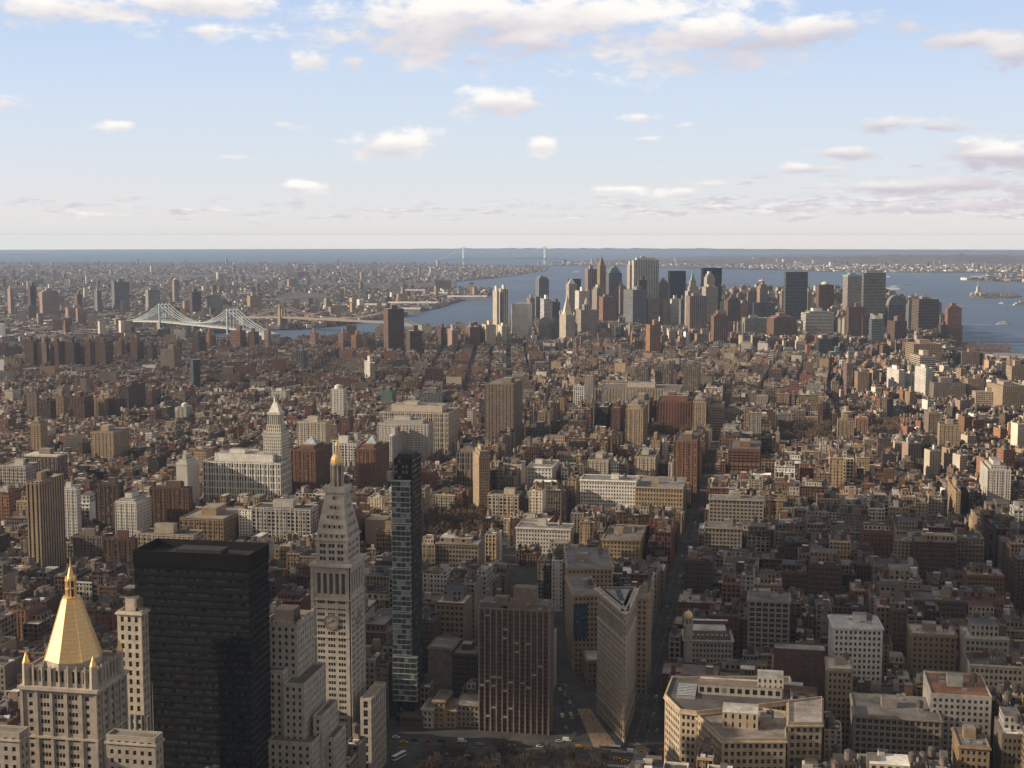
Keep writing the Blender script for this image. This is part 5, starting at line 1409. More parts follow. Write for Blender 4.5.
def markings():
    b = MB()
    def strip(a, c, w):
        d = Vector((c[0] - a[0], c[1] - a[1])).normalized(); n = Vector((-d.y, d.x)) * w / 2
        b.face([(a[0] - n.x, a[1] - n.y, .32), (c[0] - n.x, c[1] - n.y, .32), (c[0] + n.x, c[1] + n.y, .32), (a[0] + n.x, a[1] + n.y, .32)][::1 if True else -1], 'road_paint')
    for x in (-90, -83, -76):
        for y in range(850, 1700, 9): strip((x, y), (x, y + 3.5), .2)
    for y0, x0, x1 in ((822, -96, -70), (846, -96, -70), (822, -205, -180)):
        for i in range(int((x1 - x0) / 1.2)): strip((x0 + i * 1.2, y0), (x0 + i * 1.2, y0 + 3.5), .55)
    for y in (829, 838):
        for x in range(-330, 180, 9): strip((x, y), (x + 3.5, y), .2)
    for i in range(40):
        p0 = (-105 - i * 5.2, 850 + i * 15); strip(p0, (p0[0] - 1.3, p0[1] + 3.6), .2)
    o = b.build('road_markings'); o['kind'] = 'structure'


markings()


def car_meshes(col, kind):
    L, W_, H1, H2 = {'car': (4.7, 1.85, .95, 1.5), 'van': (5.6, 2.0, 1.2, 2.3), 'bus': (12.0, 2.55, 1.3, 3.1)}[kind]
    b = MB(); z0 = .35; b.box(-L / 2, L / 2, -W_ / 2, W_ / 2, z0, H1, col + (1,), 'plain', bottom=True)
    if kind == 'bus': b.box(-L / 2, L / 2, -W_ / 2, W_ / 2, H2 - .5, H2, col + (1,))
    if kind == 'van': b.box(-L / 2, L * .25, -W_ / 2, W_ / 2, H1, H2, col + (1,))
    body = b.mesh('body'); c = MB(); t = .1 if kind == 'bus' else .3
    x0, x1 = (-L / 2 + .1, L / 2 - .1) if kind == 'bus' else ((L * .25, L * .36) if kind == 'van' else (-L * .3, L * .2))
    zt = H2 - .5 if kind == 'bus' else H2; lo = [(x0, -W_ / 2 + .05), (x1, -W_ / 2 + .05), (x1, W_ / 2 - .05), (x0, W_ / 2 - .05)]; hi = [(x0 + t, -W_ / 2 + .2), (x1 - t, -W_ / 2 + .2), (x1 - t, W_ / 2 - .2), (x0 + t, W_ / 2 - .2)]
    for i in range(4): j = (i + 1) % 4; c.face([(*lo[i], H1), (*lo[j], H1), (*hi[j], zt), (*hi[i], zt)], 'glass')
    cab = c.mesh('cabin_glass'); r = MB(); r.box(hi[0][0], hi[2][0], hi[0][1], hi[2][1], zt, zt + .06, col + (1,)); roof = r.mesh('car_roof')
    w = MB(); n = 10
    for i in range(n):
        a, e = 2 * math.pi * i / n, 2 * math.pi * (i + 1) / n; r_ = .36 if kind != 'bus' else .5
        p = lambda q, y: (r_ * math.cos(q), y, r_ * math.sin(q)); w.face([p(a, -.11), p(e, -.11), p(e, .11), p(a, .11)], 'tyre'); w.face([p(a, -.11), (0, -.11, 0), p(e, -.11)], 'tyre'); w.face([p(e, .11), (0, .11, 0), p(a, .11)], 'tyre')
    wh = w.mesh('wheel'); return body, cab, roof, wh, L, W_


CARM = {}
CARC = {'taxi': (.62, .30, .02), 'white': (.66, .66, .64), 'black': (.02, .02, .024), 'silver': (.34, .35, .36), 'red': (.35, .03, .02), 'blue': (.04, .07, .16), 'grey': (.12, .12, .13)}


def put_car(x, y, ang, colour, kind, label, group):
    k = (colour, kind)
    if k not in CARM: CARM[k] = car_meshes(CARC[colour], kind)
    body, cab, roof, wh, L, W_ = CARM[k]
    r = empty('taxi' if colour == 'taxi' else {'car': 'car', 'van': 'van', 'bus': 'bus'}[kind], (x, y, gz(x, y) + .31), ang, label, 'taxi' if colour == 'taxi' else kind, group)
    mesh_obj('body', body, r); mesh_obj('cabin_glass', cab, r); mesh_obj('roof', roof, r)
    for sx in (-.3, .3):
        for sy in (-.45, .45): mesh_obj('wheel', wh, r, (L * sx, W_ * sy, .36))


BW = math.atan2(665, -232)      # heading of the diagonal avenue
CARS = [(559, 742, 'silver', 'car', 0, 'silver car crossing in front of the brown striped tower corner'), (567, 741, 'white', 'van', 0, 'white van just left of the tan plaza on the cross street'), (579, 747, 'taxi', 'car', 0, 'yellow taxi at the left end of the cross street row'), (588, 750, 'taxi', 'car', 0, 'yellow taxi just below the left tip of the tan plaza'),
        (611, 750, 'white', 'bus', 0, 'long white bus below the tan plaza, widest vehicle on the cross street'), (631.5, 752.5, 'white', 'van', 0, 'white van right behind the long white bus'), (642, 753, 'taxi', 'car', 0, 'yellow taxi right of the white van at the triangular building prow'), (617, 759.5, 'taxi', 'car', .3, 'yellow taxi turning below the long white bus'), (625, 762, 'taxi', 'car', .5, 'yellow taxi lowest beside the right traffic island'),
        (652, 754, 'black', 'car', 0, 'black car at the right end of the cross street row'), (663, 751, 'taxi', 'car', 0, 'yellow taxi beside the chamfered corner block'), (566, 728, 'silver', 'car', BW, 'silver car nearest the plaza on the diagonal avenue'), (575, 735, 'grey', 'car', BW, 'grey car close to the plaza edge'), (562, 717, 'white', 'van', BW, 'white van halfway up the diagonal avenue'), (561, 703, 'black', 'car', BW, 'black car on the diagonal avenue above the white van'),
        (560, 690, 'white', 'car', BW, 'white car high up the diagonal avenue'), (565, 696, 'silver', 'car', BW, 'silver car beside the white car high on the diagonal avenue'), (572, 718, 'taxi', 'car', BW, 'yellow taxi alone on the diagonal avenue left of the plaza'), (556, 684, 'taxi', 'car', BW, 'yellow taxi farthest up the diagonal avenue'), (563, 710, 'blue', 'car', BW, 'dark blue car on the diagonal avenue'),
        (648, 727, 'black', 'car', math.pi / 2, 'black car passing the right side of the triangular building'), (657, 731, 'silver', 'car', math.pi / 2, 'silver car on the wide avenue beside the chamfered corner block'), (654, 715, 'taxi', 'car', math.pi / 2, 'yellow taxi nearest on the wide avenue'), (662, 700, 'white', 'car', math.pi / 2, 'white car on the wide avenue'), (668, 676, 'taxi', 'car', math.pi / 2, 'yellow taxi in the middle of the wide avenue'), (664, 688, 'black', 'car', math.pi / 2, 'black car in mid avenue below a taxi'),
        (673, 655, 'silver', 'car', math.pi / 2, 'silver car level with the gold-domed building'), (675, 642, 'white', 'van', math.pi / 2, 'white van far up the wide avenue'), (680, 622, 'black', 'car', math.pi / 2, 'black car far up the wide avenue'), (684, 606, 'taxi', 'car', math.pi / 2, 'yellow taxi farthest up the wide avenue'),
        (399, 758, 'white', 'bus', 1.2, 'white bus beside the clock tower wing, bottom left of the park'), (404, 743, 'taxi', 'car', 0, 'yellow taxi at the park corner near the clock tower wing'), (428, 742, 'red', 'car', 0, 'red car on the street in front of the low shops'), (462, 742, 'white', 'van', 0, 'white van parked before the low shops left of the brown striped tower'), (396, 738, 'white', 'car', 0, 'white car in front of the low shops at the clock tower wing'),
        (414, 741, 'black', 'car', 0, 'black car between the yellow taxi and the red car'), (441, 742, 'black', 'car', 0, 'black car between the red car and the white van'), (480, 745, 'silver', 'car', 0, 'silver car at the foot of the brown striped tower'), (512, 746, 'silver', 'car', 0, 'silver car midway along the foot of the brown striped tower'), (540, 747, 'white', 'car', 0, 'white car at the right foot of the brown striped tower')]
for px, row, c_, k_, a_, lb in CARS: put_car(*at(px, row, .31), a_, c_, k_, lb, 'vehicles around the park corner')


gt = random.Random(31)
for k in range(46):
    y = 860 + 1500 * (k + gt.random()) / 46; x = -83 + gt.choice([-8, -4.5, -1, 2.5, 6]); cc = gt.choice(['taxi', 'white', 'black', 'silver', 'grey', 'taxi', 'blue'])
    wd = {'taxi': 'yellow taxi', 'white': 'white car', 'black': 'black car', 'silver': 'silver car', 'grey': 'grey car', 'blue': 'dark blue car'}[cc]
    put_car(x, y, math.pi / 2, cc, 'car', f'tiny {wd} in the traffic of the long straight avenue', 'traffic in the long straight avenue')
for k in range(26):
    t = (k + gt.random()) / 26; x, y = -112 - 205 * t, 866 + 590 * t; x += gt.choice([-4, 0, 4]); cc = gt.choice(['taxi', 'white', 'black', 'silver', 'grey']); wd = {'taxi': 'yellow taxi', 'white': 'white car', 'black': 'black car', 'silver': 'silver car', 'grey': 'grey car'}[cc]
    if inside(PLAZA, x, y) or inside(PLAZA, x - 2, y) or inside(PLAZA, x + 2, y): continue
    put_car(x, y, BW, cc, 'car', f'tiny {wd} in the traffic of the diagonal avenue', 'traffic in the diagonal avenue')
for k in range(16):
    x = -330 + 470 * (k + gt.random()) / 16; y = gt.choice([826.5, 831.5, 835.5, 841]); cc = gt.choice(['taxi', 'white', 'black', 'silver', 'taxi'])
    if any(abs(x - at(c[0], c[1])[0]) < 8 for c in CARS if c[4] == 0): continue
    wd = {'taxi': 'yellow taxi', 'white': 'white car', 'black': 'black car', 'silver': 'silver car'}[cc]; put_car(x, y, 0, cc, 'car', f'small {wd} in the row of traffic along the wide cross street', 'traffic on the cross street')


def person_mesh(seed):
    g = random.Random(seed); st = .22 * g.random()
    V = [(0, 0, .95), (0, 0, 1.2), (0, 0, 1.45), (0, 0, 1.55), (0, 0, 1.68), (.2, 0, 1.42), (.26, .05, 1.15), (.25, .12, .9), (-.2, 0, 1.42), (-.26, -.05, 1.15), (-.25, .05, .9), (.1, st, .5), (.1, st * .6, .06), (-.1, -st, .5), (-.1, -st * 1.6, .06), (.1, st * .6 + .12, .04), (-.1, -st * 1.6 + .12, .04)]
    E_ = [(0, 1), (1, 2), (2, 3), (3, 4), (2, 5), (5, 6), (6, 7), (2, 8), (8, 9), (9, 10), (0, 11), (11, 12), (0, 13), (13, 14), (12, 15), (14, 16)]
    rad = [.16, .15, .17, .06, .1, .07, .055, .04, .07, .055, .04, .075, .05, .075, .05, .04, .04]
    me = bpy.data.meshes.new('person'); me.from_pydata(V, E_, []); o = bpy.data.objects.new('person', me); COL.objects.link(o)
    o.modifiers.new('skin', 'SKIN'); sb = o.modifiers.new('sub', 'SUBSURF'); sb.levels = 1
    for i, sv in enumerate(me.skin_vertices[0].data): sv.radius = (rad[i], rad[i] * .8); sv.use_root = i == 0
    m2 = bpy.data.meshes.new_from_object(o.evaluated_get(bpy.context.evaluated_depsgraph_get())); bpy.data.objects.remove(o); m2.materials.clear(); m2.materials.append(MATS['plain'])
    cl = g.choice([(.03, .03, .04), (.05, .05, .07), (.16, .04, .03), (.09, .08, .07)]); col = []
    for p in m2.polygons:
        z = p.center.z; col.append((.3, .2, .15, 1) if z > 1.53 else (*cl, 1) if z > .9 else (.035, .04, .06, 1))
    a = m2.attributes.new('wall', 'FLOAT_COLOR', 'FACE'); a.data.foreach_set('color', np.array(col, dtype=np.float32).ravel())
    return m2


PM = [person_mesh(k) for k in range(4)]
gp = random.Random(6)
for k in range(22):
    t1, t2 = gp.random(), gp.random(); a_, b_ = at(578 + 12 * t1, 710, .36), at(595 + 22 * t1, 746, .36); x, y = a_[0] + (b_[0] - a_[0]) * t2, a_[1] + (b_[1] - a_[1]) * t2
    o = mesh_obj('person', PM[k % 4], None, (x, y, gz(x, y) + .37), gp.random() * 6.3); tag(o, 'person in dark clothes walking on the tan plaza', 'person', 'people on the tan plaza')


TREES = []


def tree_meshes(seed, H, tw='twigs'):
    g = random.Random(seed); t = MB(); t.cyl(0, 0, 0, H * .35, .3, .22, 7, m='bark', cap=False)
    tips = []
    for i in range(9):
        a = 2 * math.pi * i / 9 + g.random() * .5; r = H * (.16 + .18 * g.random()); z = H * (.62 + .3 * g.random()); s = H * (.28 + .1 * g.random())
        t.beam((0, 0, s), (r * .5 * math.cos(a), r * .5 * math.sin(a), (s + z) / 2 + .5), .2, m='bark'); t.beam((r * .5 * math.cos(a), r * .5 * math.sin(a), (s + z) / 2 + .5), (r * math.cos(a), r * math.sin(a), z), .12, m='bark'); tips.append((r * math.cos(a), r * math.sin(a), z)); tips.append((r * .5 * math.cos(a), r * .5 * math.sin(a), (s + z) / 2 + .5))
    t.beam((0, 0, H * .35), (0, 0, H * .85), .2, m='bark'); tips.append((0, 0, H * .85))
    c = MB()
    for p in tips:
        for k in range(20):
            d = Vector((g.gauss(0, 1), g.gauss(0, 1), g.gauss(.5, .8))).normalized() * H * (.1 + .12 * g.random()); e = Vector((g.gauss(0, 1), g.gauss(0, 1), g.gauss(0, 1))).cross(d).normalized() * (.09 + .1 * g.random())
            q = Vector(p) + Vector((g.gauss(0, .5), g.gauss(0, .5), g.gauss(0, .5))); c.face([tuple(q - e), tuple(q + e), tuple(q + d)], tw)
            f = q + d * .5; d2 = Vector((g.gauss(0, 1), g.gauss(0, 1), g.gauss(.3, 1))).normalized() * H * .09; c.face([tuple(f - e * .7), tuple(f + e * .7), tuple(f + d2)], tw)
    return t.mesh('trunk'), c.mesh('crown')


TM = [tree_meshes(s, h) for s, h in ((1, 15), (2, 13), (3, 17), (4, 11))]
TMD = [tree_meshes(s, h, 'shaded_twigs') for s, h in ((5, 15), (6, 13), (7, 17), (8, 11))]


def plant(poly, n, label, group, sc_=1.0, seed=0, kinds=None):
    g = random.Random(seed); xs = [p[0] for p in poly]; ys = [p[1] for p in poly]; k = 0; got = []
    for _ in range(4000):
        x, y = g.uniform(min(xs), max(xs)), g.uniform(min(ys), max(ys))
        if not inside(poly, x, y) or any((x - a) ** 2 + (y - b_) ** 2 < 36 for a, b_ in got): continue
        got.append((x, y)); tr, cr = (kinds or TM)[g.randrange(4)]
        r = empty('bare_tree', (x, y, gz(x, y) + .3), g.random() * 6.3, label, 'tree', group); s = sc_ * (.8 + .4 * g.random()); r.scale = (s, s, s)
        mesh_obj('trunk', tr, r); mesh_obj('crown', cr, r); k += 1
        if k >= n: break


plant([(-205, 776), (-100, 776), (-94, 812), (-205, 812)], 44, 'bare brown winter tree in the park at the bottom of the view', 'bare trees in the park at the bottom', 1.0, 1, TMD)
plant(UNION, 95, 'bare brown winter tree in the park beside the slender tan tower', 'bare trees in the middle park', 1.15, 2)
plant(WASH, 90, 'bare reddish brown tree in the square right of the avenue canyon', 'bare trees in the far square', 1.2, 3)
plant(WASH2, 40, 'bare tree in front of the red stone block', 'bare trees before the red stone block', 1.2, 4)


def wood(name, polys, n, seed):
    g = random.Random(seed); b = MB()
    for poly in polys:
        xs = [p[0] for p in poly]; ys = [p[1] for p in poly]; k = 0
        for _ in range(20 * n):
            x, y = g.uniform(min(xs), max(xs)), g.uniform(min(ys), max(ys))
            if not inside(poly, x, y): continue
            k += 1
            for _ in range(26):
                a, e = g.random() * 6.3, g.random() * math.pi; r = 5.5 * g.random() ** .5; q = Vector((x + r * math.cos(a) * math.sin(e), y + r * math.sin(a) * math.sin(e), gz(x, y) + 8 + r * math.cos(e)))
                d = Vector((g.gauss(0, 1), g.gauss(0, 1), g.gauss(.5, 1))).normalized() * 2.6; w_ = Vector((g.gauss(0, 1), g.gauss(0, 1), g.gauss(0, 1))).cross(d).normalized() * .8; b.face([tuple(q - w_), tuple(q + w_), tuple(q + d)], 'twigs')
            if k >= n: break
    o = b.build(name); o['kind'] = 'stuff'


WATERPARK = P((962, 351), (1012, 353), (1008, 347), (972, 345))
wood('park_woods', [TOMP, SEWARD, HUDSON, WATERPARK], 130, 9)


# ------------------------------------------------------------------ the packed blocks of the city
def overlap(p, q):
    for A, B in ((p, q), (q, p)):
        for i in range(len(A)):
            a, c = A[i], A[(i + 1) % len(A)]; n = (c[1] - a[1], a[0] - c[0])
            if min(n[0] * v[0] + n[1] * v[1] for v in A) > max(n[0] * v[0] + n[1] * v[1] for v in B) or min(n[0] * v[0] + n[1] * v[1] for v in B) > max(n[0] * v[0] + n[1] * v[1] for v in A): return True, False
    return False, True


def convex_hit(p, q):
    def sep(A, B):
        for i in range(len(A)):
            a, c = A[i], A[(i + 1) % len(A)]; nx, ny = c[1] - a[1], a[0] - c[0]
            pa = [nx * v[0] + ny * v[1] for v in A]; pb = [nx * v[0] + ny * v[1] for v in B]
            if max(pa) <= min(pb) + .3 or max(pb) <= min(pa) + .3: return True
        return False
    return not (sep(p, q) or sep(q, p))


def corridor(a, b, w):
    d = Vector((b[0] - a[0], b[1] - a[1])).normalized(); n = Vector((-d.y, d.x)) * w / 2
    return [(a[0] - n.x, a[1] - n.y), (b[0] - n.x, b[1] - n.y), (b[0] + n.x, b[1] + n.y), (a[0] + n.x, a[1] + n.y)]


for pg in (MADSQ, UNION, WASH, WASH2, TOMP, SEWARD, HUDSON, WATERPARK, PLAZA, P((530, 700), (560, 768), (672, 768), (665, 716), (600, 690)),
           corridor((-83, 790), (-300, 1470), 17), corridor((-330, 1620), (-430, 2680), 17), corridor((-430, 2680), (-330, 4200), 20)): take(pg, 0)
KEEP += [(958, 1016, 341, 353, 4500), (985, 1024, 353, 359, 4200), (426, 482, 518, 538, 1480), (780, 828, 427, 442, 2250), (640, 690, 433, 440, 2300), (326, 362, 358, 373, 3300), (873, 898, 425, 436, 2350), (556, 664, 735, 766, 900), (388, 560, 736, 767, 900)]
take(P((392, 741), (556, 741), (556, 768), (380, 768)), 0)


def blocked(poly):
    cx = sum(p[0] for p in poly) / 4; cy = sum(p[1] for p in poly) / 4; r = max(math.hypot(p[0] - cx, p[1] - cy) for p in poly)
    for fx, fy, fr, fp in FOOT:
        if (fx - cx) ** 2 + (fy - cy) ** 2 < (fr + r) ** 2 and convex_hit(poly, fp): return True
    return False


LOTS = []
MANH = MANHATTAN
gl = random.Random(5)


def visible_zone(x, y):
    if y < 300: return False
    a = math.atan2(x, y) + YAW
    return -.40 < a < .40 and math.hypot(x, y) > 560


def add_lot(o, th, w, d, h, kind):
    pl = world_poly(o, th, [(0, 0), (w, 0), (w, d), (0, d)]); D = min(math.hypot(*p) for p in pl)
    q = [proj(p[0], p[1], gz(*p) + h) for p in pl]; xa, xb, top = min(p[0] for p in q), max(p[0] for p in q), min(p[1] for p in q)
    far = max(pl, key=lambda p: p[1])
    for l, r, yt, yb, dist in KEEP:
        if D < dist - 4 and xb > l - 1 and xa < r + 1 and top < yb:
            hh = height_at(far[0], far[1], yb)
            if hh < h: h = max(hh, 4.0) if hh > 2 else 0; top = yb
            if h < 4: return
    LOTS.append(dict(o=o, th=th, w=w, d=d, h=h, kind=kind, poly=world_poly(o, th, [(0, 0), (w, 0), (w, d), (0, d)])))


def style_at(x, y):
    """(kind, lot width range, height)"""
    g = gl; u = g.random()
    if y > 3850 and x > -700: return 'loft_building', (14, 36), (22 + 42 * u * u if y < 4300 else 34 + 85 * u ** 1.4)
    if y > 2650:
        if x > -520: return ('loft_building', (10, 22), 20 + 14 * u + (20 * g.random() if u > .93 else 0)) if x < 60 or u > .6 else ('tenement_house', (8, 20), 13 + 12 * u)
        return 'tenement_house', (8, 22), 12 + 10 * u + (28 * g.random() if g.random() < .06 else 0)
    if y > 1560:
        if x > 80: return ('tenement_house', (7.5, 20), 12 + 13 * u + (32 * g.random() if g.random() < .14 else 0)) if y > 1750 else ('loft_building', (10, 24), 17 + 22 * u)
        if x > -400: return 'loft_building', (13, 32), 21 + 30 * u + (30 * g.random() if g.random() < .15 else 0)
        return 'tenement_house', (8, 20), 12 + 11 * u + (26 * g.random() if g.random() < .05 else 0)
    if x < -480: return ('loft_building', (9, 24), 15 + 26 * u * u + (25 * g.random() if g.random() < .08 else 0))
    if x < -345: return ('loft_building', (11, 26), 20 + 30 * u)
    if y < 835: return 'loft_building', (14, 36), 34 + 22 * u
    return 'loft_building', (14, 40), 26 + 32 * u


def fill_block(cu, cv, U, V, th, o0):
    """two rows of lots back to back in a block U x V whose corner is (cu, cv) in the frame turned by th"""
    c, s = math.cos(th), math.sin(th); W = lambda u, v: (o0[0] + u * c - v * s, o0[1] + u * s + v * c)
    for side in (0, 1):
        u = cu
        while u < cu + U - 6:
            x, y = W(u, cv + V / 2)
            k, (w0, w1), h = style_at(x, y); w = gl.uniform(w0, w1)
            if cu + U - u - w < 6: w = cu + U - u
            d = V / 2 - gl.uniform(.5, 6) if k != 'tenement_house' else V / 2 - gl.uniform(2, 9)
            a = W(u, cv if side == 0 else cv + V - d)
            m = W(u + w / 2, cv + V * (.25 + .5 * side))
            if visible_zone(*m) and inside(MANH, *m):
                poly = world_poly(a, th, [(0, 0), (w, 0), (w, d), (0, d)])
                if not blocked(poly): add_lot(a, th, w, d, h, k)
                else:
                    nq = 2 if w < 16 else 3
                    for q in range(nq):
                        for e in (0, 1):
                            a2 = W(u + q * w / nq, (cv if side == 0 else cv + V - d) + e * d / 2); poly = world_poly(a2, th, [(0, 0), (w / nq, 0), (w / nq, d / 2), (0, d / 2)])
                            if not blocked(poly): add_lot(a2, th, w / nq, d / 2, h * (.75 + .25 * gl.random()), k)
            u += w + .02


for ai in range(len(AVE) - 1):
    for k in range(6, 33):
        x0, x1 = AVE[ai] + 11.5, AVE[ai + 1] - 11.5; y0, y1 = STREET0 + k * PITCHY + 9, STREET0 + (k + 1) * PITCHY - 9
        cx, cy = (x0 + x1) / 2, (y0 + y1) / 2
        if cx > 150 and cy > 1700: continue
        if visible_zone(cx, cy) or visible_zone(x0, cy) or visible_zone(x1, cy): fill_block(x0, y0, x1 - x0, y1 - y0, 0.0, (0, 0))


def zone(th, o0, us, vs, U, V, test):
    for i in range(*us):
        for j in range(*vs):
            c, s = math.cos(th), math.sin(th); u, v = i * (U + 15), j * (V + 14); x, y = o0[0] + (u + U / 2) * c - (v + V / 2) * s, o0[1] + (u + U / 2) * s + (v + V / 2) * c
            if test(x, y) and visible_zone(x, y): fill_block(u, v, U, V, th, o0)


zone(R(20), (160, 1720), (-8, 20), (-12, 30), 78, 50, lambda x, y: x > 155 and 1690 < y < 3700 and x > 155 + (y - 2650) * -.05)
zone(R(-3) + math.pi / 2, (-500, 2690), (0, 14), (-9, 9), 128, 52, lambda x, y: -500 < x < 150 and 2680 < y < 3850)
zone(R(11) + math.pi / 2, (-520, 2690), (-2, 24), (-4, 30), 150, 78, lambda x, y: x < -500 and 2680 < y)
zone(R(18), (-700, 3870), (-6, 26), (-10, 40), 62, 56, lambda x, y: x > -700 and y > 3870)
# ---- which of them show, front to back
def hull(pts):
    pts = sorted(pts); lo = []; hi = []
    cr = lambda o, a, b: (a[0] - o[0]) * (b[1] - o[1]) - (a[1] - o[1]) * (b[0] - o[0])
    for p in pts:
        while len(lo) > 1 and cr(lo[-2], lo[-1], p) <= 0: lo.pop()
        lo.append(p)
    for p in reversed(pts):
        while len(hi) > 1 and cr(hi[-2], hi[-1], p) <= 0: hi.pop()
        hi.append(p)
    return lo[:-1] + hi[:-1]


def visibility():
    cover = np.zeros((768, 1024), bool); items = []
    for p, h in OCC: items.append((min(math.hypot(*q) for q in p), p, h, None))
    for L in LOTS: items.append((min(math.hypot(*q) for q in L['poly']), L['poly'], L['h'], L))
    items.sort(key=lambda t: t[0])
    for d, p, h, L in items:
        pp = []
        for x, y in p:
            z = gz(x, y)
            for zz in (z, z + h):
                a = proj(x, y, zz); pp.append((a[0], a[1]))
        H = hull(pp); n = len(H); vis = 0
        y0 = max(0, int(min(q[1] for q in H))); y1 = min(767, int(max(q[1] for q in H)))
        for r in range(y0, y1 + 1):
            rr = r + .5; xs = []
            for i in range(n):
                a, b_ = H[i], H[(i + 1) % n]
                if (a[1] > rr) != (b_[1] > rr): xs.append(a[0] + (rr - a[1]) * (b_[0] - a[0]) / (b_[1] - a[1]))
            if len(xs) >= 2:
                i0, i1 = max(0, round(min(xs))), min(1024, round(max(xs)))
                if i1 > i0:
                    seg = cover[r, i0:i1]; vis += (i1 - i0) - int(seg.sum()); seg[:] = True
        if L is not None: L['vis'] = vis
    return cover


visibility()
PICK = []
for kd, nmax in (('loft_building', 290), ('tenement_house', 290)):
    c_ = sorted((L for L in LOTS if L['kind'] == kd and L['vis'] >= 8), key=lambda L: -L['vis'])[:nmax]
    PICK += c_
for i, L in enumerate(sorted(PICK, key=lambda L: -L['vis'])): L['rank'] = i
LOFTC = ['cream', 'stone', 'buff', 'tan', 'gold', 'grey', 'brown', 'taupe', 'white', 'silver', 'red', 'umber', 'rust', 'pink']
LOFTW = [9, 10, 7, 12, 6, 5, 16, 13, 5, 4, 7, 13, 7, 4]
TENC = ['red', 'rust', 'brown', 'umber', 'tan', 'pink', 'taupe', 'cream', 'white', 'stone', 'dark', 'buff', 'orange']
TENW = [13, 10, 18, 17, 8, 6, 11, 4, 6, 4, 10, 4, 3]


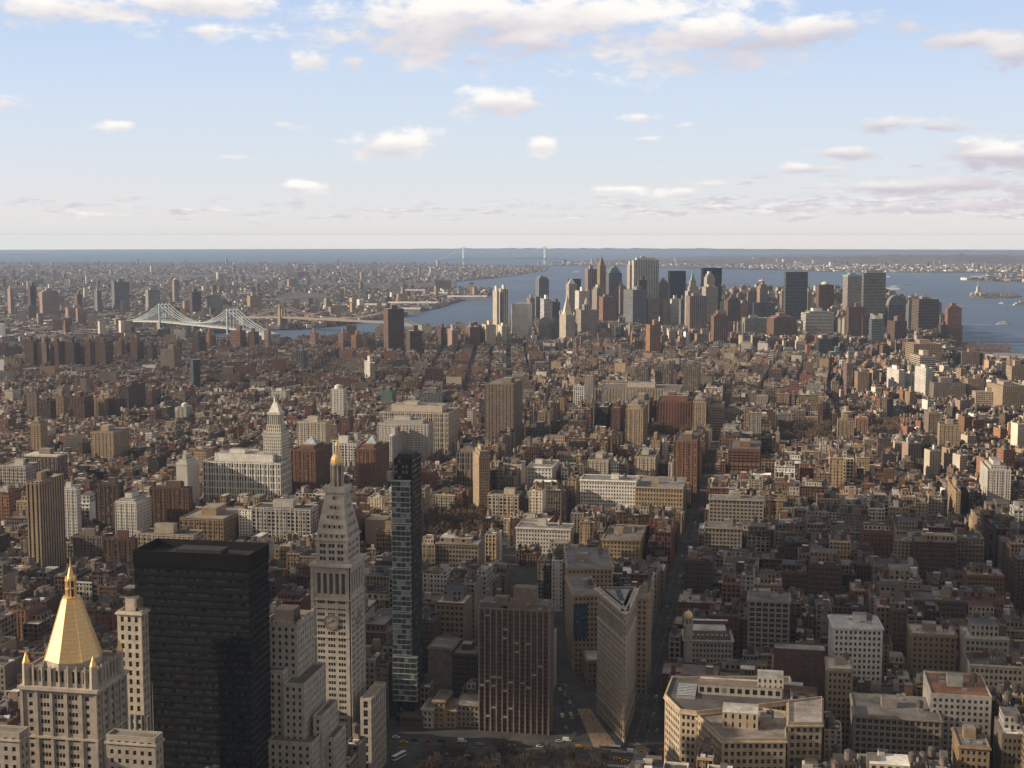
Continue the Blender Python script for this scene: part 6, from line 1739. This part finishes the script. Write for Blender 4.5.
def lot_geometry(L, part, g):
    """part(name) hands out the mesh being filled; x right along the front, y back"""
    w, d, h = L['w'], L['d'], L['h']; loft = L['kind'] == 'loft_building'
    col = g.choice(['cream', 'stone', 'silver', 'tan', 'white', 'taupe', 'pink', 'buff', 'grey']) if L['o'][1] > 4250 else g.choices(LOFTC, LOFTW)[0] if loft else g.choices(TENC, TENW)[0]; L['col'] = col; wc = c4(col, None, .3, g); rc = c4(g.choices(ROOFC, ROOFW)[0], 1, .2, g)
    s = g.choice(['loft', 'loft', 'grid', 'punch', 'office', 'brick']) if loft else g.choice(['brick', 'brick', 'fine', 'punch'])
    fa = STY[s]; k = .9 + .25 * g.random(); fa = (fa[0] * k, fa[1] * (.92 + .16 * g.random()), fa[2], fa[3])
    side = (wc[0] * .8 + .03, wc[1] * .74 + .02, wc[2] * .7 + .02, wc[3]) if loft and g.random() < .6 else wc       # plain brick party walls
    b = part('wall'); far = L.get('rank') is None
    P4 = [(0, 0), (w, 0), (w, d), (0, d)]
    if w > 15 and d > 16 and g.random() < .35 and not L.get('win'):      # light court cut in from the back
        a, c, e = w * .36, w * .64, d * .55; P4 = [(0, 0), (w, 0), (w, d), (c, d), (c, e), (a, e), (a, d), (0, d)]
    bl = ()
    if len(P4) == 4: bl = tuple(i for i in (1, 3) if g.random() < (.6 if loft else .8))
    par = g.uniform(.7, 1.4); b.prism(P4, -2, h, wc, fa, 'facade', rc, par if not far or L['vis'] > 0 else 0, blank=bl)
    if not far or L['vis'] > 40:      # patched tar, skylights
        for i in range(g.randrange(1, 4)):
            x, y, u, v = g.uniform(.6, w * .6), g.uniform(.6, d * .35), g.uniform(.12, .38) * w, g.uniform(.08, .16) * d; q = c4(g.choices(ROOFC, ROOFW)[0], 1, .2, g); z = h - par + .015 + .01 * i; b.face([(x, y, z), (x + u, y, z), (x + u, y + v, z), (x, y + v, z)], 'roof', q)
        if g.random() < .5: x, y = g.uniform(1, w * .7), g.uniform(1, d * .4); q = part('skylight'); q.box(x, x + 1.6 + 2 * g.random(), y, y + 1.4, h - par, h - par + .8, (.12, .12, .12, 1), top=(.4, .44, .46, 1))
    if not far or L['vis'] > 25:      # piers in relief on the street front, and a sill course or two
        npier = max(2, round(w / (fa[0] * g.choice([1, 2, 2, 3])))) if loft else 0; pw = .22 + .2 * g.random(); lc = tuple(min(.7, c * 1.12) for c in wc[:3]) + (1,)
        for i in range(npier + 1 if npier else 0): b.box(w * i / npier - pw, w * i / npier + pw, -.32, -.01, 0, h - 1.4, lc)
        for zz in ((.14, .86) if h > 22 else (.22,)): b.box(.02, w - .02, -.42, -.02, h * zz, h * zz + .55, lc, bottom=True)
    if loft and w > 11 and g.random() < .42 and len(P4) == 4:      # a set-back top storey
        x0, x1, y0, y1 = w * g.uniform(.04, .25), w * g.uniform(.7, .96), d * g.uniform(.12, .4), d * g.uniform(.75, .96); p = part('penthouse'); hh = g.choice([3.6, 4.2, 7.5])
        pc = wc if g.random() < .5 else c4(g.choice(['silver', 'taupe', 'tan', 'grey', 'cream']), None, .15, g); p.box(x0, x1, y0, y1, h - 1, h + hh, pc, 'facade', (fa[0], 3.8, .5, .5), top=c4(g.choices(ROOFC, ROOFW)[0], 1, .2, g), tm='roof')
    tall = h > 30
    r = part('cornice')
    if g.random() < .75 and L['vis'] > 6:
        ck = 1.35 if g.random() < .6 else .55; cc = tuple(min(.7, c * ck) for c in wc[:3]) + (1,); o = .35 + .5 * g.random(); r.box(-.05, w + .05, -o, -.01, h - 1.3, h - .1, cc, bottom=True)
    n = 1 + (w * d > 250) + (w * d > 420) + (w * d > 600)
    for i in range(n):
        q = part('bulkhead'); bw, bd, bh = min(w * .4, g.uniform(3, 7)), min(d * .3, g.uniform(3, 7)), g.uniform(2.6, 5 if not tall else 7); x, y = g.uniform(.5, max(.6, w - bw - .5)), g.uniform(d * .25, max(d * .3, d * .5 - bd)) if len(P4) > 4 else g.uniform(d * .2, d - bd - .5)
        bc = c4(g.choice(['taupe', 'brown', 'tan', 'grey', 'umber', 'silver', 'red']), 1, .2, g); q.box(x, x + bw, y, y + bd, h - 1, h + bh, bc, top=c4(g.choices(ROOFC, ROOFW)[0], 1), tm='roof')
    L['tank'] = None
    if (tall and g.random() < .8) or g.random() < .2: L['tank'] = (g.uniform(2.5, max(2.6, w - 2.5)), g.uniform(d * .2, d * .5), h - .9 + (0 if g.random() < .5 else 3), g.randrange(6))
    for i in range(g.randrange(3, 9) if tall else g.randrange(0, 4)):
        q = part('air_handler'); x, y, s2 = g.uniform(1, max(1.1, w - 3)), g.uniform(1, d * .5), g.uniform(.7, 1.8); v = g.choice([.05, .08, .2, .35, .6]); q.box(x, x + s2 * g.uniform(1, 2.6), y, y + s2, h - .9, h - .9 + s2 * .9, (v, v, v, 1))
    if not loft or g.random() < .4:
        for i in range(g.randrange(1, 4)):
            q = part('chimney'); x, y = g.choice([.5, w - 1.3]), g.uniform(1, d - 2); q.box(x, x + .8, y, y + 1.2, h - .9, h + g.uniform(.8, 2.2), (wc[0] * .8, wc[1] * .8, wc[2] * .8, 1))
    return wc


def build_lots():
    mass = MB(); g = random.Random(99)
    for i, L in enumerate(LOTS):
        gg = random.Random(i * 7 + 3); o = L['o']
        if 'rank' not in L:
            if L['vis'] == 0 and math.hypot(*o) > 2300 and gg.random() < .3: continue
            mass.place(o[0], o[1], gz(*o), L['th']); lot_geometry(L, lambda n: mass, gg)
            if L['tank']: tank_into(mass, *L['tank'])
            continue
        root = empty(L['kind'], (o[0], o[1], gz(*o)), L['th'])
        parts = {}
        big = L['vis'] > 60
        if L['rank'] < 26: L['win'] = True
        def part(n):
            k = n if big else 'wall'
            if n in ('bulkhead', 'chimney', 'air_handler') and big: b_ = MB(); parts.setdefault(n, []).append(b_); return b_
            if k not in parts: parts[k] = [MB()]
            return parts[k][0]
        wc = lot_geometry(L, part, gg)
        if L.get('win'):
            w, d, h = L['w'], L['d'], L['h']; b_ = MB(); wins = []
            block(b_, wins, 0, w, 0, d, -2, h, wc, bay=2.6 + gg.random(), wf=.5 + .14 * gg.random(), fh=3.9 + .5 * gg.random(), hf=.54, roof=c4(gg.choices(ROOFC, ROOFW)[0], 1), sides='f', top_gap=2.2); parts['wall'] = [b_]
            add_windows(root, wins, (.18, .16, .13), 60)
        for n, bs in parts.items():
            for b_ in bs:
                if b_.V: b_.build(n, root)
        if L['tank']:
            if big and L['w'] * L['d'] > 420 and L['h'] > 30: put_tank(root, min(L['w'] - 2.5, L['tank'][0] + 5.5), L['tank'][1] + 1.5, L['tank'][2], (L['tank'][3] + 1) % 6)
            if big: put_tank(root, *L['tank'])
            else: b_ = MB(); tank_into(b_, *L['tank']); b_.build('water_tank', root)
        x, y = o[0] + L['w'] / 2 * math.cos(L['th']), o[1] + L['w'] / 2 * math.sin(L['th']); p = proj(x, y, L['h'] * .8)
        roofw = 'one water tank' if L['tank'] else 'a small roof hut'
        SPEC_OBJ.append(dict(o=root, px=p[0], row=p[1], w=L['w'], h=L['h'], col=WORD[L['col']], roof=roofw, noun='loft building' if L['kind'][0] == 'l' else 'row house', group='loft buildings packed along the streets' if L['kind'][0] == 'l' else 'low row houses in the packed blocks'))
        root['category'] = 'loft building' if L['kind'][0] == 'l' else 'house'
    o = mass.build('city_blocks'); o['kind'] = 'stuff'


build_lots()


def far_city(name, poly, n, seed, rows, pxs=(-40, 1064), size=(9, 22), hts=(7, 16), pale=.25, towers=.02):
    g = random.Random(seed); V = []; Fc = []; WC = []; k = 0
    for _ in range(n * 6):
        px_, row_ = g.uniform(*pxs), g.uniform(*rows); x, y = at(px_, row_)
        if not inside(poly, x, y) or (name[0] == 'b' and (((px_ - 165) / 110) ** 2 + ((row_ - 276.5) / 1.7) ** 2 < 1 or ((px_ - 300) / 34) ** 2 + ((row_ - 299) / 7) ** 2 < .8 or ((px_ - 330) / 60) ** 2 + ((row_ - 284) / 1.6) ** 2 < 1)): continue
        w, d = g.uniform(*size), g.uniform(*size); h = g.uniform(*hts)
        if g.random() < towers: w = d = g.uniform(16, 26); h = g.uniform(28, 60)
        if g.random() < .02: w *= 4; d *= 2
        th = R(14 + 30 * (g.random() < .3)); z = gz(x, y) - 1; b = len(V); c, s = math.cos(th), math.sin(th)
        for zz in (z, z + h + 1):
            for u, v in ((0, 0), (w, 0), (w, d), (0, d)): V.append((x + u * c - v * s, y + u * s + v * c, zz))
        wc = c4(g.choices(['brown', 'red', 'taupe', 'tan', 'stone', 'white', 'pink', 'umber', 'cream'], [10, 7, 12, 9, 8, 30 * pale, 8, 8, 8])[0], 1, .15, g); rc = c4(g.choices(ROOFC, ROOFW)[0], 1, .2, g)
        for i in range(4): j = (i + 1) % 4; Fc.append((b + i, b + j, b + 4 + j, b + 4 + i)); WC.append(wc)
        Fc.append((b + 4, b + 5, b + 6, b + 7)); WC.append(rc); k += 1
        if k >= n: break
    me = bpy.data.meshes.new(name); me.from_pydata(V, [], Fc); me.materials.append(MATS['plain']); a = me.attributes.new('wall', 'FLOAT_COLOR', 'FACE'); a.data.foreach_set('color', np.array(WC, dtype=np.float32).ravel())
    o = mesh_obj(name, me); o['kind'] = 'stuff'


far_city('brooklyn_rooftops', BROOKLYN, 15000, 21, (262.5, 342), (-40, 560))
far_city('staten_island_rooftops', STATEN, 2600, 22, (262, 272), (540, 1064), (12, 40), (6, 16), .8)
far_city('bayonne_sheds', BAYONNE, 160, 23, (275, 283), (955, 1064), (20, 90), (6, 20), .5)


# ------------------------------------------------------------------ bridges, harbour, boats
def cable(b, pts, r, wc, n=4):
    for i in range(len(pts) - 1): b.beam(pts[i], pts[i + 1], r, wc=wc)


def suspension(name, label, T1, T2, A1, A2, top, deck, wc, tw, cw, stone=False, cab=.9, susp=True, refname=None):
    """two towers T1, T2, anchorages A1, A2 (ground points), heights above the water"""
    root = empty(name, (T1[0], T1[1], gz(*T1)), 0, label, 'bridge'); O = root.location
    loc = lambda p, z: (p[0] - O.x, p[1] - O.y, gz(*p) - O.z + z)
    d = Vector((T2[0] - T1[0], T2[1] - T1[1])).normalized(); n = Vector((-d.y, d.x))
    if refname: ref(refname, T1[0], T1[1], top)
    for T in (T1, T2):
        b = MB(); b.place(*loc(T, 0), math.atan2(d.y, d.x))
        if stone:
            for y in (-tw / 2, 0, tw / 2): b.box(-5, 5, y - 3, y + 3, -4, top - 6, wc)
            b.box(-5, 5, -tw / 2 - 3, tw / 2 + 3, top - 10, top, wc, bottom=True); b.box(-6, 6, -tw / 2 - 4, tw / 2 + 4, top, top + 1.5, wc, bottom=True); b.box(-7, 7, -tw / 2 - 4, tw / 2 + 4, -4, deck - 4, wc)
        else:
            for y in (-tw / 2, -tw / 6, tw / 6, tw / 2): b.box(-2.5, 2.5, y - 1.6, y + 1.6, -4, top, wc)
            for z in (deck + 8, (deck + top) / 2, top - 8): b.box(-1.6, 1.6, -tw / 2, tw / 2, z, z + 4, wc, bottom=True)
            for z0, z1 in ((deck + 12, (deck + top) / 2), ((deck + top) / 2 + 4, top - 8)):
                for y in (-tw / 2, tw / 6): b.beam((0, y, z0), (0, y + tw / 3, z1), 1.2, wc=wc); b.beam((0, y + tw / 3, z0), (0, y, z1), 1.2, wc=wc)
            b.box(-6, 6, -tw / 2 - 4, tw / 2 + 4, -6, 8, (.3, .28, .25, 1))
            for y in (-tw / 2, -tw / 6, tw / 6, tw / 2): b.cyl(0, y, top, top + 4, 2.2, .3, 6, wc)
        b.build('bridge_tower', root)
    b = MB(); pts = [A1, T1, T2, A2]
    for i in range(3):
        z0 = deck if i else deck * .8; z1 = deck if i < 2 else deck * .8
        b.beam(loc(pts[i], z0), loc(pts[i + 1], z1), tw * .9, 5, cw); b.beam(tuple(Vector(loc(pts[i], z0)) + Vector((0, 0, 3.2))), tuple(Vector(loc(pts[i + 1], z1)) + Vector((0, 0, 3.2))), tw * .85, .8, (.3, .3, .3, 1))
    b.build('deck', root)
    for y in ((-tw / 2, tw / 2) if stone else (-tw / 2, -tw / 6, tw / 6, tw / 2)):
        off = lambda p: (p[0] + n.x * y, p[1] + n.y * y); m = MB(); hg = MB()
        def span(P0, P1, z0, z1, low, N=16):
            q = []
            for k in range(N + 1):
                t = k / N; z = z0 + (z1 - z0) * t - 4 * ((z0 + z1) / 2 - low) * t * (1 - t) if low is not None else z0 + (z1 - z0) * t - 10 * 4 * t * (1 - t)
                p = (P0[0] + (P1[0] - P0[0]) * t, P0[1] + (P1[1] - P0[1]) * t); q.append(loc(off(p), z))
                if susp and 0 < k < N and z > deck + 4: hg.beam(loc(off(p), deck), loc(off(p), z), cab * .35, wc=cw)
            cable(m, q, cab, wc)
        span(T1, T2, top, top, deck + 6); span(A1, T1, deck * .8 + 3, top, None, 12); span(T2, A2, top, deck * .8 + 3, None, 12); c = m.build('main_cable', root)
        if hg.V: h = hg.build('hanger', c); h['kind'] = 'stuff'
    for A in (A1, A2): m = MB(); m.place(*loc(A, 0), math.atan2(d.y, d.x)); m.box(-18, 18, -tw / 2 - 3, tw / 2 + 3, -3, deck * .8 + 4, (.3, .27, .23, 1)); m.build('anchorage', root)


def along(a, b, t): return (a[0] + (b[0] - a[0]) * t, a[1] + (b[1] - a[1]) * t)


M1 = atd(232, 4330); best = None
for k in range(3000, 7000, 10):
    q = atd(164, k); e = abs(math.hypot(q[0] - M1[0], q[1] - M1[1]) - 448)
    if k > 4330 and (best is None or e < best[0]): best = (e, q)
M2 = best[1]
suspension('suspension_bridge', 'pale blue-grey steel suspension bridge with swooping cables, at left over the river', M1, M2, along(M2, M1, 1.5), along(M1, M2, 1.5), 103, 44, (.3, .35, .38, 1), 36, (.36, .38, .38, 1), cab=1.9, refname='the pale suspension bridge')
B2 = atd(282, 4960); B1 = atd(391, 4600)
suspension('stone_bridge', 'tan stone-towered bridge behind the pale suspension bridge', B1, B2, along(B2, B1, 1.25), along(B1, B2, 1.4), 84, 40, (.27, .205, .145, 1), 26, (.25, .195, .145, 1), True, 1.4)
V1 = atd(463.5, 16300); V2 = atd(544.5, 16800)
suspension('narrows_bridge', 'distant pale grey suspension bridge on the horizon beyond the harbour', V2, V1, along(V1, V2, 1.25), along(V2, V1, 1.3), 211, 70, (.68, .72, .74, 1), 34, (.32, .35, .4, 1), cab=1.2, susp=False)


def statue():
    x, y = at(978, 295.2); root = empty('statue', (x, y, gz(x, y)), R(20), 'green statue with raised arm on a tall stone pedestal, on the small harbour island', 'statue'); ref('the statue island', x, y, 40)
    b = MB(); n = 22; pts = []
    for i in range(n): r = 46 if i % 2 == 0 else 32; a = 2 * math.pi * i / n; pts.append((r * math.cos(a), r * math.sin(a)))
    b.prism(pts, -2, 14, (.3, .27, .23, 1), NOFA, 'plain'); b.build('fort_base', root)
    b = MB(); b.cyl(0, 0, 14, 20, 20, 17, 4, (.42, .39, .34, 1), ph=math.pi / 4); b.cyl(0, 0, 20, 44, 13, 10, 4, (.42, .39, .34, 1), ph=math.pi / 4); b.cyl(0, 0, 44, 47, 12, 12, 4, (.45, .42, .37, 1), ph=math.pi / 4, bottom=True); b.build('pedestal', root)
    bm = bmesh.new(); gc = MATS['plain']
    V = [(0, 0, 46), (0, 0, 60), (0, 0, 70), (0, 0, 76), (0, 0, 80.5), (0, 0, 84), (3.2, 0, 76.5), (4.6, 0, 82), (5.0, 0, 88), (-3.2, 0, 76), (-4.2, -1.5, 70), (-2.6, -3.2, 66)]
    E_ = [(0, 1), (1, 2), (2, 3), (3, 4), (4, 5), (3, 6), (6, 7), (7, 8), (3, 9), (9, 10), (10, 11)]; rad = [5.5, 4.6, 3.6, 3.0, 1.2, 2.0, 1.4, 1.1, .9, 1.4, 1.3, 1.2]
    me = bpy.data.meshes.new('robed_figure'); me.from_pydata(V, E_, []); me.materials.append(gc); o = mesh_obj('robed_figure', me, root)
    md = o.modifiers.new('skin', 'SKIN'); sub = o.modifiers.new('sub', 'SUBSURF'); sub.levels = sub.render_levels = 1
    for i, sv in enumerate(me.skin_vertices[0].data): sv.radius = (rad[i], rad[i]); sv.use_root = i == 0
    dg = bpy.context.evaluated_depsgraph_get(); ev = o.evaluated_get(dg); m2 = bpy.data.meshes.new_from_object(ev); o.modifiers.clear(); o.data = m2; m2.materials.clear(); m2.materials.append(gc)
    a = m2.attributes.new('wall', 'FLOAT_COLOR', 'FACE'); a.data.foreach_set('color', np.tile(np.array([.2, .32, .27, 1], dtype=np.float32), len(m2.polygons)))
    b = MB(); b.cyl(5.1, 0, 88, 90.5, .8, 1.3, 8, (.2, .32, .27, 1)); b.cyl(5.1, 0, 90.5, 93.5, 1.1, 0, 8, m='gold'); b.build('torch', root)
    b = MB()
    for i in range(7): a = math.pi * (i + .5) / 7; b.beam((0, 0, 85.5), (2.6 * math.cos(a), -.6, 85.5 + 2.6 * math.sin(a)), .4, wc=(.2, .32, .27, 1))
    b.build('crown', root)
    g = random.Random(3)
    for k, (px, w, h) in enumerate(((1003, 26, 9), (1012, 40, 8))):
        q = at(px, 295.6); b = MB(); b.box(-w / 2, w / 2, -8, 8, -1, h, (.3, .25, .2, 1)); b.prism([(-w / 2 - 1, -9), (w / 2 + 1, -9), (w / 2 + 1, 9), (-w / 2 - 1, 9)], h, h + 1, (.25, .16, .12, 1)); o = b.build('island_house', None, (q[0], q[1], gz(*q))); tag(o, ('low brown house on the harbour island nearer the statue', 'long low brown house at the right end of the harbour island')[k], 'house')
    wood('island_trees', [LIBERTY], 60, 12)


statue()


def boat(px, row, L, kind, label, ang, col=(.6, .6, .6), wake=0):
    x, y = at(px, row, -4); root = empty(kind, (x, y, gz(x, y) - 4), ang, label, 'boat' if kind != 'cargo_ship' else 'ship', None); W_ = L * .22; H = L * .07 + 1
    hull_ = [(-L / 2, -W_ / 2), (L * .3, -W_ / 2), (L / 2, 0), (L * .3, W_ / 2), (-L / 2, W_ / 2)]
    b = MB(); b.prism(hull_, -1, H, col + (1,), NOFA, 'plain'); b.build('hull', root)
    b = MB(); b.box(-L * .35, L * .2, -W_ * .36, W_ * .36, H, H * 2.1, (.46, .46, .45, 1), 'facade', (2.5, 3, .5, .4), tm='plain'); b.box(-L * .1, L * .14, -W_ * .28, W_ * .28, H * 2.1, H * 2.9, (.45, .45, .44, 1)); b.build('cabin', root)
    b = MB(); b.cyl(-L * .05, 0, H * 2.9, H * 3.8, L * .025, L * .02, 8, (.3, .1, .06, 1)); b.build('funnel', root)
    if wake:
        c, s = math.cos(ang), math.sin(ang); b = MB(); g = random.Random(px); N = 40; p0 = None
        for i in range(N + 1):
            u = -L * .4 - wake * i / N; hw = W_ * .45 + wake * .025 * (i / N) * (.7 + .6 * g.random()); q = [(x + u * c - v * s, y + u * s + v * c) for v in (-hw, hw)]; q = [(a, e, gz(a, e) - 3.9) for a, e in q]
            if p0 and g.random() < .93 - .5 * i / N: b.face([p0[0], p0[1], q[1], q[0]], 'foam')
            p0 = q
        o = b.build('wake'); o['kind'] = 'stuff'


boat(1003.5, 324.5, 48, 'ferry', 'white ferry trailing a long foam wake in the harbour', R(5), (.45, .45, .44), 900)
boat(1021, 305, 75, 'ferry', 'larger white ferry at the right edge of the harbour', R(20), (.46, .46, .45), 300)
boat(1001, 303.5, 22, 'boat', 'small white boat below the statue island', R(160), (.6, .6, .58), 220)
boat(894, 289.5, 110, 'ferry', 'long pale ferry just above the round-topped tower', R(0), (.6, .58, .55), 0)
boat(907, 285, 45, 'barge', 'dark barge in open water right of the tall banded grey tower', R(10), (.1, .1, .1), 0)
boat(888, 277, 40, 'boat', 'small boat with a short wake near the far shore', R(170), (.6, .6, .6), 400)
boat(835, 293, 40, 'boat', 'small boat with a wake right of the pale-capped tower', R(190), (.6, .6, .6), 500)
boat(560, 265.8, 120, 'cargo_ship', 'dark cargo ship below the far bridge', R(10), (.12, .1, .1), 0)
boat(577, 272.5, 90, 'cargo_ship', 'pale ship in the bay left of the skyline spires', R(5), (.5, .48, .46), 0)


def piers():
    for k, (x0, x1, row, col, lb) in enumerate(((358, 392, 308, (.55, .52, .46), 'long pale pier shed nearest the bridges'), (388, 438, 306, (.6, .57, .5), 'longest white pier shed reaching into the river'), (380, 420, 312.5, (.42, .38, .33), 'grey pier shed below the longest white shed'), (430, 450, 296, (.1, .16, .28), 'blue waterfront shed above the pier sheds'), (405, 425, 293, (.4, .25, .18), 'brown waterfront warehouse above the pier sheds'), (447, 487, 299.5, (.4, .37, .34), 'low grey shed at the tip of the far waterfront'))):
        a, c = at(x0, row), at(x1, row); d = Vector((c[0] - a[0], c[1] - a[1])); L = d.length; th = math.atan2(d.y, d.x); H = 14; W_ = 45
        r = empty('pier_shed', (a[0], a[1], gz(*a)), th, lb, 'shed', 'sheds along the far waterfront'); b = MB(); b.box(0, L, 0, W_, -5, H, col + (1,), 'facade', (8, 7, .3, .5), tm='roof', top=(.55, .53, .5, 1)); b.build('wall', r)
        b = MB(); b.face([(0, 0, H), (L, 0, H), (L, W_ / 2, H + 6), (0, W_ / 2, H + 6)], 'roof', (.5, .48, .45, 1)); b.face([(L, W_, H), (0, W_, H), (0, W_ / 2, H + 6), (L, W_ / 2, H + 6)], 'roof', (.5, .48, .45, 1)); b.face([(0, W_, H), (0, 0, H), (0, W_ / 2, H + 6)], 'plain', col + (1,)); b.face([(L, 0, H), (L, W_, H), (L, W_ / 2, H + 6)], 'plain', col + (1,)); b.build('roof', r)
    a, c = at(985, 357), at(1040, 358.5); d = Vector((c[0] - a[0], c[1] - a[1])); r = empty('river_pier', (a[0], a[1], gz(*a) - 4), math.atan2(d.y, d.x), 'long low grey pier with pale edge below the wooded landfill at right', 'pier'); b = MB(); b.box(0, d.length, 0, 70, -1, 6, (.5, .48, .44, 1)); b.build('deck', r); b = MB(); b.box(20, d.length, 12, 55, 6, 12, (.2, .19, .2, 1)); b.build('shed', r)


piers()


# ------------------------------------------------------------------ unseen clouds added up-sun to shade the near streets
def shade_cloud_mat():
    m = bpy.data.materials.new('shade_cloud'); m.use_nodes = True; t = NT(m.node_tree); a = t.node('ShaderNodeBsdfDiffuse'); a.inputs[0].default_value = (.9, .9, .9, 1); c = t.node('ShaderNodeBsdfTransparent'); x = t.node('ShaderNodeMixShader'); x.inputs[0].default_value = CLOUD_OPAQUE
    t.l.new(c.outputs[0], x.inputs[1]); t.l.new(a.outputs[0], x.inputs[2]); o = t.node('ShaderNodeOutputMaterial'); t.l.new(x.outputs[0], o.inputs[0]); MATS['shade_cloud'] = m


CLOUD_OPAQUE = .075
shade_cloud_mat()


def shade_cloud(gx, gy, rx, ry, n, seed):
    """puffs gathered over the point whose shadow falls on (gx, gy)"""
    g = random.Random(seed); Z = 1300.0; k = Z / SUN[2]; ox, oy = gx + SUN[0] * k, gy + SUN[1] * k; bm = bmesh.new()
    for _ in range(n):
        a = g.random() * 6.283; r = g.random() ** .5; x, y = ox + rx * r * math.cos(a), oy + ry * r * math.sin(a); s = g.uniform(110, 230)
        m = Matrix.Translation((x, y, Z + g.uniform(0, 50))) @ Matrix.Diagonal((s, s * g.uniform(.8, 1.2), s * .32, 1)); bmesh.ops.create_icosphere(bm, subdivisions=2, radius=1.0, matrix=m)
    for v in bm.verts:
        v.co += Vector((g.gauss(0, 9), g.gauss(0, 9), g.gauss(0, 6)))
    me = bpy.data.meshes.new('shade_cloud'); bm.to_mesh(me); bm.free(); me.materials.append(MATS['shade_cloud']); o = mesh_obj('shade_cloud', me); o['kind'] = 'stuff'


shade_cloud(110, 1135, 820, 340, 44, 2)


# ------------------------------------------------------------------ words for everything that has none yet
ORD = ['nearest', 'second nearest', 'third nearest', 'fourth nearest', 'fifth nearest', 'sixth nearest', 'seventh nearest', 'eighth nearest', 'ninth nearest', 'tenth nearest']


def write_labels():
    seen = {}; rows = []
    for q in SPEC_OBJ:
        size = 'tall ' if q['h'] > 2.6 * q['w'] and q['h'] > 40 else 'wide ' if q['w'] > 1.25 * q['h'] else 'low ' if q['h'] < 16 else 'narrow ' if q['w'] < 11 else ''
        cand = sorted(REFS, key=lambda r: math.hypot((r[1] - q['px']) * .8, r[2] - q['row']))[:4]
        best = None
        for ph, rx, ry in cand:
            dx, dy = q['px'] - rx, q['row'] - ry
            di = ('right of' if dx > 0 else 'left of') if abs(dx) > 1.3 * abs(dy) else ('behind' if dy < 0 else 'in front of')
            n = seen.get((q['col'], q['noun'], size, di, ph), 0)
            if best is None or n < best[0]: best = (n, ph, rx, ry, di)
        key = (q['col'], q['noun'], size, best[4], best[1]); seen[key] = seen.get(key, 0) + 1
        rows.append((key, math.hypot(q['px'] - best[2], q['row'] - best[3]), q))
    groups = {}
    for key, dist, q in rows: groups.setdefault(key, []).append((dist, q))
    for (col, noun, size, di, ph), L in groups.items():
        L.sort(key=lambda t: t[0])
        for i, (dist, q) in enumerate(L):
            o_ = ORD[i] + ' ' if i < len(ORD) else f'{i + 1}th nearest '
            if len(L) == 1: o_ = ''
            base = f'{size}{col} {noun}'; tail = f', {o_}{di} {ph}'
            lab = f"{base} with {q['roof']}{tail}"
            if len(lab.split()) > 16: lab = base + tail
            tag(q['o'], lab, q['o']['category'], q.get('group'))


write_labels()
